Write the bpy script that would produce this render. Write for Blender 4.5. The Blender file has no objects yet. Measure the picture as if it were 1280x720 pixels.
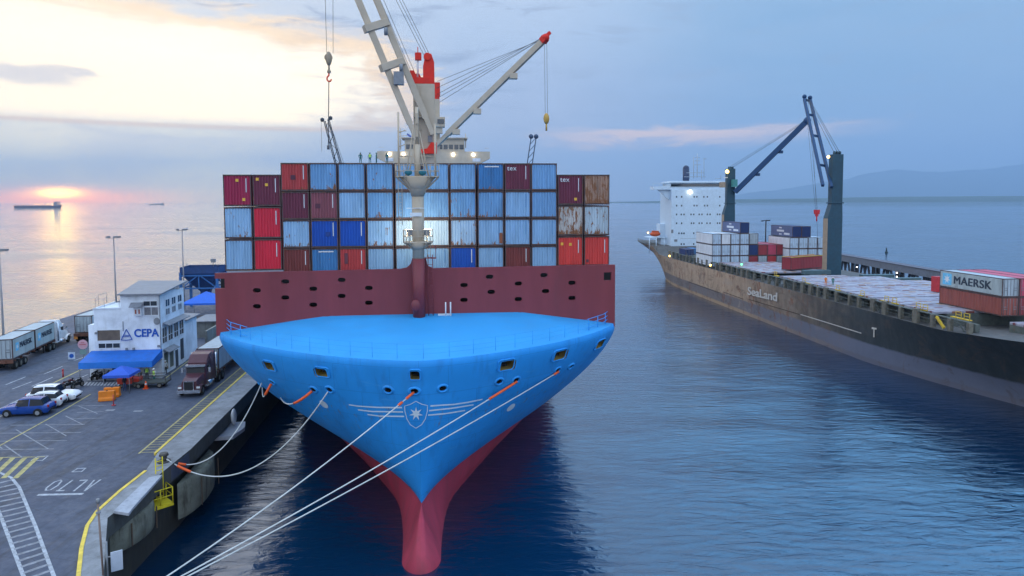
import bpy, bmesh, math, random
import numpy as np
from mathutils import Vector, Matrix
from mathutils.bvhtree import BVHTree
R = math.radians
random.seed(7)
SC = bpy.context.scene
COL = SC.collection

# ------------------------------------------------------------------ camera
F = 860.0                     # focal length in photo pixels (1280 wide)
H = 26.5                      # drone height above the water
PITCH = 3.5
HOR = 251.0
Y0 = HOR + F * math.tan(R(PITCH))
cam_d = bpy.data.cameras.new('camera')
cam = bpy.data.objects.new('camera', cam_d)
COL.objects.link(cam)
CAM_M = Matrix.Translation((0, 0, H)) @ Matrix.Rotation(R(90 - PITCH), 4, 'X') @ Matrix.Rotation(R(-0.22), 4, 'Z')
cam.matrix_world = CAM_M
cam_d.sensor_width = 36
cam_d.lens = F / 1280 * 36
cam_d.shift_y = (Y0 - 360) / 1280
cam_d.clip_start = 0.5
cam_d.clip_end = 200000
SC.camera = cam
CAM_R = CAM_M.to_3x3()

def ray(px, py):
    return (CAM_R @ Vector(((px - 640) / F, (Y0 - py) / F, -1)))

def G(px, py, z=0.0):                       # a photo pixel to the point of a level plane
    d = ray(px, py)
    t = (z - H) / d.z
    return Vector((0, 0, H)) + d * t

def D(px, py, y):                           # a photo pixel to the point at a distance
    d = ray(px, py)
    return Vector((0, 0, H)) + d * (y / d.y)

# ------------------------------------------------------------------ exposure
SC.view_settings.view_transform = 'Standard'
SC.view_settings.look = 'None'
SC.view_settings.exposure = 0.36
SC.view_settings.gamma = 1.0
SC.view_settings.use_curve_mapping = False
SC.render.engine = 'CYCLES'
SC.cycles.max_bounces = 6
SC.cycles.diffuse_bounces = 3
SC.cycles.glossy_bounces = 3
SC.cycles.transparent_max_bounces = 6
SC.cycles.sample_clamp_indirect = 4.0
SC.cycles.caustics_reflective = False
SC.cycles.caustics_refractive = False

# ------------------------------------------------------------------ node helper
class NT:
    def __init__(s, tree):
        s.t = tree; s.n = tree.nodes; s.l = tree.links
    def new(s, typ, **kw):
        n = s.n.new(typ)
        for k, v in kw.items(): setattr(n, k, v)
        return n
    def put(s, sock, v):
        if isinstance(v, bpy.types.NodeSocket): s.l.new(v, sock)
        elif v is not None:
            if hasattr(sock.default_value, '__len__') and not hasattr(v, '__len__'): v = (v,) * len(sock.default_value)
            if hasattr(v, '__len__') and len(v) == 3 and len(sock.default_value) == 4: v = (*v, 1)
            sock.default_value = v
    def m(s, op, a, b=None, c=None, clamp=False):
        n = s.new('ShaderNodeMath', operation=op, use_clamp=clamp)
        s.put(n.inputs[0], a); s.put(n.inputs[1], b) if b is not None else None
        if c is not None: s.put(n.inputs[2], c)
        return n.outputs[0]
    def mr(s, v, a, b, c=0.0, d=1.0, typ='SMOOTHSTEP'):
        n = s.new('ShaderNodeMapRange', interpolation_type=typ)
        for i, x in enumerate((v, a, b, c, d)): s.put(n.inputs[i], x)
        return n.outputs[0]
    def mix(s, f, a, b, blend='MIX'):
        n = s.new('ShaderNodeMix', data_type='RGBA', blend_type=blend)
        s.put(n.inputs[0], f); s.put(n.inputs[6], a); s.put(n.inputs[7], b)
        return n.outputs[2]
    def ramp(s, f, stops):
        n = s.new('ShaderNodeValToRGB')
        e = n.color_ramp.elements
        while len(e) < len(stops): e.new(0.5)
        for i, (p, c) in enumerate(stops):
            e[i].position = p; e[i].color = (*c, 1) if len(c) == 3 else c
        s.put(n.inputs[0], f)
        return n.outputs[0]
    def noise(s, vec, scale, detail=3, rough=0.55, dist=0.0, typ='FBM'):
        n = s.new('ShaderNodeTexNoise', noise_dimensions='3D')
        s.put(n.inputs['Vector'], vec); n.inputs['Scale'].default_value = scale
        n.inputs['Detail'].default_value = detail; n.inputs['Roughness'].default_value = rough
        n.inputs['Distortion'].default_value = dist
        return n.outputs[0]
    def mapping(s, vec, loc=(0, 0, 0), rot=(0, 0, 0), scale=(1, 1, 1)):
        n = s.new('ShaderNodeMapping')
        s.put(n.inputs[0], vec); n.inputs[1].default_value = loc; n.inputs[2].default_value = rot; n.inputs[3].default_value = scale
        return n.outputs[0]
    def bump(s, h, strength=0.3, dist=0.1, normal=None):
        n = s.new('ShaderNodeBump')
        n.inputs['Strength'].default_value = strength; n.inputs['Distance'].default_value = dist
        s.put(n.inputs['Height'], h)
        if normal is not None: s.put(n.inputs['Normal'], normal)
        return n.outputs[0]

# ------------------------------------------------------------------ sky and sun
SUN_AZ, SUN_EL = -33.3, 2.0     # degrees; azimuth from the view direction, + to the right
W = bpy.data.worlds.new('World'); SC.world = W; W.use_nodes = True
nt = NT(W.node_tree); nt.n.clear()
tc = nt.new('ShaderNodeTexCoord').outputs['Generated']
sx = nt.new('ShaderNodeSeparateXYZ'); nt.put(sx.inputs[0], tc)
vx, vy, vz = sx.outputs
deg = 180 / math.pi
az = nt.m('MULTIPLY', nt.m('ARCTAN2', vx, vy), deg)
el = nt.m('MULTIPLY', nt.m('ARCSINE', vz), deg)
e01 = nt.m('DIVIDE', nt.m('MAXIMUM', el, 0.0), 90.0, clamp=True)
left = nt.ramp(e01, [(0.0, (3.4, 2.6, .9)), (.03, (2.5, 2.1, .90)), (.075, (1.22, 1.12, .84)), (.13, (.84, .80, .71)), (.19, (.62, .69, .77)), (.27, (2.7, 2.55, 2.4)), (.5, (1.3, 1.6, 2.1)), (1, (.62, .82, 1.1))])
midc = nt.ramp(e01, [(0.0, (.85, .85, .90)), (.05, (.60, .62, .70)), (.10, (.44, .51, .66)), (.14, (.48, .58, .73)), (.19, (.55, .65, .79)), (.27, (.70, 1.45, 2.5)), (.5, (.8, 1.45, 2.6)), (1, (.62, .82, 1.1))])  # stops above the view raised in all three ramps to brighten the water's reflections
right = nt.ramp(e01, [(0.0, (.30, .43, .61)), (.04, (.27, .41, .61)), (.09, (.25, .41, .61)), (.18, (.26, .43, .63)), (.25, (.55, 1.75, 3.3)), (.5, (.6, 1.55, 2.8)), (1, (.62, .82, 1.1))])
c = nt.mix(nt.mr(az, -30, 0), left, midc)
c = nt.mix(nt.mr(az, 0, 22), c, right)
# slow cloud mottling, stretched along the horizon
cv = nt.new('ShaderNodeCombineXYZ')
nt.put(cv.inputs[0], nt.m('MULTIPLY', az, .05)); nt.put(cv.inputs[1], nt.m('MULTIPLY', el, .22)); cv.inputs[2].default_value = 3.3
n1 = nt.noise(cv.outputs[0], 1.6, 5, .55, .6)
n2 = nt.noise(cv.outputs[0], 4.0, 5, .6, .8)
soft = nt.mr(n1, .35, .68, 0, 1)
c = nt.mix(nt.m('MULTIPLY', soft, nt.mr(az, 30, -10, .10, .42)), c, nt.mix(nt.mr(az, -25, 10), (.80, .82, .83), (.50, .60, .76)))
dark = nt.mr(n2, .52, .68)
c = nt.mix(nt.m('MULTIPLY', dark, nt.m('MULTIPLY', nt.mr(el, 3, 9), nt.mr(az, 24, -10, .2, .75))), c, (.33, .385, .50))
# the bright gap in the clouds over the sun
eln = nt.m('ADD', el, nt.m('MULTIPLY', nt.m('SUBTRACT', n1, .5), 5.0))
azn = nt.m('ADD', az, nt.m('MULTIPLY', nt.m('SUBTRACT', n2, .5), 16.0))
tilt = nt.m('ADD', eln, nt.m('MULTIPLY', nt.m('ADD', az, 33), .06))
band = nt.m('MULTIPLY', nt.mr(el, 5.2, 6.6), nt.mr(tilt, 16.0, 10.5))
glow = nt.m('MULTIPLY', band, nt.mr(azn, -4, -20))
c = nt.mix(nt.m('MULTIPLY', nt.m('MULTIPLY', glow, nt.mr(glow, .0, .35)), .95), c, (2.7, 2.1, 1.1))
edge = nt.m('MULTIPLY', nt.m('MULTIPLY', nt.mr(glow, .02, .22), nt.mr(glow, .55, .25)), .8)
c = nt.mix(edge, c, (1.4, .92, .36))
halo = nt.m('MULTIPLY', nt.mr(el, 20, 9), nt.m('MULTIPLY', nt.mr(el, 5.0, 9), nt.mr(azn, -6, -40)))
c = nt.mix(nt.m('MULTIPLY', halo, .62), c, (1.3, 1.14, .84))
# dark bank low in the bright gap at the far left
bank = nt.m('MULTIPLY', nt.mr(nt.m('ABSOLUTE', nt.m('SUBTRACT', nt.m('ADD', el, nt.m('MULTIPLY', nt.m('SUBTRACT', n2, .5), 1.6)), 8.6)), .9, .25), nt.mr(azn, -30.5, -34))
c = nt.mix(nt.m('MULTIPLY', bank, .6), c, (.62, .60, .60))
# cream streaks of cloud low over the right-hand ship
st = nt.m('MULTIPLY', nt.mr(nt.m('ABSOLUTE', nt.m('SUBTRACT', nt.m('ADD', el, nt.m('MULTIPLY', nt.m('SUBTRACT', n2, .5), 2.4)), 5.2)), 1.0, .15), nt.m('MULTIPLY', nt.mr(azn, 0, 9), nt.mr(azn, 30, 14)))
c = nt.mix(nt.m('MULTIPLY', st, .95), c, (1.35, .88, .55))
# the red sun in the haze on the horizon
def blob(a0, e0, ra, re):
    a = nt.m('DIVIDE', nt.m('SUBTRACT', az, a0), ra); e = nt.m('DIVIDE', nt.m('SUBTRACT', el, e0), re)
    d2 = nt.m('ADD', nt.m('MULTIPLY', a, a), nt.m('MULTIPLY', e, e))
    return nt.m('EXPONENT', nt.m('MULTIPLY', d2, -1.0))
elw = nt.m('ADD', el, nt.m('MULTIPLY', nt.m('SUBTRACT', n2, .5), .9))
c = nt.mix(nt.m('MULTIPLY', blob(-33.5, .25, 6.0, .70), .95), c, (8.5, 2.3, .1))
c = nt.mix(nt.m('MULTIPLY', blob(SUN_AZ, .62, 1.7, .42), 1.0), c, (16.0, 5.6, .1))
c = nt.mix(nt.m('MULTIPLY', blob(SUN_AZ, .66, .95, .26), 1.0), c, (30, 19, 2))
# the rest of the sky dome, high and behind the camera: unseen, made brighter to light the bow and quay
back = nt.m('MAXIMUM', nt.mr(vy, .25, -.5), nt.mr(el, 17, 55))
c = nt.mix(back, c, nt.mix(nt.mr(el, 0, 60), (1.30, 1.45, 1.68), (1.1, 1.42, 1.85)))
sky = nt.new('ShaderNodeTexSky', sky_type='NISHITA')
sky.sun_disc = False; sky.sun_elevation = R(SUN_EL); sky.sun_rotation = R(SUN_AZ)
bg1 = nt.new('ShaderNodeBackground'); nt.put(bg1.inputs[0], sky.outputs[0]); bg1.inputs[1].default_value = 0.10
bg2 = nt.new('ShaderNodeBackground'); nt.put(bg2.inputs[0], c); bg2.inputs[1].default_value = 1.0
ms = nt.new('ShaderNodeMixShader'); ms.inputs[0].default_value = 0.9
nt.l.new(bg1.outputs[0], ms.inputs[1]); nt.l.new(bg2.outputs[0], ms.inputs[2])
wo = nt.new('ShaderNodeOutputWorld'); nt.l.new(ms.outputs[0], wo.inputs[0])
sun_d = bpy.data.lights.new('sun', 'SUN'); sun_d.energy = 0.14; sun_d.angle = R(30.0); sun_d.color = (1.0, .72, .45)
sun = bpy.data.objects.new('sun', sun_d); COL.objects.link(sun)
sd = Vector((math.sin(R(SUN_AZ)) * math.cos(R(4)), math.cos(R(SUN_AZ)) * math.cos(R(4)), math.sin(R(4))))
sun.rotation_euler = sd.to_track_quat('Z', 'Y').to_euler()

# ------------------------------------------------------------------ materials
MATS = {}
def mat(name, color, rough=0.6, metal=0.0, var=0.12, scale=1.5, rust=0.0, rust_col=(.16, .07, .035), emit=0.0, bump=0.0, low=0.0, streak=False, spec=0.32, dirt=0.0, rough_var=0.1):
    """painted / weathered surface: tone variation, rust patches, dirt, small bumps"""
    if name in MATS: return MATS[name]
    m = bpy.data.materials.new(name); m.use_nodes = True
    MATS[name] = m
    t = NT(m.node_tree); b = t.n['Principled BSDF']
    b.inputs['Roughness'].default_value = rough; b.inputs['Metallic'].default_value = metal
    b.inputs['Specular IOR Level'].default_value = spec
    if emit:
        t.put(b.inputs['Base Color'], color)
        t.put(b.inputs['Emission Color'], color); b.inputs['Emission Strength'].default_value = emit
        return m
    co = t.new('ShaderNodeTexCoord').outputs['Object']
    oi = t.new('ShaderNodeObjectInfo').outputs['Random']
    off = t.new('ShaderNodeCombineXYZ')
    for i, k in enumerate((37.0, 91.0, 53.0)): t.put(off.inputs[i], t.m('MULTIPLY', oi, k))
    va = t.new('ShaderNodeVectorMath', operation='ADD'); t.put(va.inputs[0], co); t.put(va.inputs[1], off.outputs[0])
    v = va.outputs[0]
    vs = t.mapping(v, scale=(1, 1, .18)) if streak else v
    n = t.noise(vs, scale, 4, .6)
    dk = tuple(x * (1 - var * 1.6) for x in color); lt = tuple(min(1, x * (1 + var)) for x in color)
    c = t.mix(t.mr(n, .25, .75, typ='LINEAR'), dk, lt)
    if dirt:
        nd = t.noise(t.mapping(v, scale=(1, 1, .25)), scale * .8, 5, .65, .3)
        c = t.mix(t.m('MULTIPLY', t.mr(nd, .5, .72), dirt), c, tuple(x * .45 + .02 for x in color))
    if rust:
        nr = t.noise(t.mapping(v, scale=(1.3, 1.3, .45)), 2.2, 6, .72, .4)
        if low:
            sz = t.new('ShaderNodeSeparateXYZ'); t.put(sz.inputs[0], co)
            nr = t.m('ADD', nr, t.m('MULTIPLY', t.mr(sz.outputs[2], .75, .15), low))
        f = t.mr(nr, .74 - rust * .34, .80 - rust * .34)
        nr2 = t.noise(v, 9.0, 3, .6)
        c = t.mix(f, c, t.mix(nr2, rust_col, tuple(x * 1.9 for x in rust_col)))
    t.put(b.inputs['Base Color'], c)
    if rough_var: t.put(b.inputs['Roughness'], t.mr(n, .2, .8, max(0, rough - rough_var), min(1, rough + rough_var), 'LINEAR'))
    if bump: t.put(b.inputs['Normal'], t.bump(t.noise(v, scale * 6, 4, .6), bump, .03))
    return m

# ------------------------------------------------------------------ mesh builder
class MB:
    def __init__(s): s.v = []; s.f = []; s.mi = []; s.sm = []
    def add(s, vs, fs, mi=0, smooth=False):
        o = len(s.v); s.v += [tuple(p) for p in vs]
        for f in fs: s.f.append([o + i for i in f]); s.mi.append(mi); s.sm.append(smooth)
        return s
    def box(s, c, d, mi=0, rz=0.0, M=None, taper=1.0):
        x, y, z = d[0] / 2, d[1] / 2, d[2] / 2
        P = [Vector((a * x * (taper if k > 0 else 1), b * y * (taper if k > 0 else 1), k * z)) for k in (-1, 1) for a, b in ((-1, -1), (1, -1), (1, 1), (-1, 1))]
        T = Matrix.Translation(c) @ Matrix.Rotation(rz, 4, 'Z')
        if M is not None: T = Matrix.Translation(c) @ M.to_4x4()
        P = [T @ p for p in P]
        return s.add(P, [(3, 2, 1, 0), (4, 5, 6, 7), (0, 1, 5, 4), (1, 2, 6, 5), (2, 3, 7, 6), (3, 0, 4, 7)], mi)
    def bar(s, a, b, w, h=None, mi=0):
        a = Vector(a); b = Vector(b); d = b - a
        M = d.to_track_quat('Z', 'X').to_matrix()
        if abs(d.normalized().z) < .98:
            z = d.normalized(); x = Vector((0, 0, 1)).cross(z).normalized(); y = z.cross(x)
            M = Matrix((x, y, z)).transposed()
        return s.box((a + b) / 2, (w, h or w, d.length), mi, M=M)
    def tube(s, pts, r, n=8, mi=0, cap=True, r2=None, smooth=True):
        pts = [Vector(p) for p in pts]; o = len(s.v); k = len(pts)
        prev = None
        for i, p in enumerate(pts):
            d = (pts[min(i + 1, k - 1)] - pts[max(i - 1, 0)])
            d = d.normalized() if d.length > 1e-9 else Vector((0, 0, 1))
            if prev is None:
                x = d.orthogonal().normalized()
            else:
                x = prev - d * prev.dot(d)
                x = x.normalized() if x.length > 1e-6 else d.orthogonal().normalized()
            prev = x; y = d.cross(x)
            rr = r if r2 is None else r + (r2 - r) * i / max(1, k - 1)
            for j in range(n):
                a = 2 * math.pi * j / n
                s.v.append(tuple(p + x * (math.cos(a) * rr) + y * (math.sin(a) * rr)))
        for i in range(k - 1):
            for j in range(n):
                s.f.append([o + i * n + j, o + i * n + (j + 1) % n, o + (i + 1) * n + (j + 1) % n, o + (i + 1) * n + j]); s.mi.append(mi); s.sm.append(smooth)
        if cap:
            s.f.append([o + j for j in reversed(range(n))]); s.mi.append(mi); s.sm.append(False)
            s.f.append([o + (k - 1) * n + j for j in range(n)]); s.mi.append(mi); s.sm.append(False)
        return s
    def cyl(s, c, r, h, n=16, mi=0, axis='Z', r2=None):
        c = Vector(c); a = {'X': Vector((1, 0, 0)), 'Y': Vector((0, 1, 0)), 'Z': Vector((0, 0, 1))}[axis]
        return s.tube([c - a * h / 2, c + a * h / 2], r, n, mi, True, r2)
    def prism(s, poly, z0, z1, mi=0):
        n = len(poly)
        vs = [(p[0], p[1], z0) for p in poly] + [(p[0], p[1], z1) for p in poly]
        fs = [tuple(reversed(range(n))), tuple(range(n, 2 * n))] + [(i, (i + 1) % n, n + (i + 1) % n, n + i) for i in range(n)]
        return s.add(vs, fs, mi)
    def extr(s, poly, vec, mi=0):
        n = len(poly); vec = Vector(vec)
        vs = [Vector(p) for p in poly] + [Vector(p) + vec for p in poly]
        fs = [tuple(reversed(range(n))), tuple(range(n, 2 * n))] + [(i, (i + 1) % n, n + (i + 1) % n, n + i) for i in range(n)]
        return s.add(vs, fs, mi)
    def grid(s, rows, mi=0, smooth=True):
        n = len(rows[0]); vs = [p for r in rows for p in r]
        fs = [(i * n + j, i * n + j + 1, (i + 1) * n + j + 1, (i + 1) * n + j) for i in range(len(rows) - 1) for j in range(n - 1)]
        return s.add(vs, fs, mi, smooth)
    def ball(s, c, r, n=10, m=7, mi=0, sc=(1, 1, 1)):
        rows = []
        for i in range(m + 1):
            t = math.pi * i / m
            rows.append([(c[0] + sc[0] * r * math.sin(t) * math.cos(2 * math.pi * j / n), c[1] + sc[1] * r * math.sin(t) * math.sin(2 * math.pi * j / n), c[2] - sc[2] * r * math.cos(t)) for j in range(n + 1)])
        return s.grid(rows, mi)
    def mesh(s, name):
        me = bpy.data.meshes.new(name)
        me.from_pydata(s.v, [], s.f)
        me.polygons.foreach_set('material_index', s.mi)
        me.polygons.foreach_set('use_smooth', s.sm)
        me.validate(); me.update()
        return me
    def build(s, name, mats, parent=None, bevel=0.0, fixn=True):
        me = s.mesh(name)
        if fixn or bevel:
            bm = bmesh.new(); bm.from_mesh(me)
            if fixn: bmesh.ops.recalc_face_normals(bm, faces=bm.faces)
            bm.to_mesh(me); bm.free()
        return link(name, me, mats, parent, bevel)

def link(name, me, mats, parent=None, bevel=0.0):
    o = bpy.data.objects.new(name, me); COL.objects.link(o)
    if mats is not None:
        for m in (mats if isinstance(mats, (list, tuple)) else [mats]):
            if len(me.materials) < len(mats if isinstance(mats, (list, tuple)) else [mats]): me.materials.append(m)
    if parent is not None: o.parent = parent
    if bevel:
        b = o.modifiers.new('bevel', 'BEVEL'); b.width = bevel; b.segments = 2; b.limit_method = 'ANGLE'
    return o

def tag(o, label=None, cat=None, group=None, kind=None):
    if label: o['label'] = label
    if cat: o['category'] = cat
    if group: o['group'] = group
    if kind: o['kind'] = kind
    return o

def thing(name, label, cat, loc=(0, 0, 0), rotz=0.0, group=None):
    o = bpy.data.objects.new(name, None); COL.objects.link(o)
    o.empty_display_size = .5
    o.location = loc; o.rotation_euler = (0, 0, rotz)
    return tag(o, label, cat, group)

def children(o): return [c for c in bpy.data.objects if c.parent == o]
def dup(root, loc, rotz=None, label=None, group=None):
    def cp(o, par):
        c = o.copy(); COL.objects.link(c)
        if par is not None: c.parent = par
        for k in children(o): cp(k, c)
        return c
    r = cp(root, None); r.location = loc
    if rotz is not None: r.rotation_euler = (0, 0, rotz)
    if label: r['label'] = label
    if group: r['group'] = group
    return r

def world(o): return Matrix.Translation(o.location) @ o.rotation_euler.to_matrix().to_4x4()

def text_mesh(txt, size, name, extrude=0.01, bold=0.0, align='CENTER', shear=0.0, spacing=1.0):
    cu = bpy.data.curves.new(name, 'FONT'); cu.body = txt; cu.size = size; cu.extrude = extrude; cu.offset = bold
    cu.align_x = align; cu.align_y = 'CENTER'; cu.shear = shear; cu.space_character = spacing
    ob = bpy.data.objects.new(name, cu); COL.objects.link(ob)
    dg = bpy.context.evaluated_depsgraph_get(); dg.update()
    me = bpy.data.meshes.new_from_object(ob.evaluated_get(dg))
    bpy.data.objects.remove(ob); bpy.data.curves.remove(cu)
    me.name = name; me.materials.clear()
    return me

def xform(me, M): me.transform(M); return me
# local frames for lettering: letters run along `right`, stand along `up`
def frame(o, right, up):
    r = Vector(right).normalized(); u = Vector(up).normalized(); n = r.cross(u)
    M = Matrix((r, u, n)).transposed().to_4x4(); M.translation = Vector(o)
    return M

def bolden(me, d, n=2):
    """thicken lettering: copies shifted sideways, each a hair prouder"""
    bm = bmesh.new()
    for k in range(-n, n + 1):
        q = me.copy()
        q.transform(Matrix.Translation((d * k / n, (d * .35 * k / n) * (-1) ** k, .003 * (k + n))))
        bm.from_mesh(q); bpy.data.meshes.remove(q)
    bm.to_mesh(me); bm.free(); return me

def pchip(xs, ys):
    xs = np.array(xs, float); ys = np.array(ys, float)
    h = np.diff(xs); d = np.diff(ys) / h
    m = np.zeros(len(xs)); m[0] = d[0]; m[-1] = d[-1]
    for i in range(1, len(xs) - 1):
        if d[i - 1] * d[i] > 0:
            w1 = 2 * h[i] + h[i - 1]; w2 = h[i] + 2 * h[i - 1]
            m[i] = (w1 + w2) / (w1 / d[i - 1] + w2 / d[i])
    def f(x):
        if x <= xs[0]: return float(ys[0])
        if x >= xs[-1]: return float(ys[-1])
        i = int(np.searchsorted(xs, x) - 1); t = (x - xs[i]) / h[i]
        return float((2*t**3-3*t**2+1)*ys[i] + (t**3-2*t**2+t)*h[i]*m[i] + (-2*t**3+3*t**2)*ys[i+1] + (t**3-t**2)*h[i]*m[i+1])
    return f
# ================================================================== SETTING
TH = R(6.04)                                     # the berth's direction, turned left of the view
# ---- water
def water_mat():
    m = bpy.data.materials.new('sea_water'); m.use_nodes = True
    t = NT(m.node_tree); b = t.n['Principled BSDF']
    b.inputs['IOR'].default_value = 1.5; b.inputs['Specular IOR Level'].default_value = .95
    b.inputs['Roughness'].default_value = 0.035
    geo = t.new('ShaderNodeNewGeometry').outputs['Position']
    big = t.noise(t.mapping(geo, scale=(.9, 1.1, 1)), .02, 3, .5)
    t.put(b.inputs['Base Color'], t.mix(t.mr(big, .3, .7), (.0005, .014, .040), (.0009, .025, .070)))
    a = t.noise(t.mapping(geo, rot=(0, 0, .15), scale=(.45, 1.25, 1)), .95, 5, .58, .6)
    a2 = t.noise(t.mapping(geo, rot=(0, 0, -.3), scale=(.5, 1.0, 1)), .22, 2, .5, .3)
    a3 = t.noise(t.mapping(geo, rot=(0, 0, .1), scale=(.35, 1.0, 1)), .05, 2, .5, .2)
    calm = t.mr(t.noise(t.mapping(geo, scale=(.5, 1, 1)), .012, 3, .6, .5), .35, .65, .30, 1.2)
    hgt = t.m('ADD', t.m('MULTIPLY', a, .26), t.m('ADD', t.m('MULTIPLY', a2, .45), t.m('MULTIPLY', a3, .7)))
    t.put(b.inputs['Normal'], t.bump(t.m('MULTIPLY', hgt, calm), .52, 1.0))
    return m
wm = water_mat()
mb = MB()
xs = [-29000, -12000, -4000, -800, -200, 0, 200, 800, 4000, 12000, 29000]
ys = [-2500, -300, 0, 100, 300, 800, 2000, 6000, 14000, 29000]
mb.grid([[(x, y, 0) for x in xs] for y in ys], 0, False)
tag(mb.build('sea_water', wm), kind='structure')

# ---- far coast and mountains
def ridge(name, pts, y, depth, seed, m, jag):
    rnd = random.Random(seed)
    mb = MB(); n = 150
    xs = np.linspace(pts[0][0], pts[-1][0], n)
    f = pchip([p[0] for p in pts], [p[1] for p in pts])
    ph = [rnd.uniform(0, 6) for _ in range(8)]
    rows = [[], [], [], []]
    for i, px in enumerate(xs):
        hgt = f(px)
        wob = sum(math.sin(px * (.011 * 1.9 ** k) + ph[k]) / 1.6 ** k for k in range(8)) * jag
        X = (px - 640) / F * y
        z = max(0.0, hgt + wob * min(1, hgt / (jag * 4 + 1e-6)))
        rows[0].append((X * .97, y - depth * .5, -1)); rows[1].append((X * .985, y - depth * .25, z * (.45 + .1 * math.sin(px * .05 + ph[1])))); rows[2].append((X, y, z)); rows[3].append((X * 1.03, y + depth * .5, -1))
    mb.grid(rows, 0, True)
    return tag(mb.build(name, m), kind='structure')
forest = mat('coast_forest', (.035, .06, .04), .9, var=.3, scale=.004)
hillm = mat('hill_forest', (.03, .055, .05), .9, var=.3, scale=.0006)
ridge('coastline', [(740, 4), (800, 12), (900, 34), (1000, 42), (1300, 62), (1500, 70)], 8200, 1500, 3, forest, 3.0)
ridge('mountains', [(860, 0), (930, 260), (1000, 480), (1050, 700), (1085, 1020), (1130, 1180), (1170, 1120), (1220, 1250), (1270, 1420), (1330, 1500), (1420, 1600), (1600, 900)], 26500, 3500, 5, hillm, 60)
hz = bpy.data.materials.new('haze_air'); hz.use_nodes = True
t = NT(hz.node_tree); t.n.clear()
pv = t.new('ShaderNodeVolumePrincipled'); pv.inputs['Color'].default_value = (.42, .62, .89, 1); pv.inputs['Density'].default_value = 7.5e-5; pv.inputs['Anisotropy'].default_value = .2
om = t.new('ShaderNodeOutputMaterial'); t.l.new(pv.outputs[0], om.inputs['Volume'])
mb = MB(); mb.box((0, 13500, 900), (60000, 33000, 1810))
tag(mb.build('haze', hz), kind='stuff')

# ---- the pier: local x to the right (0 = berth edge), local y away from the camera
QZ = 6.0
E0 = Vector((-26.5, 54.7, 0))
PIER = Matrix.Translation(E0) @ Matrix.Rotation(TH, 4, 'Z')
PIER_I = PIER.inverted()
def Q(lx, ly, z=QZ): return PIER @ Vector((lx, ly, z))
def qg(px, py, z=QZ): return G(px, py, z)

def asphalt_mat():
    m = bpy.data.materials.new('asphalt'); m.use_nodes = True
    t = NT(m.node_tree); b = t.n['Principled BSDF']
    g = t.new('ShaderNodeNewGeometry').outputs['Position']
    n = t.noise(g, .12, 5, .6, .4); n2 = t.noise(g, 1.6, 4, .65); n3 = t.noise(g, 30, 2, .6)
    c = t.mix(t.mr(n, .3, .7), (.030, .042, .080), (.049, .066, .110))
    c = t.mix(t.m('MULTIPLY', t.mr(n2, .45, .75), .45), c, (.045, .05, .068))
    c = t.mix(t.m('MULTIPLY', n3, .25), c, (.12, .13, .15))
    # tyre-polished lanes and oil stains
    n4 = t.noise(t.mapping(g, rot=(0, 0, -.1), scale=(1.0, .07, 1)), .8, 3, .6)
    c = t.mix(t.m('MULTIPLY', t.mr(n4, .50, .66), .7), c, (.036, .040, .054))
    n5 = t.noise(g, .55, 4, .7, .6)
    c = t.mix(t.m('MULTIPLY', t.mr(n5, .66, .72), .7), c, (.024, .026, .034))
    c = t.mix(t.m('MULTIPLY', t.mr(n5, .32, .27), .5), c, (.115, .125, .15))
    ck = t.new('ShaderNodeTexVoronoi', feature='DISTANCE_TO_EDGE'); t.put(ck.inputs['Vector'], t.mapping(g, rot=(0, 0, .1), scale=(.12, .075, 1))); ck.inputs['Randomness'].default_value = .35
    c = t.mix(t.m('MULTIPLY', t.mr(ck.outputs['Distance'], .012, .004), .5), c, (.022, .024, .03))
    t.put(b.inputs['Base Color'], c)
    t.put(b.inputs['Roughness'], t.mr(n2, .3, .7, .55, .85, 'LINEAR'))
    t.put(b.inputs['Normal'], t.bump(n3, .25, .02))
    return m
def concrete_mat(name, col, stain=.5, sc=.6):
    m = bpy.data.materials.new(name); m.use_nodes = True
    t = NT(m.node_tree); b = t.n['Principled BSDF']
    g = t.new('ShaderNodeNewGeometry').outputs['Position']
    n = t.noise(g, sc, 5, .65, .3); v = t.noise(t.mapping(g, scale=(1.2, 1.2, .22)), 1.4, 5, .7, .4); f = t.noise(g, 14, 3, .6)
    c = t.mix(t.mr(n, .3, .7), tuple(x * .7 for x in col), tuple(x * 1.15 for x in col))
    c = t.mix(t.m('MULTIPLY', t.mr(v, .48, .7), stain), c, (.05, .045, .035))
    c = t.mix(t.m('MULTIPLY', t.mr(v, .30, .22), stain), c, (.14, .065, .03))
    c = t.mix(t.m('MULTIPLY', f, .2), c, tuple(x * .6 for x in col))
    t.put(b.inputs['Base Color'], c); b.inputs['Roughness'].default_value = .85
    t.put(b.inputs['Normal'], t.bump(t.m('ADD', n, f), .4, .04))
    return m
asph = asphalt_mat()
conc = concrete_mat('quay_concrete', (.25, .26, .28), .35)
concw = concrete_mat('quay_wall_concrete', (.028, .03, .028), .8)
concl = concrete_mat('fender_concrete', (.17, .18, .145), .95, .9)

# outline of the pier top (world), berth edge first, then the corner towards the camera
edge = [Q(0, 330, 0), Q(0, 60, 0), Q(0, 25, 0), Q(0, 0, 0), G(202, 593, QZ), G(160, 630, QZ), G(134, 650, QZ), G(131, 690, QZ), G(129, 722, QZ), G(127, 790, QZ), G(122, 900, QZ)]
edge = [Vector((p.x, p.y, 0)) for p in edge]
back_ = [Vector((-60, 5, 0)), Q(-46, -20, 0), Q(-46, 330, 0)]
outline = edge + back_
mb = MB()
mb.prism([(p.x, p.y) for p in outline], QZ - 1.1, QZ, 0)
tag(mb.build('pier_deck', asph), kind='structure')
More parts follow.
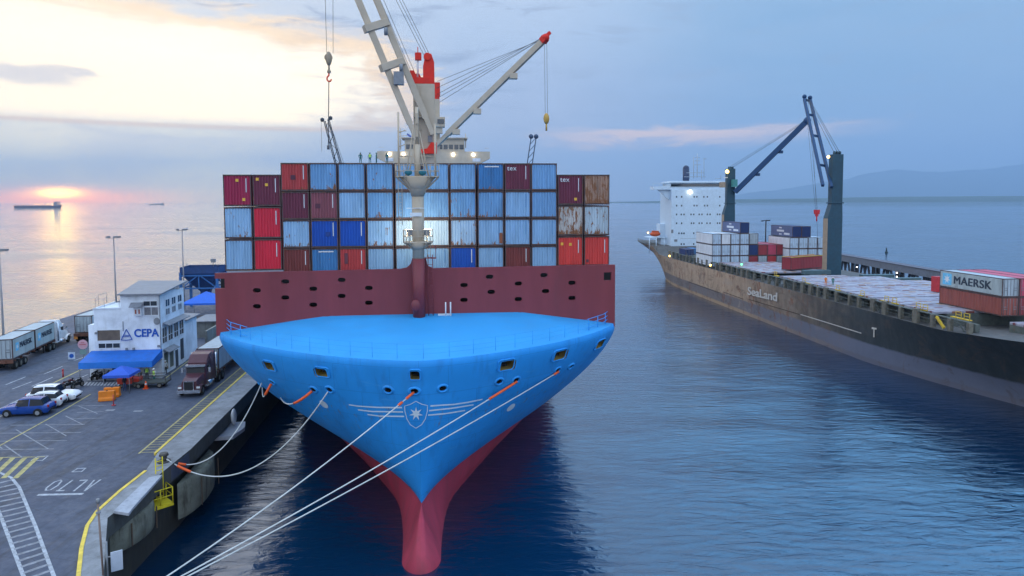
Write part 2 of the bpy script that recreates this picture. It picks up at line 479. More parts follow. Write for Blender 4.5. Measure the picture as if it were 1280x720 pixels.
# dark wall under the deck, set back a little
mb = MB()
cen = Vector((-45, 80, 0))
wallpts = [p + Vector((-0.9, .25, 0)) for p in edge]
for i in range(len(wallpts) - 1):
    a, b_ = wallpts[i], wallpts[i + 1]
    mb.add([(a.x, a.y, -4), (b_.x, b_.y, -4), (b_.x, b_.y, QZ - 1.0), (a.x, a.y, QZ - 1.0)], [(0, 1, 2, 3)])
lp = [Q(-45.2, 330, 0), Q(-45.2, -20, 0)]
mb.add([(lp[0].x, lp[0].y, -4), (lp[1].x, lp[1].y, -4), (lp[1].x, lp[1].y, QZ - 1), (lp[0].x, lp[0].y, QZ - 1)], [(0, 1, 2, 3)])
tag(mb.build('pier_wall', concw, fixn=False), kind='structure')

# raised concrete margin along the berth edge, with a yellow kerb
kerb_px = [(97, 740), (98, 720), (102, 685), (109, 658), (121, 640), (150, 614), (182, 589)]
kerb = [G(x, y, QZ + .12) for x, y in kerb_px]
far_k = [Q(-2.45, 1.0), Q(-2.45, 40), Q(-2.45, 330)]
mar_in = [Vector((k.x, k.y, 0)) for k in kerb] + [Vector((p.x, p.y, 0)) for p in far_k]
mar_out = [p for p in [G(125, 780, QZ), G(129, 722, QZ), G(131, 690, QZ), G(134, 650, QZ), G(160, 630, QZ), G(182, 612, QZ), G(202, 593, QZ), Q(0, 1.0), Q(0, 40), Q(0, 330)]]
mb = MB()
n = len(mar_in)
O = [Vector((p.x, p.y, 0)) for p in mar_out]
zt = QZ + .15
for i in range(n - 1):
    a, b_, c_, d_ = mar_in[i], mar_in[i + 1], O[i + 1], O[i]
    sh = Vector((.03, 0, 0))
    c_, d_ = c_ + sh, d_ + sh
    mb.add([(a.x, a.y, zt), (b_.x, b_.y, zt), (c_.x, c_.y, zt), (d_.x, d_.y, zt)], [(0, 1, 2, 3)])
    mb.add([(a.x, a.y, QZ - .05), (b_.x, b_.y, QZ - .05), (b_.x, b_.y, zt), (a.x, a.y, zt)], [(0, 1, 2, 3)])
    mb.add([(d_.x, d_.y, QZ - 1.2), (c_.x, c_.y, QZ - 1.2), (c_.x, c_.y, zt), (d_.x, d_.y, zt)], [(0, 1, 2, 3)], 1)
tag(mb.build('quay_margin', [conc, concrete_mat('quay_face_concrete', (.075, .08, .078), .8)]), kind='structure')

white_l = mat('road_paint_white', (.38, .40, .44), .7, var=.3, scale=3, dirt=.9)
white_w = mat('road_paint_worn', (.25, .26, .29), .75, var=.3, scale=3, dirt=.7)
yel_l = mat('road_paint_yellow', (.42, .36, .15), .7, var=.3, scale=3, dirt=.9)
yel_k = mat('kerb_paint_yellow', (.72, .52, .08), .65, var=.2, scale=2, dirt=.5)
def strip(mb, pts, w, z, mi=0, thick=0.0):
    pts = [Vector((p.x, p.y, 0)) for p in pts]; L = []; Rr = []
    for i, p in enumerate(pts):
        d = (pts[min(i + 1, len(pts) - 1)] - pts[max(0, i - 1)]).normalized(); nn = Vector((-d.y, d.x, 0)) * w / 2
        L.append(p + nn); Rr.append(p - nn)
    for i in range(len(pts) - 1):
        q = [L[i], L[i + 1], Rr[i + 1], Rr[i]]
        if thick: mb.prism([(a.x, a.y) for a in q], z, z + thick, mi)
        else: mb.add([(a.x, a.y, z) for a in q], [(0, 1, 2, 3)], mi)
mb = MB()
strip(mb, kerb, .22, QZ + .0, 0, .19)
strip(mb, [Q(-2.5, .2), Q(-2.5, 40), Q(-2.5, 200)], .16, QZ, 0, .19)
tag(mb.build('yellow_kerb', yel_k), kind='structure')

# painted markings on the pier deck
mk = MB(); ZM = QZ + .005
def ln(px, w=.14, mi=0, z=ZM): strip(mk, [G(x, y, QZ) for x, y in px], w, z, mi)
# drain strip between two yellow lines with cross bars
strip(mk, [Q(-4.0, .8), Q(-4.0, 60)], .16, ZM, 1)
strip(mk, [Q(-2.8, .8), Q(-2.8, 60)], .16, ZM, 1)
k = 1.0
while k < 34:
    strip(mk, [Q(-3.9, k), Q(-2.9, k)], .09, ZM + .004, 1); k += .62
# zebra walk at the lower left
A = [(-2, 590), (14, 597), (24, 609), (44, 657), (68, 722), (75, 745)]
B = [(-10, 626), (-4, 634), (2, 648), (14, 680), (30, 722), (38, 745)]
ln(A, .2); ln(B, .2)
fa = lambda P, u: (np.interp(u, [p[1] for p in P], [p[0] for p in P]), u)
y = 600.0
while y < 735:
    a = (float(np.interp(y, [p[1] for p in A], [p[0] for p in A])), y)
    y2 = y + 6 + (y - 600) * .045
    b_ = (float(np.interp(y2, [p[1] for p in B], [p[0] for p in B])), y2)
    ln([(a[0] - 2, a[1]), (max(b_[0] + 1, -12), b_[1])], .26 + 0 * y, 2, ZM + .004)
    y += 5.2 + (y - 600) * .022
# yellow hatching
ln([(-5, 572), (56, 571)], .14, 1)
for i, x in enumerate((-26, -11, 4, 19)): ln([(x, 598), (x + 27, 572.5)], .38, 1, ZM + .004 + .002 * i)
# yellow diagonal and the worn white parking grid
ln([(113, 493), (60, 524), (0, 557), (-20, 568)], .16, 1, ZM + .008)
for x0, x1, yy in ((70, 132, 507), (96, 130, 515), (90, 130, 523), (13, 106, 531), (-5, 101, 541), (-5, 84, 551), (-5, 67, 561.5)): ln([(x0, yy + .6), (x1, yy - .4)], .12, 2)
for a, b_ in (((97, 507), (122, 517)), ((82, 520), (104, 531)), ((57, 530), (83, 545)), ((20, 537), (60, 561)), ((5, 556), (28, 572)), ((-20, 545), (3, 561))): ln([a, b_], .11, 2, ZM + .004)
# road lines on the far lane
ln([(-4, 513), (38, 493), (62, 482)], .2); ln([(-4, 523), (4, 519)], .2)
ln([(40, 491), (62, 481), (110, 458), (120, 453)], .24, 1, ZM + .004)
ln([(66, 488), (110, 468)], .16, 0)
for a, b_ in (((7, 481), (32, 471)), ((15, 486.5), (40, 477)), ((40, 483), (66, 471.5)), ((55, 467.7), (78, 458)), ((92, 451), (112, 444))): ln([a, b_], .17, 0)
for i in range(13): ln([(101 + i * 4.2, 482), (105 + i * 4.2, 477.5)], .2, 0, ZM + .004)
# ALTO lettering, read from the far side
ln([(47, 618.6), (104, 617.4)], .3)
ow = .13
ln([(57, 613), (58, 610), (68, 602.5), (76, 600), (77, 601.5), (72, 607), (63, 612.5), (57, 613)], ow)
ln([(91, 600), (73.5, 612.6)], ow); ln([(70, 613.6), (80.5, 613.2)], .2, 0, ZM + .004)
ln([(109, 600.3), (92, 614)], ow); ln([(99.5, 600.8), (109.5, 600.2)], .22, 0, ZM + .004)
ln([(105.5, 614), (118, 600)], ow); ln([(105.5, 614), (126, 599.5)], ow, 0, ZM + .004); ln([(112, 607), (117, 606.3)], .1, 0, ZM + .008)
for q in ([(90, 590), (97, 585.6), (107, 585.2), (102, 589.5)], [(39, 576), (47, 570.5), (60, 570), (53, 575.5)]):
    ln([q[0], q[1], q[2], q[3], q[0]], .14)
for q in ((137, 513), (172, 514)): ln([(q[0] - 5, q[1]), (q[0] + 6, q[1] - .4)], .5, 2)
ln([(200, 478), (250, 440)], .14, 1)
tag(mk.build('deck_markings', [white_l, yel_l, white_w], fixn=False), kind='structure')
# ================================================================== THE BLUE CONTAINER SHIP
T1 = Vector((-6.64, 48, 0))
S1 = Matrix.Translation(T1) @ Matrix.Rotation(TH, 4, 'Z')
S1I = S1.inverted()
blue = mat('hull_blue', (.024, .30, .76), .55, var=.07, scale=.35, dirt=.22, spec=.3)
blue_deck = mat('deck_blue', (.034, .32, .68), .5, var=.06, scale=.4, dirt=.06)
redp = mat('antifouling_red', (.40, .042, .075), .6, var=.18, scale=.9, dirt=.5, streak=True)
maroon = mat('breakwater_maroon', (.21, .040, .050), .5, var=.12, scale=.5, dirt=.4, streak=True)
cream = mat('crane_cream', (.47, .385, .29), .5, var=.08, scale=.6, dirt=.15)
orange_red = mat('crane_orange_red', (.66, .022, .010), .6, var=.1)
black = mat('black_steel', (.012, .013, .016), .6, var=.2)
dark = mat('interior_shade', (.02, .02, .022), .85, var=.2)  # near-black paint for the shade inside fairleads and behind the breakwater
grey = mat('grey_steel', (.22, .23, .25), .55, var=.15, dirt=.3)
white_p = mat('white_paint', (.70, .72, .74), .5, var=.06, dirt=.15)
glass = mat('window_glass', (.02, .028, .04), .08, var=.1, spec=.8, rough_var=0)
wire = mat('steel_wire', (.09, .09, .10), .6)
yellow_in = mat('port_lining', (.40, .30, .10), .7, var=.2, scale=3, dirt=.3)
lampw = mat('lamp_white', (1.0, .93, .72), emit=9)
lampo = mat('lamp_amber', (1.0, .58, .12), emit=8)
lampg = mat('lamp_green', (.1, 1.0, .25), emit=4)

def deckw(u):
    if u <= 0: return 0.0
    if u < 14: v = 17.7 * (1 - (1 - u / 14) ** 1.5) ** .7
    else: v = 17.7
    return v + .95 * (lambda t: t * t * (3 - 2 * t))(min(1, max(0, (u - 9) / 22)))
wl35 = pchip([0, 2.16, 6.4, 9.2, 13.8, 18, 25, 35, 50, 70], [0, .66, 2.33, 3.66, 6.35, 9.0, 12.5, 15.8, 18, 18.65])
ZD = 15.2
wl0 = pchip([-1, 2, 5, 8, 10.8, 16.6, 23.6, 32.3, 44, 60, 80], [1.5, 1.55, 1.62, 1.8, 2.15, 4.15, 6.95, 10.6, 14.6, 17.5, 18.65])
s0f = pchip([-3, 0, 3.5], [12, 9.5, 4.5])
sbf = pchip([-3, -1.5, 0, 1.2, 2.2, 3, 3.5], [-.6, -.8, -.65, -.1, 1.0, 2.3, 3.2])
bwf = pchip([-3, -1.5, 0, 1.2, 2.2, 3, 3.5], [1.5, 1.65, 1.6, 1.45, 1.1, .5, .02])
def hw1(z, u):
    """half breadth at height z, u metres aft of the stem at that height; returns (x, s)"""
    if z >= 3.5:
        t = (z - 3.5) / (ZD - 3.5)
        s = 3.2 * (1 - t) ** 1.1 + u
        g = 1 - (1 - min(1, (z - 3.5) / 11.3)) ** 1.5
        x = wl35(u) * (1 - g) + deckw(u) * g
        if z > 14.55:                                   # rounded gunwale
            k = .16 * ((z - 14.55) / (ZD - 14.55)) ** 2.2
            x *= 1 - k / 18; s += k * max(0, 1 - u / 12)
        return x, s
    sb = sbf(z); s = sb + u
    t = max(0.0, z / 3.5) ** .85
    a = wl0(s) * (1 - .05 * max(0, -z)) * (1 - t) + wl35(max(0, s - 3.2)) * t
    f = (1 - (1 - min(u, 2.0) / 2.0) ** 2) ** .5 if u > 0 else 0
    f = f * (1 - t ** 3) + t ** 3 * min(1, u / .05) if u > 0 else 0
    return a * f, s
ship = thing('container_ship', 'large blue container ship with maroon breakwater and red bulbous bow moored at the pier', 'ship', T1, TH)
US = [0, .06, .15, .3, .5, .75, 1.05, 1.4, 1.8, 2.3, 2.9, 3.6, 4.4, 5.3, 6.3, 7.4, 8.6, 10, 11.5, 13, 15, 17, 19, 21.5, 24, 27, 30, 34, 40, 48, 60, 75, 110, 160, 215]
ZS = [-3, -2, -1, -.3, .3, .8, 1.2, 1.6, 2.0, 2.4, 2.8, 3.2, 3.5, 3.7, 4.0, 4.4, 4.9, 5.5, 6.2, 7, 7.8, 8.6, 9.4, 10.2, 11, 11.8, 12.6, 13.4, 14.0, 14.3, 14.6, 14.8, 15.0, 15.1, 15.2]
rows = []
for z in ZS:
    r_ = []
    pts = [hw1(z, u) for u in US]
    pts = [(x, s if s < 190 else 215) for x, s in pts]
    for x, s in reversed(pts[1:]): r_.append((-x, s, z))
    r_.append((0, pts[0][1], z))
    for x, s in pts[1:]: r_.append((x, s, z))
    rows.append(r_)
nn = len(rows[0]); mid = nn // 2
hv = [p for r_ in rows for p in r_]; hf = []; hm = []
for i in range(len(ZS) - 1):
    for j in range(nn - 1):
        hf.append((i * nn + j, i * nn + j + 1, (i + 1) * nn + j + 1, (i + 1) * nn + j)); hm.append(1 if ZS[i + 1] <= 3.501 else 0)
    hf.append((i * nn + nn - 1, i * nn, (i + 1) * nn, (i + 1) * nn + nn - 1)); hm.append(0)
for base, mi in ((0, 1), ((len(ZS) - 1) * nn, 3)):
    for j in range(mid - 1):
        hf.append((base + j, base + j + 1, base + nn - 2 - j, base + nn - 1 - j)); hm.append(mi)
    hf.append((base + mid - 1, base + mid, base + mid + 1)); hm.append(mi)
me = bpy.data.meshes.new('hull'); me.from_pydata(hv, [], hf)
me.polygons.foreach_set('material_index', hm)
bm = bmesh.new(); bm.from_mesh(me); bmesh.ops.recalc_face_normals(bm, faces=bm.faces)
hull_bvh = BVHTree.FromBMesh(bm)
bm.to_mesh(me); bm.free()
for m_ in (blue, redp, yellow_in, blue_deck, dark): me.materials.append(m_)
hull_raw = bpy.data.objects.new('hull_raw', me); COL.objects.link(hull_raw)

def hullhit(px, py):
    o = S1I @ Vector((0, 0, H)); d = (S1I.to_3x3() @ ray(px, py)).normalized()
    hit = hull_bvh.ray_cast(o, d)
    if hit[0] is None:
        near = hull_bvh.find_nearest(o + d * 62)
        return near[0], near[1]
    n_ = hit[1]
    return hit[0], n_ if n_.dot(d) < 0 else -n_

# openings in the bow: mooring ports with yellow linings and round fairleads
PORTS = [(337.5, 457, 17, 12), (403, 465, 19, 11.5), (519, 468.5, 12.5, 12), (632.5, 456, 19, 13), (699, 443.5, 17.5, 12.5), (749.5, 430, 13, 11)]
LEADS = [(326, 481), (340.5, 477.5), (392, 487), (412, 487), (485, 487.5), (518, 489), (553.5, 485.5), (624, 477), (645, 475), (697, 462.5), (713.5, 458)]
cut = MB()
def hframe(px, py):
    p, n_ = hullhit(px, py)
    up = (Vector((0, 0, 1)) - n_ * n_.z).normalized(); r_ = up.cross(n_).normalized()
    return p, n_, r_, up
for px, py, w, h in PORTS:
    p, n_, r_, up = hframe(px, py)
    c = Matrix((r_, up, n_)).transposed()
    wd = (S1 @ p).y
    ww = w / F * wd / max(.45, abs((S1.to_3x3() @ r_).x)); hh = h / F * wd * 1.05 / max(.5, abs(up.z))
    rad = .16
    poly = []
    for cx, cy, a0 in ((ww/2 - rad, hh/2 - rad, 0), (-ww/2 + rad, hh/2 - rad, 90), (-ww/2 + rad, -hh/2 + rad, 180), (ww/2 - rad, -hh/2 + rad, 270)):
        for k in range(4): poly.append(p + r_ * (cx + rad * math.cos(R(a0 + k * 30))) + up * (cy + rad * math.sin(R(a0 + k * 30))) + n_ * .8)
    vec = Vector((0, 1, 0)) * 1.2 - n_ * 1.1
    cut.extr(poly, vec * 1.35, 2)
for px, py in LEADS:
    p, n_, r_, up = hframe(px, py)
    poly = [p + r_ * (.27 * math.cos(a)) + up * (.18 * math.sin(a)) + n_ * .5 for a in [2 * math.pi * k / 14 for k in range(14)]]
    cut.extr(poly, -n_ * 1.4, 4)
cutme = cut.mesh('cutter'); 
bm = bmesh.new(); bm.from_mesh(cutme); bmesh.ops.recalc_face_normals(bm, faces=bm.faces); bm.to_mesh(cutme); bm.free()
for m_ in (blue, redp, yellow_in, blue_deck, dark): cutme.materials.append(m_)
cuto = bpy.data.objects.new('cutter', cutme); COL.objects.link(cuto)
def boolean(target, cutter):
    md = target.modifiers.new('cut', 'BOOLEAN'); md.operation = 'DIFFERENCE'; md.solver = 'EXACT'; md.object = cutter; md.material_mode = 'INDEX'
    bpy.context.view_layer.update()
    dg = bpy.context.evaluated_depsgraph_get()
    r = bpy.data.meshes.new_from_object(target.evaluated_get(dg))
    bpy.data.objects.remove(target); bpy.data.objects.remove(cutter)
    return r
hull_me = boolean(hull_raw, cuto)
hull_me.name = 'hull'
for p in hull_me.polygons: p.use_smooth = p.material_index in (0, 1)
bm = bmesh.new(); bm.from_mesh(hull_me)
for e in bm.edges:
    if len(e.link_faces) == 2 and max(abs(v_.co.x) for v_ in e.verts) < .003 and max(v_.co.z for v_ in e.verts) < 9: e.smooth = False
    if len(e.link_faces) == 2 and (e.calc_face_angle(0) > R(50) or e.link_faces[0].material_index != e.link_faces[1].material_index and 1 not in (e.link_faces[0].material_index, e.link_faces[1].material_index)): e.smooth = False
bm.to_mesh(hull_me); bm.free()
hull = link('hull', hull_me, None, ship)
# scraped waterline weathering on the hull blue: green and rust rubbed along the boot line
def hull_weather(m, zc):
    t = NT(m.node_tree); b = t.n['Principled BSDF']
    src = b.inputs['Base Color'].links[0].from_socket
    co = t.new('ShaderNodeTexCoord').outputs['Object']; sp = t.new('ShaderNodeSeparateXYZ'); t.put(sp.inputs[0], co)
    n = t.noise(t.mapping(co, scale=(.5, .5, 1.6)), 1.1, 6, .7, .5)
    band = t.mr(t.m('ABSOLUTE', t.m('SUBTRACT', sp.outputs[2], zc + .55)), 1.0, .1)
    f = t.m('MULTIPLY', t.mr(n, .56, .64), band)
    c = t.mix(f, src, (.035, .11, .09))
    f2 = t.m('MULTIPLY', t.mr(n, .63, .67), band)
    c = t.mix(f2, c, (.22, .14, .06))
    st = t.noise(t.mapping(co, scale=(1.6, 1.6, .06)), .9, 4, .6)
    c = t.mix(t.m('MULTIPLY', t.mr(st, .50, .70), .28), c, (.02, .13, .38))
    # welded plate seams and the slight hollows between frames
    cx = t.new('ShaderNodeCombineXYZ'); t.put(cx.inputs[0], sp.outputs[0]); t.put(cx.inputs[1], sp.outputs[2])
    br = t.new('ShaderNodeTexBrick'); t.put(br.inputs['Vector'], cx.outputs[0]); br.inputs['Scale'].default_value = 1.0
    br.inputs['Brick Width'].default_value = 4.2; br.inputs['Row Height'].default_value = 2.1; br.inputs['Mortar Size'].default_value = .022; br.inputs['Mortar Smooth'].default_value = .6
    br.inputs['Color1'].default_value = (0, 0, 0, 1); br.inputs['Color2'].default_value = (.25, .25, .25, 1); br.inputs['Mortar'].default_value = (1, 1, 1, 1)
    c = t.mix(t.m('MULTIPLY', br.outputs['Fac'], .65), c, (.012, .16, .45))
    # rust weeping down from the openings
    rz = t.noise(t.mapping(co, scale=(2.2, 2.2, .10)), 1.0, 5, .7); zone = t.m('MULTIPLY', t.mr(sp.outputs[2], 11.8, 11.2), t.mr(sp.outputs[2], 8.0, 11.0))
    c = t.mix(t.m('MULTIPLY', t.m('MULTIPLY', t.mr(rz, .56, .68), zone), .75), c, (.16, .13, .12))
    # rubbed pale scuffs
    sc_ = t.noise(t.mapping(co, rot=(0, .5, 0), scale=(.25, .25, 1.6)), 1.2, 5, .7)
    c = t.mix(t.m('MULTIPLY', t.mr(sc_, .62, .69), .3), c, (.10, .38, .72))
    t.put(b.inputs['Base Color'], c)
    ho = t.noise(t.mapping(co, scale=(1, 1, .8)), .55, 2, .5)
    t.put(b.inputs['Normal'], t.bump(t.m('ADD', t.m('MULTIPLY', ho, .5), t.m('MULTIPLY', br.outputs['Fac'], -.05)), .25, .2))
hull_weather(blue, 3.5)

# rims of the openings
for i, (px, py) in enumerate(LEADS):
    p, n_, r_, up = hframe(px, py)
    mb = MB(); N = 20; rows = []
    for k in range(N + 1):
        a = 2 * math.pi * k / N
        e = r_ * math.cos(a) + up * math.sin(a) * .78
        rows.append([p + e * .26 - n_ * .10, p + e * .29 + n_ * .07, p + e * .36 + n_ * .09, p + e * .45 + n_ * .05, p + e * .50 - n_ * .05])
    mb.grid(rows); mb.build('fairlead', blue, ship)
for px, py, w, h in PORTS:
    p, n_, r_, up = hframe(px, py)
    wd = (S1 @ p).y
    ww = w / F * wd / max(.45, abs((S1.to_3x3() @ r_).x)) + .1; hh = h / F * wd * 1.05 / max(.5, abs(up.z)) + .1
    mb = MB()
    q = [p + r_ * (ww/2*a) + up * (hh/2*b_) + n_ * .02 for a, b_ in ((1, .72), (.72, 1), (-.72, 1), (-1, .72), (-1, -.72), (-.72, -1), (.72, -1), (1, -.72), (1, .72))]
    mb.tube(q, .05, 6, cap=False); fr = mb.build('mooring_port', blue, ship)
    mb = MB()                                   # the roller and bitts that stand inside the port
    mb.cyl(p - n_ * .6 - Vector((0, -.35, 0)) - up * hh * .15 + r_ * ww * .15, .16, hh * .7, 10)
    mb.box(p - n_ * .5 + Vector((0, .4, 0)) - up * hh * .36, (ww * .6, .3, .12))
    mb.build('bitts', black, fr)

# whaleback over the forecastle
NU = [x for x in US if deckw(x) < 17.7]
ew = []
for u in US:
    if u > 12.6: break
    ew.append((deckw(u), u))
ew.append((deckw(13.0), 13.0))
ew = [hw1(ZD, u) for u in US if hw1(ZD, u)[1] < 12.7]
ew.append((hw1(ZD, 13.0)[0], 13.0))
edgepts = [(-x, s) for x, s in reversed(ew[1:])] + [(0, ew[0][1])] + [(x, s) for x, s in ew[1:]]
rows = []
for v in [0, .01, .03, .06, .1, .16, .25, .38, .55, .75, 1.0]:
    rr = []
    for x, s in edgepts:
        xi = x * 9.0 / 17.9; si = 13.06
        zz = ZD + 1.25 * (.85 * v + .15 * (1 - (1 - v) ** 6))
        if abs(x) > 16.6: zz = ZD + 1.25 * v
        rr.append((x + (xi - x) * v, s + (si - s) * v, zz + .004))
    rows.append(rr)
mb = MB(); mb.grid(rows)
# close the after end down to the deck
mb.build('whaleback_deck', blue_deck, ship)
# thin coaming line along the deck edge
# guard rails: thin stanchions all round, rails at the wings
mb = MB()
ins = [(x * .972, s + .35 if abs(x) < 16 else s + .1) for x, s in edgepts]
acc = 0; last = None; dense = []
for i in range(len(ins) - 1):
    a = Vector((*ins[i], 0)); b_ = Vector((*ins[i + 1], 0)); n = max(1, int((b_ - a).length / .15))
    for k in range(n): dense.append(a + (b_ - a) * k / n)
def zdk(x): return ZD + .12 + (0.0)
step = 0; lastp = dense[0]; posts = [dense[0]]
for p in dense:
    step += (p - lastp).length; lastp = p
    if step > 1.75: posts.append(p); step = 0
for p in posts:
    wing = abs(p.x) > 14.2
    mb.tube([(p.x, p.y, ZD - .02), (p.x, p.y, ZD + 1.15)], .032 if wing else .016, 5)
for hgt in (.4, .75, 1.12):
    for sgn in (-1, 1):
        mb.tube([(p.x, p.y, ZD + hgt) for p in dense if p.x * sgn > 14.0], .028, 5)
    mb.tube([(p.x, p.y, ZD + hgt) for p in dense[::3]], .007, 4)
mb.build('guard_rail', blue, ship)

# breakwater with oval lightening holes and the notch at the mast
BWY = 13.0
def px2bw(px, py):
    o = S1I @ Vector((0, 0, H)); d = S1I.to_3x3() @ ray(px, py)
    t_ = (BWY - o.y) / d.y; return o + d * t_
prof = [(-17.75, ZD - .3), (-17.75, 20.36), (-1.95, 20.5), (-1.35, 20.62), (-1.0, 20.95), (-.85, 21.45), (.35, 21.45), (.5, 20.75), (1.0, 20.52), (17.55, 20.62), (17.55, ZD - .3)]
mb = MB(); mb.extr([(x, BWY, z) for x, z in prof], (0, .35, 0))
bwme = mb.mesh('breakwater_raw'); bm = bmesh.new(); bm.from_mesh(bwme); bmesh.ops.recalc_face_normals(bm, faces=bm.faces); bm.to_mesh(bwme); bm.free(); bwme.materials.append(maroon)
bwo = bpy.data.objects.new('breakwater_raw', bwme); COL.objects.link(bwo)
HOLES = [(321, 363), (321, 383), (356.5, 352), (356.5, 372), (391.5, 361), (391.5, 381), (427, 350), (427, 370), (461, 360), (461, 378.5), (580, 356.5), (580, 375), (614, 365), (612, 346), (648, 354.5), (648, 374), (682, 364), (680, 344), (715, 353.5), (715, 372.5)]
cut = MB()
for px, py in HOLES:
    c = px2bw(px, py)
    cut.extr([(c.x + .34 * math.copysign(abs(math.cos(a)) ** .7, math.cos(a)), BWY - .4, c.z + .2 * math.copysign(abs(math.sin(a)) ** .8, math.sin(a))) for a in [2 * math.pi * (k + .5) / 14 for k in range(14)]], (0, 1.2, 0))
for px, py, w, h in ((274, 354.5, .9, .85), (759.5, 345.5, .7, .75)):
    c = px2bw(px, py); cut.box((c.x, BWY + .2, c.z), (w, 1.2, h))
cme = cut.mesh('cutter'); bm = bmesh.new(); bm.from_mesh(cme); bmesh.ops.recalc_face_normals(bm, faces=bm.faces); bm.to_mesh(cme); bm.free(); cme.materials.append(maroon)
co_ = bpy.data.objects.new('cutter', cme); COL.objects.link(co_)
bw_me = boolean(bwo, co_); bw_me.name = 'breakwater'
link('breakwater', bw_me, None, ship)
mb = MB(); mb.box((0, BWY + 1.5, (ZD + 19.8) / 2), (35.4, .15, 19.8 - ZD)); mb.build('hole_shade_backing', dark, ship)  # dark sheet added so the breakwater holes look shaded
mb = MB()
mb.box((0, 17.2 + 7, 16.6), (35.4, 16, 2.6)); mb.build('hatch_coaming', maroon, ship)
# little fittings at the foot of the breakwater
mb = MB()
for px, py in ((563, 385), (557, 389)):
    c = px2bw(px, py); mb.tube([(c.x, BWY - .9, 16.3), (c.x, BWY - .9, 17.6)], .06, 6)
mb.box((px2bw(556, 392).x, BWY - .5, 16.42), (1.2, .4, .16)); mb.build('deck_fitting', white_p, ship)

# ---- white lettering, the shield and wing lines on the bow
decal = mat('hull_marking_white', (.62, .72, .80), .5, var=.06)
def decal_strip(mb, px, w, off=.02):
    P = []
    for i in range(len(px) - 1):
        a, b_ = px[i], px[i + 1]; n = max(2, int(math.hypot(b_[0]-a[0], b_[1]-a[1]) / 2.5))
        for k in range(n + (i == len(px) - 2)): P.append((a[0] + (b_[0]-a[0]) * k / n, a[1] + (b_[1]-a[1]) * k / n))
    H_ = [hullhit(*p) for p in P]; rows = []
    for i in range(len(H_)):
        d = (H_[min(i+1, len(H_)-1)][0] - H_[max(0, i-1)][0]); s_ = d.cross(H_[i][1]).normalized() * w / 2
        o_ = H_[i][1] * off
        rows.append([H_[i][0] + s_ + o_, H_[i][0] - s_ + o_])
    mb.grid(rows, 0, False)
def zp(x, y): return (430 + x * 180 / 1280, 480 + y * 80 / 569)
mb = MB()
for L in ([(45, 183), (120, 195), (300, 207), (515, 209)], [(125, 228), (250, 243), (525, 247)], [(210, 270), (320, 284), (535, 287)], [(768, 194), (980, 180), (1100, 162), (1230, 135)], [(757, 236), (960, 214), (1150, 184)], [(748, 276), (900, 262), (1075, 234)]):
    decal_strip(mb, [zp(*q) for q in L], .115)
mb.build('bow_stripe', decal, ship)
mb = MB()
sh = [(640, 152), (690, 178), (742, 190), (740, 240), (722, 310), (690, 360), (640, 392), (590, 360), (560, 310), (542, 240), (540, 195), (590, 180), (640, 152)]
decal_strip(mb, [zp(*q) for q in sh], .055)
star = []
for k in range(14):
    r_ = (62, 62, 62)[0] if k % 2 == 0 else 24
    a = math.pi * 2 * k / 14 - math.pi / 2
    star.append(zp(641 + r_ * math.cos(a), 262 + r_ * math.sin(a)))
sp_ = [hullhit(*q) for q in star]; cp_ = hullhit(*zp(641, 262))
vs = [cp_[0] + cp_[1] * .03] + [p + n_ * .03 for p, n_ in sp_]
mb.add(vs, [(0, i + 1, (i + 1) % 14 + 1) for i in range(14)])
mb.build('shield_emblem', decal, ship)
# bow thruster marks
mb = MB()
for px, py in ((405, 505), (638.5, 509)):
    p, n_, r_, up = hframe(px, py)
    N = 16
    pts = [p + (r_ * math.cos(a) * .42 + up * math.sin(a) * .42) + n_ * .03 for a in [2*math.pi*k/N for k in range(N)]]
    mb.add(pts, [tuple(range(N))])
mb.build('thruster_mark', decal, ship)

# ---- foremast
mx, my = -.27, 12.1
mb = MB()
mb.tube([(mx, my, 15.9), (mx, my, 21.5)], .54, 16, 0); mb.ball((mx - .28, my - .5, 17.4), .42, 10, 8, 0, (1, .6, 1.3))
mast = mb.build('foremast', [maroon], ship)
mb = MB()
mb.tube([(mx, my, 21.5), (mx, my, 27.4)], .52, 16); mb.tube([(mx, my, 26.9), (mx, my, 28.6)], .53, 16, r2=1.15)
mb.tube([(mx, my, 28.6), (mx, my, 31.4)], .26, 10); mb.tube([(mx, my, 31.4), (mx, my, 34.6)], .14, 8); mb.box((mx, my - .15, 33.6), (.25, .3, .9)); mb.box((mx, my - .2, 32.3), (.2, .3, .6))
mb.build('mast_column', cream, mast)
def platform(z, hw, dep, cone, rail, name):
    mb = MB()
    poly = [(-hw, -dep * .55), (-hw * .6, -dep), (hw * .6, -dep), (hw, -dep * .55), (hw, dep * .55), (hw * .6, dep), (-hw * .6, dep), (-hw, dep * .55)]
    mb.prism([(mx + a, my + b_) for a, b_ in poly], z, z + .1)
    for a, b_ in poly:
        mb.bar((mx + a * .96, my + b_ * .96, z), (mx + a * .22, my + b_ * .22, z - cone), .08, .1)
    mb.tube([(mx, my, z - cone), (mx, my, z)], .5, 12, r2=hw * .86)
    for k in range(len(poly)):
        a = poly[k]; b_ = poly[(k + 1) % len(poly)]
        mb.tube([(mx + a[0], my + a[1], z), (mx + a[0], my + a[1], z + 1.1)], .03, 5)
        m_ = ((a[0] + b_[0]) / 2, (a[1] + b_[1]) / 2); mb.tube([(mx + m_[0], my + m_[1], z), (mx + m_[0], my + m_[1], z + 1.1)], .025, 5)
        for h in (.55, 1.1): mb.tube([(mx + a[0], my + a[1], z + h), (mx + b_[0], my + b_[1], z + h)], .028, 5)
    return mb.build(name, cream, mast)
platform(28.55, 1.85, 1.3, 1.35, 1, 'mast_platform')
platform(22.9, 1.27, 1.0, .65, 1, 'lamp_platform')
mb = MB()
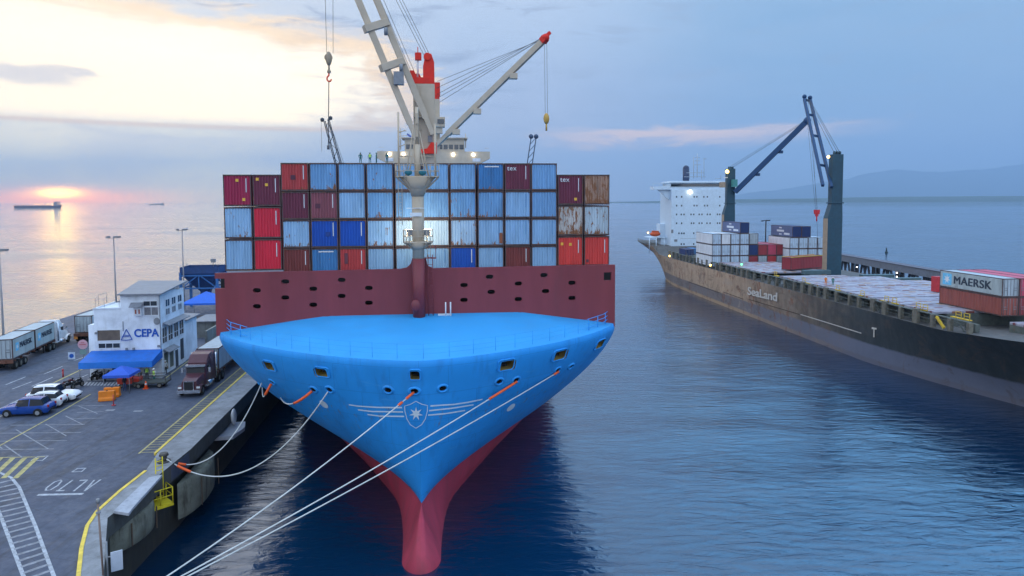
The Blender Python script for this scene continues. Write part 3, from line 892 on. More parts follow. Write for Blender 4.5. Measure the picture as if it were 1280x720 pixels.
for dx, dy, zt_ in ((-1.6, .2, 34.2), (1.55, .3, 33.2), (1.55, -.4, 32.2)):
    mb.tube([(mx + dx, my + dy, 28.6), (mx + dx, my + dy, zt_)], .09, 8)
for x0, x1, z1 in ((-1.0, -.25, 33.2), (-.75, -.2, 31.8), (1.0, .2, 32.5), (.75, .25, 31.0), (-.9, .0, 31.5), (.95, .5, 30.7)): mb.tube([(mx + x0, my - .3, 28.6), (mx + x1, my, z1)], .05, 6)
for z in (31.2, 32.4): mb.tube([(mx - 1.6, my + .2, z), (mx - 1.0, my + .1, z + .25)], .04, 5)
mb.tube([(mx - 1.6, my + .2, 30.4), (mx + 1.55, my + .3, 30.4)], .05, 6)
mb.build('mast_stay', cream, mast)
mb = MB()
for dx in (-.16, .16):
    mb.tube([(mx - 1.75 + .55 + dx - .3, my - .2, 22.9 + 1.5), (mx - 1.5 + dx, my - .2, 28.6)], .025, 5)
for k in range(14): mb.tube([(mx - 1.66, my - .2, 24.6 + k * .3), (mx - 1.34, my - .2, 24.6 + k * .3)], .018, 4)
mb.build('mast_ladder', cream, mast)
mb = MB()
for dx in (.82, 1.22): mb.tube([(mx + dx, my + .25, 16.2), (mx + dx, my + .25, 21.8)], .035, 5)
for k in range(9): mb.tube([(mx + .82, my + .25, 16.6 + k * .62), (mx + 1.22, my + .25, 16.6 + k * .62)], .03, 4)
mb.box((mx + 1.0, my + .3, 21.5), (1.1, .6, .08)); mb.tube([(mx + 1.5, my + .05, 21.5), (mx + 1.5, my + .05, 22.6)], .03, 5); mb.tube([(mx + .55, my + .05, 22.5), (mx + 1.5, my + .05, 22.5)], .03, 5)
mb.build('foot_ladder', maroon, mast)
mb = MB()
for dx in (.75, 1.05): mb.tube([(mx + dx, my + .2, 21.6), (mx + dx, my + .2, 23)], .03, 5)
for k in range(4): mb.tube([(mx + .75, my + .2, 21.8 + k * .32), (mx + 1.05, my + .2, 21.8 + k * .32)], .025, 4)
mb.build('mast_ladder', cream, mast)
mb = MB(); mb.box((mx - .15, my - .62, 25.35), (1.0, .08, .32)); mb.box((mx - .2, my - .62, 25.9), (1.5, .06, .06)); mb.build('name_board', white_p, mast)
for dx in (-.72, .72):
    mb = MB(); mb.box((mx + dx, my + .25, 23.75), (.52, .42, .52)); mb.bar((mx + dx, my + .2, 23.0), (mx + dx, my + .2, 23.5), .08)
    fl = mb.build('floodlight', grey, mast)
    mb = MB(); mb.box((mx + dx, my + .49, 23.78), (.46, .05, .44)); mb.build('floodlight_lens', lampw, fl)
    ld = bpy.data.lights.new('floodlight_beam', 'AREA'); ld.energy = 90; ld.size = .5; ld.color = (1, .93, .72)
    lo = bpy.data.objects.new('floodlight_beam', ld); COL.objects.link(lo); lo.parent = fl
    lo.location = (mx + dx, my + .56, 23.85); lo.rotation_euler = (R(96), 0, 0)

# small teal fittings on the mast platform
for dx in (-.75, .45):
    mb = MB(); mb.ball((mx + dx, my - .9, 28.95), .28, 10, 7, 0, (1.2, .8, .9)); mb.tube([(mx + dx, my - .9, 28.62), (mx + dx, my - .9, 28.8)], .1, 6); mb.build('teal_fitting', mat('fitting_teal', (.02, .16, .22), .4), mast)
# lashing bridge abaft the front bays, where the stevedores stand
mb = MB(); LBY, LBZ = 58.0, 32.15
for k in range(8): mb.box((-16.5 + k * 4.7, LBY, (ZD + LBZ) / 2), (.4, .8, LBZ - ZD))
mb.box((0, LBY, LBZ - .1), (35, 1.2, .2))
for s_ in (-1, 1):
    for h in (.5, 1.0): mb.tube([(-17, LBY + s_ * .55, LBZ + h - .9), (17, LBY + s_ * .55, LBZ + h - .9)], .03, 5)
mb.build('lashing_bridge', grey, ship)

# ---- deck cranes
def axis_pt(px, py, y):            # point at a world distance, in ship coordinates
    return S1I @ D(px, py, y)
def crane_tower(base, z0, z1, w, d, name='crane_tower', m=cream):
    mb = MB(); x, y = base
    mb.box((x, y, (z0 + z1) / 2), (w, d, z1 - z0), 0)
    mb.box((x + w * .5 + .01, y, z0 + (z1 - z0) * .5), (.06, d * .2, z1 - z0), 0)
    return mb.build(name, m, ship, .12)
# near crane: tower at distance 110
c0 = axis_pt(531, 195, 110); zt_ = axis_pt(531, 107, 110).z
tw = crane_tower((c0.x, c0.y), 17, zt_, 3.3, 3.6)
mb = MB()
p = lambda x, y, dd=110: axis_pt(x, y, dd)
X, Y = c0.x, c0.y
def cheek(x0, x1, h0, h1, dy):
    q = [(X + x0, zt_ - .05), (X + x1, zt_ - .05), (X + x1, zt_ + h0), ((X + (x0 + x1) / 2 + .25 * (x1 - x0)), zt_ + h1), ((X + (x0 + x1) / 2 - .25 * (x1 - x0)), zt_ + h1), (X + x0, zt_ + h0 * .8)]
    mb.extr([(a, Y + dy, b_) for a, b_ in q], (0, .5, 0))
mb.box((X, Y, zt_ + .5), (3.3, 3.6, 1.0))
cheek(-2.4, -1.2, 1.5, 2.1, -1.4); cheek(-1.5, -.5, 1.5, 2.0, .6); cheek(-.1, 1.65, 3.4, 4.7, -1.5); cheek(-.1, 1.65, 3.0, 4.4, .9)
mb.box((X + .8, Y, zt_ + 1.6), (1.7, 2.6, 1.6)); mb.cyl((X + .6, Y - 1.3, zt_ + 4.2), .6, .9, 12, axis='Y')
cap = mb.build('crane_head', orange_red, tw, .04)
mb = MB(); mb.tube([(X - .95, Y, zt_ + .9), (X - .95, Y, zt_ + 4)], .16, 8); mb.build('beacon_post', white_p, cap)
mb = MB(); mb.box((X - .85, Y, zt_ + 4.5), (1.0, .9, 1.1)); mb.tube([(X - .9, Y, zt_ + 5), (X - .9, Y, zt_ + 6)], .07, 6); mb.build('beacon', orange_red, cap)
mb = MB(); q = p(534, 188, 107)
mb.extr([(q.x - 1.6, q.y, q.z - .5), (q.x + 1.5, q.y, q.z - .5), (q.x + 1.5, q.y, q.z + 1.25), (q.x + .6, q.y, q.z + 1.25), (q.x, q.y, q.z + .3), (q.x - 1.6, q.y, q.z + .1)], (0, .7, 0))
mb.build('jib_pivot', orange_red, tw, .05)
# ladder, landings and boxes on the tower
mb = MB()
for dx in (-.9, -.45): mb.tube([(X + dx, Y - 1.95, 27), (X + dx, Y - 1.95, zt_ - .3)], .035, 5)
for k in range(30): mb.tube([(X - .9, Y - 1.95, 27.2 + k * .55), (X - .45, Y - 1.95, 27.2 + k * .55)], .03, 4)
mb.build('tower_ladder', cream, tw)
for zz in (33.5, 39.5):
    mb = MB(); mb.box((X - .6, Y - 2.2, zz), (2.0, .9, .08))
    for dx in (-1.55, .35): mb.tube([(X + dx, Y - 2.6, zz), (X + dx, Y - 2.6, zz + 1.0)], .035, 5)
    for h in (.5, 1.0): mb.tube([(X - 1.55, Y - 2.6, zz + h), (X + .35, Y - 2.6, zz + h)], .03, 5)
    mb.build('tower_landing', cream, tw)
mb = MB(); mb.box((X + .9, Y - 1.95, 36.2), (.7, .3, 1.0)); mb.build('electric_box', grey, tw)
# twin-beam jib
foot = p(531, 172, 107); tip = p(403, -135, 104)
side = Vector((1.0, .35, .30)).normalized()
mb = MB(); dirj = (tip - foot).normalized()
sideN = (side - dirj * side.dot(dirj)).normalized()
half = 1.35
for s_ in (-1, 1):
    a = foot + sideN * half * s_; b_ = tip + sideN * half * s_
    mb.bar(a, a + dirj * 3, .8, .7); mb.bar(a + dirj * 2.7, b_, .78, .95)
for f_ in (.31, .47, .78, .99): 
    c = foot + (tip - foot) * f_
    mb.bar(c - sideN * (half + .9), c + sideN * (half + .25), 1.5, 1.1)
jib = mb.build('jib', cream, tw, .05)
mb = MB()
for f_ in (.44, .29):
    c = foot + (tip - foot) * f_ + sideN * .9 - Vector((0, 1.0, .3)); mb.cyl(c, .6, .5, 12, axis='X')
c = foot + (tip - foot) * .24; mb.box(c + Vector((-.3, -.9, .2)), (1.5, 1.2, 1.9)); mb.build('jib_winch', grey, jib)
mb = MB()
top = Vector((X, Y, zt_ + 3.5))
for i, (dx, t_) in enumerate(((-1.9, .98), (-1.4, .98), (.3, .98), (.8, .98), (1.2, .98))):
    a = Vector((X + dx, Y - .4, zt_ + (1.9 if dx < 0 else 4.2))); b_ = foot + (tip - foot) * t_ + sideN * (half + .3 + i * .55)
    mb.tube([a, b_], .035, 5)
mb.build('luffing_wire', wire, jib)
hk = p(411, 75, 104)
mb = MB()
for dx in (-.28, .65): mb.tube([(hk.x + dx, hk.y, hk.z + 1.0), (hk.x + dx * 1.6, hk.y, tip.z)], .035, 5)
mb.build('hoist_wire', wire, jib)
mb = MB()
mb.ball((hk.x, hk.y, hk.z + .2), .85, 12, 9, 0, (.55, .7, 1.25)); mb.tube([(hk.x, hk.y, hk.z - .8), (hk.x, hk.y, hk.z - 1.6)], .14, 8); mb.ball((hk.x, hk.y, hk.z - 1.7), .3, 8, 6)
mb.cyl((hk.x, hk.y - .3, hk.z + .3), .6, .2, 14, axis='Y')
hb = mb.build('hook_block', mat('hook_tan', (.33, .26, .18), .6, var=.2), jib)
mb = MB()
pts = [(hk.x + .35 * math.sin(a), hk.y, hk.z - 2.3 - .55 * math.cos(a) * 1.1) for a in [math.pi * .9 * k / 8 for k in range(9)]]
mb.tube([(hk.x, hk.y, hk.z - 1.7), (hk.x - .05, hk.y, hk.z - 2.3)] + [(hk.x + .32 * math.sin(R(-160 + k * 30)) , hk.y, hk.z - 2.75 + .42 * math.cos(R(-160 + k * 30) + math.pi)) for k in range(9)], .11, 8)
mb.build('crane_hook', orange_red, hb)
mb = MB(); e = p(410.5, 186, 104)
mb.tube([(hk.x - .05, hk.y, hk.z - 3), (e.x, e.y, e.z + .4)], .075, 6); mb.tube([(e.x, e.y, e.z + .5), (e.x, e.y, e.z - .1)], .2, 8)
mb.build('hoist_sling', wire, hb)
# second crane, jib swung out to the right
c1 = axis_pt(541, 195, 160)
tw2 = crane_tower((c1.x, c1.y), 17, axis_pt(541, 125, 160).z, 3.3, 3.4)
mb = MB(); q = axis_pt(546.5, 112, 160); mb.box((q.x, q.y, q.z), (1.3, 1.8, 3)); q = axis_pt(545, 120, 160); mb.box((q.x, q.y, q.z - 1), (1.6, 1.6, 4)); mb.build('crane_head', orange_red, tw2)
mb = MB(); q = axis_pt(550, 153, 157); mb.box((q.x, q.y, q.z), (2.2, 2.4, 2.2)); q = axis_pt(551, 163, 157); mb.box((q.x - .3, q.y, q.z), (1.4, 1.4, 1.5)); cab_ = mb.build('operator_cab', cream, tw2, .05)
mb = MB(); q = axis_pt(551, 152, 155.6); mb.box((q.x, q.y, q.z + .1), (1.5, .1, .9)); mb.build('cab_window', glass, cab_)
f2 = axis_pt(546, 181, 158); t2 = axis_pt(678, 52, 150)
mb = MB(); dj = (t2 - f2)
mb.bar(f2, f2 + dj * .12, 1.0, .9); mb.bar(f2 + dj * .11, t2, 1.15, 1.2)
for f_ in (.17, .375, .715): c = f2 + dj * f_ + Vector((.5, -.3, -.9)); mb.box(c, (1.7, 1.5, 1.2))
jb2 = mb.build('jib', cream, tw2, .05)
mb = MB(); hd = axis_pt(682, 47, 149.5); mb.bar(t2, hd, 1.4, 1.4); q = axis_pt(686, 44, 149.5); mb.ball(hd, .85, 10, 7); mb.bar(hd + Vector((0, 0, .2)), q + Vector((.3, 0, .6)), .9, .7); mb.build('jib_head', orange_red, jb2)
mb = MB()
for (x0, y0, dy_) in ((546, 102, 0), (546, 110, .4), (546, 118, -.4), (546, 123, .2), (549, 128, -.2)):
    mb.tube([axis_pt(x0, y0, 159), axis_pt(679 - abs(dy_) * 10, 49, 150) + Vector((0, dy_, 0))], .05, 5)
mb.build('luffing_wire', wire, jb2)
mb = MB(); a = axis_pt(682, 52, 149.5); b_ = axis_pt(683, 146, 149.5)
for dx in (-.25, .25): mb.tube([(a.x + dx, a.y, a.z), (b_.x + dx, b_.y, b_.z)], .04, 5)
mb.build('hoist_wire', wire, jb2)
mb = MB(); mb.ball((b_.x, b_.y, b_.z - .4), .8, 10, 8, 0, (.8, .8, 1.5)); mb.tube([(b_.x, b_.y, b_.z - 1.4), (b_.x, b_.y, b_.z - 3)], .2, 8); mb.build('hook_block', mat('hook_yellow', (.5, .30, .07), .6), jb2)

# ---- bridge house at distance 228
def bp(px, py, d=228): return axis_pt(px, py, d)
brx = bp(542, 190).x; bry = bp(542, 190).y
zb = bp(542, 204).z
mb = MB(); L = bp(472, 190).x; Rr = bp(613, 190).x
zw0 = bp(472, 189.5).z; zw1 = bp(472, 198).z
mb.extr([(L, bry, zw0), (Rr, bry, zw0), (Rr, bry, zw1), (bp(601, 205).x, bry, zb), (bp(484, 205).x, bry, zb), (L, bry, zw1)], (0, 6, 0))
mb.box((brx, bry + 8, (15 + zb) / 2), (26, 16, zb - 15))
bridge = mb.build('bridge_house', cream, ship)
mb = MB(); zr = bp(542, 180.5).z; zt2 = bp(542, 186).z
whx0, whx1 = bp(506, 186).x, bp(581, 186).x
mb.box(((whx0 + whx1) / 2, bry + 4.4, (zw0 + zr + 2) / 2), (whx1 - whx0, 8, zr + 2 - zw0)); mb.box(((whx0 + whx1) / 2, bry + 4.4, zr + 2.1), (whx1 - whx0 + 2, 10, .3))
wh = mb.build('wheelhouse', cream, bridge)
k = 0; xx = whx0 + .4
while xx < whx1 - 1.5:
    mb = MB(); mb.box((xx + .75, bry + .37, zw0 + 1.5), (1.35, .12, 1.5)); mb.build('window', glass, wh); xx += 1.75
mb = MB()
for a in (487, 596): q = bp(a, 198.5); mb.box((q.x, bry - .02, q.z - .3), (2.6, .1, 1.1))
mb.build('wing_opening', mat('wing_sky', (.55, .57, .62), .7), bridge)
for a in (487.5, 504.5, 566.5, 592):
    mb = MB(); q = bp(a, 193); mb.ball((q.x, bry - .35, q.z), .5, 10, 7); mb.build('deck_lamp', lampw, bridge)
mb = MB()
for x_, y0, y1 in ((500, 186, 158), (583, 183, 165), (570, 183, 175), (576, 183, 173), (515, 182, 168)):
    a = bp(x_, y0); b_ = bp(x_, y1); mb.tube([(a.x, bry + 5, a.z), (b_.x, bry + 5, b_.z)], .16, 6)
for y_ in (163, 169): a = bp(497, y_); b_ = bp(508, y_ - 1); mb.tube([(a.x, bry + 5, a.z), (b_.x, bry + 5, b_.z)], .1, 5)
for a, b_ in ((474, 480), (606, 612)):
    for y_ in (184.5, 189): mb.tube([(bp(a, y_).x, bry + .4, bp(a, y_).z), (bp(b_, y_).x, bry + .4, bp(b_, y_).z)], .06, 4)
mb.build('radio_mast', cream, bridge)
mb = MB(); q = bp(560, 178); mb.box((q.x, bry + 22, q.z - .5), (4.6, 5, 5)); mb.build('funnel', mat('funnel_blue', (.02, .25, .6), .5), ship, .2)
mb = MB(); q = bp(511, 169.5); mb.add([(q.x - .9, bry + 5, q.z + .6), (q.x + .7, bry + 5.2, q.z - .5), (q.x + .9, bry + 5.3, q.z + .2), (q.x - .6, bry + 5, q.z + 1.2)], [(0, 1, 2, 3)]); mb.build('flag', mat('flag_cloth', (.10, .14, .4), .8), bridge)
# small stores crane near the stern
q0 = S1I @ D(655, 250, 244); q1 = S1I @ D(667, 172, 244)
mb = MB(); mb.tube([(q0.x - 1.0, q0.y, 14), (q0.x - 1.0, q0.y, q0.z)], .9, 10)
ped = mb.build('stores_crane', grey, ship)
mb = MB()
for o_ in (-.9, .9): mb.bar((q0.x + o_, q0.y, q0.z - 1), (q1.x + o_, q1.y, q1.z), .35)
for k in range(9): a = q0 + (q1 - q0) * k / 9; b_ = q0 + (q1 - q0) * (k + 1) / 9; mb.bar((a.x - .9, a.y, a.z), (b_.x + .9, b_.y, b_.z), .2)
for o_ in (-.9, .9): mb.ball((q1.x + o_, q1.y, q1.z + .4), .85, 8, 6)
mb.build('jib', mat('jib_dark_blue', (.05, .08, .14), .6), ped)
# ================================================================== SHIPPING CONTAINERS
def cont_meshes(L, Wd, Hh, end, tag_):
    """origin at the bottom centre of the end face that looks to -y; body corrugated, frame of posts and rails"""
    mb = MB(); p = .09
    x0, x1 = -Wd / 2 + p, Wd / 2 - p; z0, z1 = .16, Hh - .12
    def corr(n, a, b_, fn):
        pts = []
        st = (b_ - a) / n
        for k in range(n):
            s_ = a + k * st
            for u, dpt in ((0, 0), (.32, 0), (.5, 1), (.82, 1)): pts.append((s_ + u * st, dpt))
        pts.append((b_, 0))
        for (u0, d0), (u1, d1) in zip(pts[:-1], pts[1:]): fn(u0, d0, u1, d1)
    if end == 'plain':
        corr(9, x0, x1, lambda u0, d0, u1, d1: mb.add([(u0, .03 + d0 * .07, z0), (u1, .03 + d1 * .07, z0), (u1, .03 + d1 * .07, z1), (u0, .03 + d0 * .07, z1)], [(0, 1, 2, 3)]))
    else:
        mb.add([(x0, .05, z0), (x1, .05, z0), (x1, .05, z1), (x0, .05, z1)], [(0, 1, 2, 3)])
    mb.add([(x0, L - .05, z0), (x1, L - .05, z0), (x1, L - .05, z1), (x0, L - .05, z1)], [(3, 2, 1, 0)])
    n = int(L / .56)
    for sx in (-1, 1):
        X = sx * Wd / 2
        corr(n, p, L - p, lambda u0, d0, u1, d1: mb.add([(X - sx * (.02 + d0 * .04), u0, z0), (X - sx * (.02 + d1 * .04), u1, z0), (X - sx * (.02 + d1 * .04), u1, z1), (X - sx * (.02 + d0 * .04), u0, z1)], [(0, 1, 2, 3) if sx > 0 else (3, 2, 1, 0)]))
    mb.add([(-Wd/2 + .05, .05, Hh - .04), (Wd/2 - .05, .05, Hh - .04), (Wd/2 - .05, L - .05, Hh - .04), (-Wd/2 + .05, L - .05, Hh - .04)], [(0, 1, 2, 3)])
    mb.add([(-Wd/2 + .05, .05, .1), (Wd/2 - .05, .05, .1), (Wd/2 - .05, L - .05, .1), (-Wd/2 + .05, L - .05, .1)], [(3, 2, 1, 0)])
    body = mb.mesh('container_body_' + tag_)
    mb = MB()
    for sx in (-1, 1):
        for y in (p / 2, L - p / 2):
            mb.box((sx * (Wd / 2 - p / 2), y, Hh / 2), (p, p, Hh - .3))
            for z in (.08, Hh - .08): mb.box((sx * (Wd / 2 - .08), y + (.04 if y < 1 else -.04), z), (.17, .18, .15))
        for z, h in ((.08, .15), (Hh - .06, .10)): mb.box((sx * (Wd / 2 - .035), L / 2, z), (.07, L - .34, h))
    for y in (.045, L - .045):
        for z, h in ((.08, .14), (Hh - .06, .11)): mb.box((0, y, z), (Wd - .34, .08, h))
    fr = mb.mesh('container_frame_' + tag_)
    return body, fr
def door_mesh(Wd, Hh):
    mb = MB()
    for k in (-.86, -.42, .42, .86): mb.tube([(k * (Wd/2 - .12), .0, .2), (k * (Wd/2 - .12), .0, Hh - .16)], .03, 5)
    for k in (-.64, .64):
        for z in (.95, 1.25): mb.box((k * (Wd/2 - .12), .0, z), (.5, .05, .07))
    mb.box((0, .035, Hh / 2), (.06, .03, Hh - .34))
    return mb.mesh('container_door_bars')
CM = {'std': cont_meshes(12.19, 2.44, 2.57, 'plain', 'std'), 'hc': cont_meshes(12.19, 2.44, 2.87, 'plain', 'hc'),
      'door': cont_meshes(12.19, 2.44, 2.87, 'door', 'door'), 'door_std': cont_meshes(12.19, 2.44, 2.57, 'door', 'door_std'), 'twenty': cont_meshes(6.06, 2.44, 2.57, 'door', 'twenty')}
DIM = {'std': (12.19, 2.57), 'hc': (12.19, 2.87), 'door': (12.19, 2.87), 'door_std': (12.19, 2.57), 'twenty': (6.06, 2.57)}
DOOR = {2.87: door_mesh(2.44, 2.87), 2.57: door_mesh(2.44, 2.57)}
def cm(name, col, rust=0.0, dirt=.3, var=.14): return mat(name, col, .55, var=var, scale=1.3, rust=rust * 1.12, dirt=min(1, dirt * 1.25), streak=True, low=.10 if rust > .09 else 0)
CMAT = {
 'lb': ('light blue', cm('box_light_blue', (.25, .42, .62), .22, .3)), 'lb2': ('light blue', cm('box_light_blue_worn', (.29, .47, .67), .36, .35)),
 'bl': ('faded blue', cm('box_faded_blue', (.16, .34, .58), .36, .4)), 'bl2': ('faded blue', cm('box_faded_blue_clean', (.18, .36, .60), .2, .35)),
 'db': ('deep blue', cm('box_deep_blue', (.055, .20, .44), .34, .45)), 'rb': ('royal blue', cm('box_royal_blue', (.012, .085, .42), .05, .3)),
 'cr': ('crimson', cm('box_crimson', (.33, .025, .075), .04, .2)), 'bu': ('burgundy', cm('box_burgundy', (.155, .032, .062), .06, .25)),
 'bu2': ('dusty burgundy', cm('box_dusty_burgundy', (.24, .075, .10), .10, .4)), 'br': ('brown red', cm('box_brown_red', (.19, .045, .045), .12, .4)),
 'rd': ('red', cm('box_red', (.44, .055, .06), .12, .3)), 'sr': ('bright scarlet', cm('box_scarlet', (.62, .028, .06), .02, .15)),
 'or': ('bright red', cm('box_bright_red', (.62, .06, .055), .03, .2)),
 'rw': ('rust-eaten white', cm('box_rusted_white', (.50, .48, .46), .66, .6)), 'wg': ('rust-flecked pale grey', cm('box_pale_grey', (.42, .50, .56), .46, .35)),
 'rb2': ('rusty brown', cm('box_rusty_brown', (.36, .22, .16), .66, .6)), 'pl': ('floodlit pale blue', cm('box_floodlit_pale', (.42, .55, .66), .16, .25)), 'plr': ('pale rust-stained blue', cm('box_pale_rust', (.36, .52, .70), .42, .35)),  # pl has the floodlight's glow painted into its colour
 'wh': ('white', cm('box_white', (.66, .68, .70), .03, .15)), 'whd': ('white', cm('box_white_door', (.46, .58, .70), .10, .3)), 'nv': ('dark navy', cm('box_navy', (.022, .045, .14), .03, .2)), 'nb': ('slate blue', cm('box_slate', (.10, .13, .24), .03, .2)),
 'mr': ('maroon', cm('box_maroon', (.30, .045, .055), .10, .3)), 'pk': ('faded pink red', cm('box_pink', (.48, .07, .12), .06, .3)), 'gy': ('grey', cm('box_grey', (.36, .42, .46), .16, .4)), 'bn': ('brown', cm('box_brown', (.27, .075, .06), .10, .3)),
}
frame_m = mat('container_frame', (.085, .055, .055), .65, var=.3, rust=.55, rust_col=(.10, .045, .03))
mark_w = mat('container_marking', (.60, .62, .66), .6, var=.1)
mark_d = mat('container_patch', (.12, .04, .06), .6, var=.2)
mark_y = mat('warning_sticker', (.72, .42, .06), .6, var=.1)
def sm(name, d, w, h):
    mb = MB(); mb.box((0, 0, 0), (w, d, h)); return mb.mesh(name)
STRIP = sm('marking_strip', .012, .075, 1.25); LINEM = sm('marking_line', .012, 1.35, .11); PATCH = sm('patch', .012, .42, .42); STICK = sm('sticker', .012, .26, .26); PATCHT = sm('patch_tall', .012, .3, 1.0)
CONT = {}
def container(kind, colr, loc, rotz, label, group, marks=(), framem=None, nm='shipping_container'):
    L, Hh = DIM[kind]
    r = thing(nm, label, 'shipping container', loc, rotz, group)
    m = CMAT[colr][1]
    body = link('container_body', CM[kind][0], None, r)
    fr = link('container_frame', CM[kind][1], None, r)
    for o, mm in ((body, m), (fr, framem or frame_m)):
        if not len(o.data.materials): o.data.materials.append(None)
        o.material_slots[0].link = 'OBJECT'; o.material_slots[0].material = mm
    if kind.startswith('door') or kind == 'twenty':
        d = link('door_bars', DOOR[Hh], None, r); d.location = (0, 0, 0)
        if not len(d.data.materials): d.data.materials.append(grey)
    for mk_ in marks:
        me_, mm, x, z, nme = mk_
        o = link(nme, me_, None, r)
        if not len(me_.materials): me_.materials.append(None)
        o.material_slots[0].link = 'OBJECT'; o.material_slots[0].material = mm
        o.location = (x, .02, z)
    return r
TEX = None
def word(txt, size, m, r, loc, right=(1, 0, 0), up=(0, 0, 1), bold=.004, name='lettering', spacing=1.0):
    me_ = text_mesh(txt, size, name, .008, bold, spacing=spacing)
    xform(me_, frame(loc, right, up)); me_.materials.append(m)
    return link(name, me_, None, r)

ORD = ['first', 'second', 'third', 'fourth', 'fifth', 'sixth', 'seventh']
grid_cols = {
 1: ['cr', 'lb2', 'lb'], 2: ['bu', 'sr', 'sr'],
 3: ['rd', 'bu', 'lb2', 'br'], 4: ['bl', 'bu2', 'rb', 'db'], 5: ['bl2', 'lb', 'rb', 'rd'], 6: ['bl', 'bl', 'lb2', 'lb'],
 7: ['bl2', 'bl2', 'pl', 'lb'], 8: ['bl2', 'bl2', 'pl', 'lb'], 9: ['bl2', 'bl', 'plr', 'rb'], 10: ['db', 'bl', 'lb', 'lb'],
 11: ['bu', 'lb', 'lb', 'br'], 12: ['bl2', 'bl2', 'lb', 'lb'], 13: ['bu', 'rw', 'or'], 14: ['rb2', 'wg', 'or']}
nostrip = {(3, 2), (4, 0), (4, 3), (6, 0), (6, 1), (6, 2), (6, 3), (7, 2), (8, 2), (9, 2), (10, 0), (10, 1), (13, 1), (14, 0), (14, 1), (1, 1), (1, 2), (8, 0), (12, 0)}
whitestrip = {'cr', 'bu', 'rd', 'sr', 'or', 'br', 'bu2', 'rb'}
rnd = random.Random(4)
ZTOP, ZTOPH = 30.03, 29.02
for c_, cl in grid_cols.items():
    hc = len(cl) == 3
    for r_, code in enumerate(cl):
        x = (c_ - 7.5) * 2.535 + (.06 if c_ > 6 else 0) + (.06 if c_ > 9 else 0) - .06 + rnd.uniform(-.02, .02)
        z = (ZTOPH - (r_ + 1) * 2.93) if hc else (ZTOP - (r_ + 1) * 2.605 + .03)
        y = 16.15 + rnd.uniform(-.03, .03)
        Hh = 2.87 if hc else 2.57
        marks = []
        if (c_, r_) not in nostrip:
            marks.append((STRIP, mark_w if code in whitestrip else mat('marking_faint', (.16, .32, .55), .6), .78, Hh * .66, 'marking_strip'))
        if (c_, r_) in ((3, 0), (4, 1), (4, 2)): marks.append((PATCH, mat('patch_dark', (.09, .03, .05), .7) if c_ != 4 or r_ == 1 else mat('patch_navy', (.015, .05, .22), .7), -.15 if c_ == 3 else (-.55 if r_ == 1 else .3), 1.25, 'repair_patch'))
        if (c_, r_) == (5, 3): marks.append((PATCHT, mark_d, -.62, 1.6, 'repair_patch'))
        if (c_, r_) in ((4, 3), (10, 0)): marks.append((LINEM, mark_w, .1, 2.25, 'marking_line'))
        if (c_, r_) == (10, 2): marks.append((PATCHT, mat('patch_rust', (.25, .09, .05), .8), .95, .75, 'repair_patch'))
        if (c_, r_) == (14, 2): marks.append((STICK, mark_d, -.9, .5, 'repair_patch'))
        if (c_, r_) in ((1, 0), (2, 0), (13, 0), (13, 2)):
            pos = {(1, 0): [(0, 2.35, .5), (.55, .62, 1)], (2, 0): [(-.8, 2.45, 1), (0, 1.95, .5)], (13, 0): [(.5, .55, 1)], (13, 2): [(-.8, 2.15, 1), (.0, 2.1, .5)]}[(c_, r_)]
            for a, b_, s_ in pos: marks.append((STICK, mark_y, a, b_, 'warning_sticker'))
        side = ORD[c_ - 1] + ' bow column from the left' if c_ <= 7 else ORD[14 - c_] + ' bow column from the right'
        pos_ = {0: 'on top of', 1: 'second down in', 2: ('at the bottom of' if hc else 'third down in'), 3: 'at the bottom of'}[r_]
        cnm = CMAT[code][0]
        extra = ''
        if (c_, r_) in ((11, 0), (13, 0)): extra = ' with white letters'
        lab = f"{cnm} container{extra} {pos_} the {side}"
        if code in ('pl',): lab = f"pale container lit by the mast floodlight, {'left' if c_ == 7 else 'right'} of the foremast, third tier down"
        p_ = S1 @ Vector((x, y, z))
        o = container('hc' if hc else 'std', code, p_, TH, lab, 'containers stacked across the bow of the blue ship', marks)
        CONT[(c_, r_)] = o
        if (c_, r_) in ((11, 0), (13, 0)): word('tex', .62, mark_w, o, (-.55, .012, Hh - .48), bold=.006, spacing=1.1)
# the next bay aft shows one corner above the outer stack
p_ = S1 @ Vector((12.9 + .55, 29.5, 27.25))
container('std', 'nb', p_, TH, 'slate blue container behind the bow stack, peeping out right of its top tier', 'containers in the bay behind the bow stack')

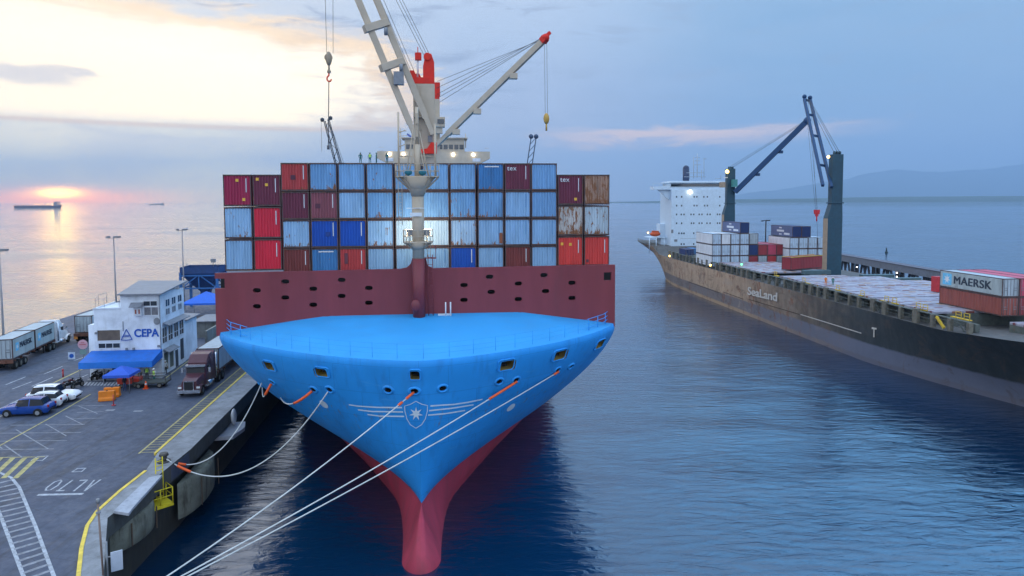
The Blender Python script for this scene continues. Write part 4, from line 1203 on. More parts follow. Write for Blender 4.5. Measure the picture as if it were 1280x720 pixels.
# ================================================================== THE SECOND, RUSTY SHIP
TH2 = R(4.6)
O2 = Vector((72.0, 132.5, 0))
S2 = Matrix.Translation(O2) @ Matrix.Rotation(TH2, 4, 'Z'); S2I = S2.inverted()
def s2(px, py, y): return S2I @ D(px, py, y)
def rust_hull_mat():
    m = bpy.data.materials.new('rusty_black_hull'); m.use_nodes = True
    t = NT(m.node_tree); b = t.n['Principled BSDF']
    co = t.new('ShaderNodeTexCoord').outputs['Object']; sp = t.new('ShaderNodeSeparateXYZ'); t.put(sp.inputs[0], co)
    n = t.noise(t.mapping(co, scale=(.6, .25, .5)), .5, 6, .65, .4)
    n2 = t.noise(t.mapping(co, scale=(1, .8, .22)), .8, 6, .7, .5)
    n3 = t.noise(t.mapping(co, scale=(1, .6, .4)), .9, 6, .7, .5)
    aft = t.mr(t.m('ADD', sp.outputs[1], t.m('MULTIPLY', t.m('SUBTRACT', n, .5), 46)), -24, 46)
    tan = t.mix(t.mr(n2, .3, .7), (.36, .245, .16), (.52, .37, .245))
    blk = t.mix(t.mr(n2, .3, .7), (.018, .026, .03), (.036, .046, .05))
    c = t.mix(t.m('MULTIPLY', aft, .95), blk, tan)
    # grey-blue exposed antifouling below the old waterline
    zl = t.m('ADD', sp.outputs[2], t.m('MULTIPLY', t.m('SUBTRACT', n3, .5), .5))
    c = t.mix(t.mr(zl, 3.35, 2.9), c, t.mix(t.m('MULTIPLY', aft, .75), t.mix(n3, (.10, .115, .16), (.155, .165, .215)), (.20, .16, .135)))
    c = t.mix(t.mr(zl, 1.0, .55), c, t.mix(aft, (.12, .12, .15), (.40, .27, .16)))
    # bleeding rust
    rs = t.m('MULTIPLY', t.mr(n3, .54, .64), t.mr(aft, .05, .5))
    c = t.mix(t.m('MULTIPLY', rs, .85), c, (.20, .065, .028))
    n5 = t.noise(t.mapping(co, scale=(1, .5, .9)), .35, 5, .7, .8)
    c = t.mix(t.m('MULTIPLY', t.mr(n5, .55, .62), .45), c, (.085, .06, .045))
    c = t.mix(t.m('MULTIPLY', t.m('MULTIPLY', t.mr(n5, .42, .36), aft), .5), c, (.36, .29, .23))
    st = t.m('MULTIPLY', t.mr(n2, .60, .74), .45)
    c = t.mix(st, c, (.10, .06, .04))
    t.put(b.inputs['Base Color'], c); b.inputs['Roughness'].default_value = .65
    t.put(b.inputs['Normal'], t.bump(n3, .2, .1))
    return m
rhull = rust_hull_mat()
ship2 = thing('cargo_ship', 'old rusty black and tan cargo ship with white aft house and two deck cranes', 'ship', O2, TH2)
# half breadth along the ship (local y: aft +, bow -): waterline and deck
wl2 = pchip([-78, -72, -60, -45, -30, -18, 40, 74, 94, 109, 117], [0, 1.2, 5.5, 10.5, 14.2, 16, 16, 15.6, 13.5, 8.5, .6])
dk2 = pchip([-86, -80, -70, -58, -44, -30, 60, 100, 122, 128, 130], [0, 4.5, 10, 13.8, 15.9, 16.1, 16.1, 16.0, 15.6, 14.6, 13.8])
zdk = pchip([-86, -60, -44, -36, 60, 95, 97, 103, 130], [12.0, 10.2, 9.0, 8.5, 8.5, 8.7, 9.2, 10.9, 11.4])
ys2 = list(np.linspace(-86, 130, 109))
mb = MB(); rowsP = []
for y in ys2:
    w0 = wl2(min(max(y, -78), 117)); zd = zdk(y); r_ = []
    if y < -78 or y > 117: w0 = 0
    for k in range(13):
        t_ = k / 12; z = -2 + (zd + 2) * t_
        tt = max(0, (z - 0.0)) / zd
        if y > 60: g = tt ** 1.1
        else: g = tt ** 1.5
        x = w0 + (dk2(y) - w0) * g
        zmin = 0
        if y > 117: zz_ = 3.2 + (y - 117) * .42; z = max(z, zz_) if z < zd else z; x = dk2(y) * min(1, max(0.0, (z - zz_) / (zd - zz_ + .01))) ** .5
        r_.append((x, y, z))
    rowsP.append(r_)
mb.grid([[(-a, b_, c) for a, b_, c in r_] for r_ in rowsP]); mb.grid(rowsP)
for i in range(len(rowsP) - 1):
    a = rowsP[i][-1]; b_ = rowsP[i + 1][-1]
    mb.add([(-a[0], a[1], a[2] - .02), (a[0], a[1], a[2] - .02), (b_[0], b_[1], b_[2] - .02), (-b_[0], b_[1], b_[2] - .02)], [(0, 1, 2, 3)], 1)
a = rowsP[-1]; mb.add([p for p in a] + [(-p[0], p[1], p[2]) for p in reversed(a)], [tuple(range(26))])
me = mb.mesh('hull')
bm = bmesh.new(); bm.from_mesh(me); bmesh.ops.remove_doubles(bm, verts=bm.verts, dist=.001); bmesh.ops.recalc_face_normals(bm, faces=bm.faces)
hull2_bvh = BVHTree.FromBMesh(bm); bm.to_mesh(me); bm.free()
deckm = mat('weather_deck', (.10, .10, .10), .8, var=.3, rust=.4)
me.materials.append(rhull); me.materials.append(deckm)
link('hull', me, None, ship2)
def hull2hit(px, py):
    o = S2I @ Vector((0, 0, H)); d = (S2I.to_3x3() @ ray(px, py)).normalized()
    h_ = hull2_bvh.ray_cast(o, d)
    return (h_[0], h_[1] if h_[1].dot(d) < 0 else -h_[1]) if h_[0] is not None else (None, None)
# hull name, draught line and tug mark
hl_white = mat('hull_letter_white', (.56, .52, .46), .7, var=.12, scale=1.2)
pa, _ = hull2hit(936, 364); pb_, _ = hull2hit(972, 372)
rt = (pb_ - pa); mid_ = (pa + pb_) / 2; n_ = Vector((-1, 0, 0))
span = rt.length
me_ = text_mesh('SeaLand', 2.5, 'hull_name', .02, .03)
w_ = max(v.co.x for v in me_.vertices) - min(v.co.x for v in me_.vertices)
for v in me_.vertices: v.co.x *= span / w_ * 1.02
bolden(me_, .10)
xform(me_, frame(mid_ + Vector((-.16, 0, 0)), rt, (0, 0, 1))); me_.materials.append(hl_white); link('hull_name', me_, None, ship2)
mb = MB()
def seg2(a, b_, h, off=.05, n=12):
    rows = []
    for k in range(n + 1):
        p, q = hull2hit(a[0] + (b_[0]-a[0]) * k / n, a[1] + (b_[1]-a[1]) * k / n)
        if p is None: continue
        rows.append([p + q * off + Vector((0, 0, h/2)), p + q * off - Vector((0, 0, h/2))])
    mb.grid(rows, 0, False)
seg2((1001, 393), (1077, 416.5), .16); seg2((1090, 410), (1096, 411), .28, n=4)
p, q = hull2hit(1093, 411); mb.box(p + q * .05 + Vector((0, 0, -.7)), (.06, .25, 1.3))
mb.build('hull_mark', hl_white, ship2)
mb = MB(); 
def seg3(a, b_, h): 
    seg2(a, b_, h, .12)
seg3((936, 374), (1000, 393), .12); seg3((860, 352), (900, 366), .12); seg3((905, 365), (930, 374), .12); mb.build('rubbing_strake', mat('strake_dark', (.035, .025, .02), .8, rust=.5), ship2)

# coaming box under the hatches and the hatch covers with lashing sockets
hatch_m = bpy.data.materials.new('hatch_cover_paint'); hatch_m.use_nodes = True
t = NT(hatch_m.node_tree); b = t.n['Principled BSDF']
co = t.new('ShaderNodeTexCoord').outputs['Object']
n = t.noise(t.mapping(co, scale=(.5, 1, 1)), .7, 5, .65, .3)
c = t.mix(t.mr(n, .35, .65), (.20, .20, .26), (.35, .35, .41))
vo = t.new('ShaderNodeTexVoronoi', feature='F1', distance='CHEBYCHEV'); t.put(vo.inputs['Vector'], t.mapping(co, scale=(.42, 1.1, 1))); vo.inputs['Scale'].default_value = 1.0; vo.inputs['Randomness'].default_value = .55
rsp = t.mr(vo.outputs['Distance'], .30, .27)
wn = t.noise(co, .8, 2, .5)
c = t.mix(t.m('MULTIPLY', rsp, t.mr(wn, .36, .42)), c, t.mix(t.mr(vo.outputs['Color'], .4, .6), (.15, .035, .04), (.30, .17, .07)))
c = t.mix(t.m('MULTIPLY', t.mr(n, .58, .66), .5), c, (.16, .09, .08))
t.put(b.inputs['Base Color'], c); b.inputs['Roughness'].default_value = .7
coam = mat('coaming_grey_green', (.10, .115, .105), .75, var=.25, rust=.3, dirt=.5)
HZ = 10.5
mb = MB()
mb.box((.4, -19.8, (7.5 + HZ - .35) / 2), (26.5, 29.4, HZ - .35 - 7.5)); mb.box((-5.0, 4.2, (7.5 + HZ - .36) / 2), (17.0, 18.4, HZ - .36 - 7.5)); mb.box((-6.5, 58, 9.0), (13, 60, 2.0)); mb.box((3, -54, (7 + HZ - .6) / 2), (24, 26, HZ - 7.6)); mb.build('hatch_coaming', coam, ship2)
ROWSY = [(-34.2, -27.2), (-27.0, -19.8), (-19.4, -12.2), (-12.0, -4.8), (-4.4, 2.8), (3.0, 10.2), (10.6, 13.4)]
for y0, y1 in ROWSY:
    xe = [(-14.6, -5.2), (-5.0, 5.6), (5.8, 15.4)]
    if y0 > -5: xe[2] = (5.8, 10.0)
    if y0 > 2: xe = xe[:2]
    if y0 > 10: xe = [(-14.6, -5.2), (-5.0, -.6)]
    for x0, x1 in xe:
        mb = MB(); mb.box(((x0 + x1) / 2, (y0 + y1) / 2 - .1, HZ - .17), (x1 - x0, y1 - y0 - .35, .34)); mb.build('hatch_cover', hatch_m, ship2, .04)
for y0, y1 in ((22, 34.5), (35, 47)):
    mb = MB(); mb.box((-6.9, (y0 + y1) / 2, HZ - .32), (15, y1 - y0, .36)); mb.build('hatch_cover', hatch_m, ship2, .04)
for y0, y1 in ((-50, -41), (-61, -51)):
    mb = MB(); mb.box((3, (y0 + y1) / 2, HZ - .55), (24, y1 - y0, .36)); mb.build('hatch_cover', hatch_m, ship2, .04)
# lashing posts, gunwale frames and walkway clutter along the berth side
postm = mat('lashing_post', (.16, .15, .12), .75, var=.3, rust=.35, dirt=.4)
ypost = -43.0; k = 0
yel = mat('safety_yellow', (.62, .42, .04), .6, var=.15, dirt=.3)
rndp = random.Random(11)
yp = -42.0
while yp < 86:
    x = -dk2(yp) + .55; zd = zdk(yp)
    big = rndp.random() < .35
    mb = MB(); h = HZ - zd - (.25 if not big else -.05)
    mb.box((x, yp, zd + h / 2), (.55, 1.0 if big else .55, h)); mb.build('lashing_post', postm, ship2)
    yp += rndp.uniform(2.6, 4.2)
mb = MB()
for y0 in range(-42, 84, 6):
    x = -dk2(y0) + .75; z = zdk(y0)
    mb.bar((x, y0, HZ - .25), (x, y0 + 6, HZ - .25), .5, .12); mb.bar((x - .3, y0, z + 1.05), (x - .3, y0 + 6, z + 1.05), .07); mb.bar((x - .3, y0, z + .55), (x - .3, y0 + 6, z + .55), .06)
    mb.box((x + 1.6, y0 + rndp.uniform(1, 5), z + .5), (rndp.uniform(.4, 1.2), rndp.uniform(.6, 2.0), rndp.uniform(.5, 1.2)))
    if rndp.random() < .6: mb.bar((x - .2, y0 + 1, z + .1), (x - .1, y0 + 2.6, z + 1.6), .14)
mb.build('side_walkway', coam, ship2)
for y0 in (-41, -39.5, -33, -31.5, -26, -24, -17.5, -10, 2, 14): 
    x = -dk2(y0) + 1.3; mb = MB()
    for dy in (0, 1.0): mb.tube([(x, y0 + dy, HZ - .2), (x, y0 + dy, HZ + .75)], .05, 5)
    for h in (.35, .75): mb.tube([(x, y0, HZ + h), (x, y0 + 1.0, HZ + h)], .05, 5)
    mb.build('access_rail', yel, ship2)
    mb = MB(); mb.box((x + .2, y0 + rndp.uniform(-1.5, 2), HZ - .12), (.5, rndp.uniform(1, 2.5), .12)); mb.build('toe_board', yel, ship2)
mb = MB(); mb.bar((-dk2(-37) + .4, -37.6, 8.8), (-dk2(-37) + .5, -35.9, 10.1), .3)
mb.build('gangway_brace', yel, ship2)
for y0, x0, w, z0 in ((16.0, -5, 6, HZ + .35), (12.5, 6.5, 7, HZ - .7), (7.5, 9.5, 6, HZ - .9), (-40, 1.2, 7, HZ + .35)):
    mb = MB(); mb.box((x0, y0, z0), (w, 1.4, .9 if z0 > HZ else 1.6)); mb.build('deck_locker', mat('locker_green', (.07, .12, .14), .6, var=.15, dirt=.3), ship2, .06)
rq = random.Random(3)
for k in range(16):
    mb = MB(); yy = rq.uniform(-2, 18); mb.box((rq.uniform(11.5, 14.5), yy, 9.0), (rq.uniform(.5, 1.4), rq.uniform(.6, 2.0), rq.uniform(.6, 1.6))); mb.build('deck_fitting', (coam, postm, yel)[k % 3] if k % 5 else coam, ship2)
# lamps along the deck
for px, py, y in ((1071, 334, 150), (1121, 341, 140), (1121, 346, 138)):
    mb = MB(); q = s2(px, py, y); mb.ball(q, .13, 8, 6); mb.build('deck_lamp', mat('lamp_cool', (1, .9, .8), emit=6), ship2)
for px, py, y in ((888, 331.5, 172), (837, 320, 215), (810, 291, 235)):
    mb = MB(); q = s2(px, py, y); mb.ball(q, .26, 8, 6); mb.build('deck_lamp', lampo, ship2)
q = s2(927, 330.5, 165); mb = MB(); mb.ball(q, .22, 8, 6); mb.build('deck_lamp', lampg, ship2)

# ---- accommodation house
hw_ = mat('house_white', (.55, .66, .76), .55, var=.06, dirt=.2, rust=.05)
fy = s2(872, 300, 235).y
xl = s2(838, 300, 235).x; xr = s2(908, 300, 235).x
ztop = s2(838, 237, 235).z
mb = MB(); mb.box(((xl + xr) / 2, fy + 6.5, (8 + ztop) / 2), (xr - xl, 13, ztop - 8))
mb.box(((xl + xr) / 2 + 2.5, fy + 7.5, 10.5), (xr - xl + 4, 13, 5))
house = mb.build('deck_house', hw_, ship2)
mb = MB(); zr = s2(838, 228, 235).z
wl_, wr_ = s2(816, 236, 235).x, s2(929, 236, 235).x
mb.box(((xl + xr) / 2, fy + 3.5, ztop + .55), (wr_ - wl_, 5, 1.1)); mb.box(((xl + xr) / 2, fy + 5, zr + .05), (xr - xl + 1.2, 10, .5)); mb.box(((xl + xr) / 2, fy + 6, (ztop + zr) / 2 + .4), (xr - xl - .3, 9, zr - ztop + .2))
for x_, s_ in ((xl, -1), (xr, 1)): mb.extr([(x_, fy + 2, ztop), (x_ + s_ * 4.3, fy + 2, ztop), (x_, fy + 2, ztop - 3.6)], (0, .5, 0))
brg = mb.build('navigation_bridge', hw_, house)
mb = MB(); zwn = s2(838, 233.8, 235).z
mb.box(((xl + xr) / 2, fy + 1.4, zwn + .3), (xr - xl - .5, .1, 1.35)); mb.box(((xl + xr) / 2, fy + .95, zwn + .1), (xr - xl + .3, .1, .1)); mb.build('bridge_window', glass, brg)
mb = MB()
for x_ in (wl_, wl_ + 2.2, wl_ + 4.4, xl): mb.tube([(x_, fy + 1, ztop + 1.1), (x_, fy + 1, ztop + 2.2)], .06, 5)
mb.tube([(wl_, fy + 1, ztop + 2.2), (xl, fy + 1, ztop + 2.2)], .06, 5); mb.build('bridge_rail', hw_, brg)
WIN = {246: (845, 851.5, 867.5, 871, 880, 884.5, 900.5), 257: (845, 851.5, 867.5, 871, 881, 884.5, 900.5), 268: (845, 851, 854.5, 863.5, 867, 874, 877.5, 884.5, 888, 897.5, 900.5), 279: (845, 851.5, 864, 867, 874, 877.5, 884, 888, 897.5, 900.5), 291.5: (848, 851.5, 854.5, 867), 305: (851, 854.5, 867)}
mb = MB()
for y_, xs_ in WIN.items():
    for x_ in xs_: q = s2(x_, y_, 235); mb.box((q.x, fy - .01, q.z), (.42, .1, .55))
mb.build('cabin_window', glass, house)
mb = MB()
for px, py, w, h in ((839.5, 289, 2.1, 3.6), (842.5, 289, .2, .2), (841, 296, .3, .3), (844, 300.5, 3, 2.4)): q = s2(px, py, 235); mb.box((q.x, fy - .01, q.z), (w * .27 * 1.3, .1, h * .27 * 1.2))
mb.box((s2(864, 300, 235).x, fy - 2.0, s2(864, 297.5, 235).z), (9, .06, .08)); mb.build('vent_panel', grey, house)
mb = MB()
for x_, y0, y1, r_ in ((867, 223, 196, .12), (871.5, 222, 192, .14), (880, 224, 198, .1), (862, 224, 214, .1), (877, 224, 212, .1)):
    a = s2(x_, y0, 238); b_ = s2(x_, y1, 238); mb.tube([a, b_], r_, 6)
for x0, x1, y_ in ((868, 875, 197), (868.5, 875, 201), (868, 876, 206), (855, 882, 221), (858, 880, 216), (879, 883, 198.5), (894, 901, 223)): a = s2(x0, y_, 238); b_ = s2(x1, y_, 238); mb.tube([a, b_], .09, 5)
q = s2(901, 224, 238); mb.tube([q, q + Vector((0, 0, 1.4))], .08, 5)
mb.build('radio_mast', mat('mast_grey', (.35, .40, .46), .6), house)
mb = MB(); q = s2(857.5, 217, 246); mb.tube([(q.x, q.y, q.z - 4), (q.x, q.y, q.z + 1.8)], 1.15, 12); mb.ball((q.x, q.y, q.z + 1.8), 1.15, 10, 6); mb.build('funnel', mat('funnel_dark', (.03, .045, .09), .5), house)
mb = MB(); q = s2(863, 240, 234.3); mb.ball(q, .5, 8, 6); mb.build('deck_lamp', lampw, house)
# stern deck: lifeboat, rails
q = s2(819, 292.5, 240); mb = MB(); mb.ball(q, 1.0, 12, 8, 0, (1.9, 1.0, .9)); mb.box(q + Vector((0, 0, .8)), (2.2, 1.2, .7)); mb.build('lifeboat', mat('lifeboat_orange', (.55, .09, .03), .5), ship2)
mb = MB(); q = s2(822, 297, 240); mb.box((q.x + 1.5, q.y + 3, q.z), (9, 8, .25)); mb.box((q.x + 3.5, q.y + 2, q.z - 2.4), (5, 5, 4.6))
for dx in (-4, -1.6, 1.2): mb.tube([(q.x + dx, q.y - 3.8, q.z - 5), (q.x + dx, q.y - 3.8, q.z)], .12, 6)
for dx in (2.2, 4.5): mb.box((q.x + dx, q.y + 3, q.z + 2.4), (2.4, 4, 4.6))
mb.build('boat_deck', hw_, ship2)
mb = MB()
for y_ in range(99, 130, 3):
    x = -dk2(y_) + .3; mb.tube([(x, y_, zdk(y_)), (x, y_, zdk(y_) + 1.0)], .06, 5)
for h in (.5, 1.0): mb.tube([(-dk2(y_) + .3, y_, zdk(y_) + h) for y_ in range(99, 130, 3)], .05, 5)
mb.build('stern_rail', postm, ship2)

# ---- deck cranes of the rusty ship
cr_m = mat('crane_slate', (.020, .062, .095), .55, var=.15, dirt=.25)
cr_t = mat('crane_tan', (.33, .25, .18), .6, var=.15)
def crane2(px, y, top_py, base_w, foot_px, tip_px, tip_y, twin):
    c = s2(px, 300, y); zt = s2(px, top_py, y).z
    zw = 10.2 + (zt - 10.2) * .55
    mb = MB()
    w = base_w
    dp = w * .56
    mb.box((c.x, c.y, (8.5 + zw - 2) / 2), (w, dp, zw - 2 - 8.5))
    o_ = w / 2; u_ = w * .36; v_ = dp * .45
    vs = [(c.x + a * o_, c.y + b_ * dp / 2, zw - 2) for a, b_ in ((-1, -1), (1, -1), (1, 1), (-1, 1))] + [(c.x + a * u_ + .12 * w, c.y + b_ * v_, zw + 1) for a, b_ in ((-1, -1), (1, -1), (1, 1), (-1, 1))]
    mb.add(vs, [(0, 1, 5, 4), (1, 2, 6, 5), (2, 3, 7, 6), (3, 0, 4, 7)])
    mb.box((c.x + .12 * w, c.y, (zw + 1 + zt) / 2), (u_ * 2, v_ * 2, zt - zw - 1))
    mb.box((c.x + .12 * w, c.y, zw + 1.2), (u_ * 2 + .5, v_ * 2 + .5, .25))
    for dx in (-.6, 0, .6): mb.cyl((c.x + .12 * w + dx, c.y - .3, zt + .3), .42, .3, 10, axis='X')
    tw_ = mb.build('crane_tower', cr_m, ship2, .05)
    mb = MB(); mb.box((c.x - w / 2 - .02, c.y, (8.5 + zw - 2) / 2), (.06, dp * .98, zw - 2.4 - 8.5)); mb.build('tower_side', cr_t, tw_)
    ft = s2(*foot_px, y - 1.5); tp = s2(*tip_px, tip_y)
    mb = MB(); dj = (tp - ft); dn = dj.normalized()
    if twin:
        sd_ = Vector((1, .1, 0)); sd_ = (sd_ - dn * sd_.dot(dn)).normalized()
        for s_ in (-1, 1): mb.bar(ft + sd_ * s_ * .95, tp + sd_ * s_ * .75, .55, .7)
        for f_ in (.22, .55, .8, .985): cc = ft + dj * f_; mb.bar(cc - sd_ * .9, cc + sd_ * .9, .4, .5)
        for s_ in (-1, 1): mb.ball(tp + sd_ * s_ * .7 + Vector((0, 0, .5)), .55, 8, 6)
    else:
        mb.bar(ft, tp, 1.35, 1.3); mb.ball(tp, 1.1, 8, 6)
        for f_ in (.3, .62): cc = ft + dj * f_ + Vector((.6, 0, -.9)); mb.box(cc, (1.0, .8, .8))
    jb = mb.build('jib', mat('jib_blue', (.012, .05, .13), .5, var=.1), tw_)
    mb = MB()
    for dx in (-.5, .3, .8): mb.tube([(c.x + .12 * w + dx, c.y, zt + .4), tp + Vector((dx * .5, 0, .3))], .045, 4)
    mb.build('luffing_wire', wire, jb)
    return tw_, jb, c, zt, tp
twA, jbA, cA, zA, tA = crane2(910, 208, 211, 3.4, (919, 240), (1009, 151), 196, False)
twB, jbB, cB, zB, tB = crane2(1040.5, 151, 193, 3.35, (1034, 233), (1009, 124), 170, True)
mb = MB(); q = s2(909, 214.5, 205.5); mb.ball(q, .55, 8, 6); mb.build('crane_lamp', lampo, twA)
mb = MB(); q = s2(1035.5, 196, 149); mb.ball(q, .3, 8, 6); mb.build('crane_lamp', lampo, twB)
mb = MB(); q = s2(918, 229, 206); mb.box(q, (1.3, 1.6, 2.2)); mb.build('operator_cab', mat('cab_green', (.06, .25, .24), .4), twA)
mb = MB(); q = s2(903, 231, 206.5); mb.box(q, (1.4, 1.2, 1.6)); q = s2(902, 228, 206); mb.build('tower_box', cr_t, twA)
mb = MB(); q = s2(907, 222, 205.9); mb.box(q, (1.2, .05, .22)); mb.build('capacity_plate', white_p, twA)
hq = s2(1021, 266, 170)
mb = MB()
for dx, dy in ((-.9, 0), (.3, .2), (1.9, -.4)): mb.tube([(hq.x + dx * .4, hq.y, hq.z + .8 if dx < 1 else 12), (tB.x + dx * .5, tB.y, tB.z)], .03, 4)
mb.build('hoist_wire', wire, jbB)
mb = MB(); mb.box((hq.x, hq.y, hq.z + .2), (1.1, .7, 1.1), taper=1.15); mb.box((hq.x, hq.y, hq.z - .6), (.6, .5, .6)); mb.tube([(hq.x, hq.y, hq.z - .8), (hq.x, hq.y, hq.z - 2.1)], .16, 8); mb.build('hook_block', mat('hook_red', (.6, .03, .04), .5), jbB)

# ---- containers on the rusty ship
GRP = 'containers on deck of the rusty ship'
def put2(kind, code, px, py, y, label, rot=0.0, marks=(), nm='shipping_container'):
    p = D(px, py, y)
    return container(kind, code, p, TH2 + rot, label, GRP, marks)
# outboard block: six columns, three tiers of door ends
colsA = [['whd', 'whd', 'whd'], ['wh', 'whd', 'whd'], ['whd', 'whd', 'whd'], ['whd', 'whd', 'whd'], ['gy', 'nv', 'mr'], [None, 'mr', 'gy'], [None, 'pk', 'rd'], [None, 'mr', 'gy']]
cnames = ['outermost', 'second', 'third', 'fourth', 'fifth', 'sixth', 'seventh', 'eighth']
tn = ['top', 'middle', 'bottom']
base = S2I @ D(890, 329.5, 180)
for i, cl in enumerate(colsA):
    for k, code in enumerate(cl):
        if code is None: continue
        loc = S2 @ Vector((base.x + 1.22 + i * 2.5, base.y, 8.95 + (2 - k) * 2.92 + (0 if i else 0)))
        plain = code == 'wh' and i
        sd_ = {'whd': 'white door-ended', 'wh': 'smooth white', 'gy': 'grey', 'nv': 'dark navy', 'mr': 'maroon', 'pk': 'faded red', 'rd': 'bright red'}[code]
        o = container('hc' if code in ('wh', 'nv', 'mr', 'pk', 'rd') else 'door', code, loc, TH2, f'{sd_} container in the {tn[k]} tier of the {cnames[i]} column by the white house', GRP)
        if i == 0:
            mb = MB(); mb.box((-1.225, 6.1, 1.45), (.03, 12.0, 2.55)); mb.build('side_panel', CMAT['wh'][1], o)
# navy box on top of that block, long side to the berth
bt = S2 @ Vector((base.x + 1.22 + 2.5 * 3, base.y, 8.95 + 3 * 2.92))
o = container('hc', 'nv', bt, TH2, 'dark navy container standing alone on top of the white block', GRP)
mb = MB(); mb.box((-1.225, 6.1, 1.45), (.03, 12.0, 2.6)); mb.build('side_panel', CMAT['nb'][1], o)
mb = MB(); mb.box((-1.26, 6.6, 1.5), (.03, 4.6, .55)); mb.box((-1.26, 6.6, 2.3), (.03, 1.5, .3)); mb.box((-1.26, 6.6, .7), (.03, 1.5, .3)); mb.box((-1.26, 2.8, .75), (.03, 3.2, .5)); mb.build('side_emblem', mark_w, o)
# inboard block
bB = S2I @ D(987, 311, 178)
for i in range(4):
    for k in range(2):
        loc = S2 @ Vector((bB.x + 1.22 + i * 2.5, bB.y, 9.0 + (1 - k) * 2.92 + 1.9))
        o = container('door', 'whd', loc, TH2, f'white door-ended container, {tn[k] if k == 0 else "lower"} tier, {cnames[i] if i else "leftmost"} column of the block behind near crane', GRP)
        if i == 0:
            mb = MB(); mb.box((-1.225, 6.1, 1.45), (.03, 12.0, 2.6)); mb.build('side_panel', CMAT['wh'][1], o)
for i in range(2):
    loc = S2 @ Vector((bB.x + 1.9 + i * 2.5, bB.y, 9.0 + 2 * 2.92 + 1.9))
    o = container('hc', 'nv', loc, TH2, f'dark navy container {"left" if i == 0 else "right"} of the pair under the red hook', GRP)
    if i == 0:
        mb = MB(); mb.box((-1.225, 6.1, 1.45), (.03, 12.0, 2.6)); mb.build('side_panel', CMAT['nb'][1], o)
        mb = MB(); mb.box((-1.26, 6.6, 1.5), (.03, 4.0, .5)); mb.box((-1.26, 6.6, 2.3), (.03, 1.4, .3)); mb.box((-1.26, 6.6, .6), (.03, 1.4, .3)); mb.box((-1.26, 3.0, .8), (.03, 3, .5)); mb.build('side_emblem', mark_w, o)
for i in range(4):
    loc = S2 @ Vector((bB.x + 1.22 + i * 2.5, bB.y, 9.0 - 1.02))
    container('door', 'mr', loc, TH2, f'maroon container, {cnames[i] if i else "leftmost"} under the white block behind the near crane', GRP)
# long maroon box lying across the hatch, yellow top rail
loc = D(983, 324, 156); loc.z = 10.55
o = container('hc', 'mr', loc, TH2 + R(-62), 'long maroon container with yellow top rail set askew on the hatch', GRP)
mb = MB()
for sx in (-1, 1): mb.box((sx * 1.2, 6.1, 2.9), (.08, 12.19, .16))
mb.build('top_rail', yel, o)
# small dark blue box near the poop
loc = D(862, 323, 205); loc.z = 9.2
o = container('twenty', 'nv', loc, TH2, 'small dark blue container in front of the white house', GRP)
loc = D(870, 323, 208); loc.z = 9.2
container('twenty', 'db', loc, TH2, 'small deep blue container between the navy box and the white block', GRP)
# near group
yA = (S2I @ D(1253, 380, 93)).y
xA = (S2I @ D(1253, 365, 93)).x
def near(i, k, code, lab, kind='door_std', dy=0):
    return container(kind, code, S2 @ Vector((xA + 1.22 + i * 2.5, yA + dy, HZ + .02 + k * 2.6)), TH2, lab, 'containers on the hatch of the rusty ship at the right edge')
o = near(0, 1, 'gy', 'grey container with dark lettering and a light blue emblem on its side')
mb = MB(); mb.box((-1.226, 6.1, 1.33), (.02, 11.9, 2.2)); mb.build('side_panel', cm('box_side_grey', (.37, .43, .44), .16, .35), o)
me_ = text_mesh('MAERSK', 1.62, 'side_lettering', .012, 0, spacing=1.06)
w_ = max(v.co.x for v in me_.vertices) - min(v.co.x for v in me_.vertices)
for v in me_.vertices: v.co.x *= 7.2 / w_
bolden(me_, .07)
xform(me_, frame((-1.25, 5.6, 1.3), (0, -1, 0), (0, 0, 1))); me_.materials.append(mat('letter_dark', (.03, .045, .07), .6)); link('side_lettering', me_, None, o)
def star_panel(o, y, size):
    mb = MB(); mb.box((-1.24, y, 1.33), (.03, size * 1.1, size)); e = mb.build('emblem_panel', mat('emblem_blue', (.15, .50, .75), .6), o)
    mb = MB(); pts = [(-1.262, y + (size * .42 if k % 2 == 0 else size * .17) * math.sin(2 * math.pi * k / 14), 1.33 + (size * .42 if k % 2 == 0 else size * .17) * math.cos(2 * math.pi * k / 14)) for k in range(14)]
    mb.add([(-1.262, y, 1.33)] + pts, [(0, i + 1, (i + 1) % 14 + 1) for i in range(14)]); mb.build('emblem_star', white_p, e)
star_panel(o, 10.6, 1.7)
near(0, 0, 'bn', 'brown container under the grey lettered one')
near(1, 1, 'pk', 'faded red container with pink roof beside the grey lettered one')
near(1, 0, 'mr', 'dark maroon container beneath the pink roofed one')
near(2, 1, 'pk', 'faded red container at the right edge of the picture, upper tier')
near(2, 0, 'mr', 'maroon container at the right edge of the picture, lower tier')
# ================================================================== ON THE PIER
def ql(px, py, z=QZ): return PIER_I @ G(px, py, z)
wallw = concrete_mat('rendered_wall', (.70, .75, .82), .16, .22)
roofm = mat('zinc_roof', (.20, .21, .24), .55, var=.2, rust=.15, dirt=.3)
winm = mat('office_window', (.03, .04, .055), .15, var=.2)
winb = mat('blind_brown', (.13, .10, .08), .6, var=.2)
awn = mat('awning_blue', (.015, .13, .50), .6, var=.15, dirt=.15)
awn2 = mat('awning_blue_band', (.02, .17, .58), .6, var=.1)
signb = mat('sign_blue', (.01, .09, .42), .5, var=.05)
frame_w = mat('frame_white', (.62, .65, .69), .5, var=.06)
# ---- the white office building
fr_ = ql(203, 470); fl_ = ql(109, 462)
bx1 = fr_.x; by0 = fr_.y; bx0 = bx1 - 9.4
off = thing('office_building', 'white two storey port office with blue awning and blue lettering on the pier', 'building', Q(bx1, by0), TH)
off.scale = (.787, 1, 1)
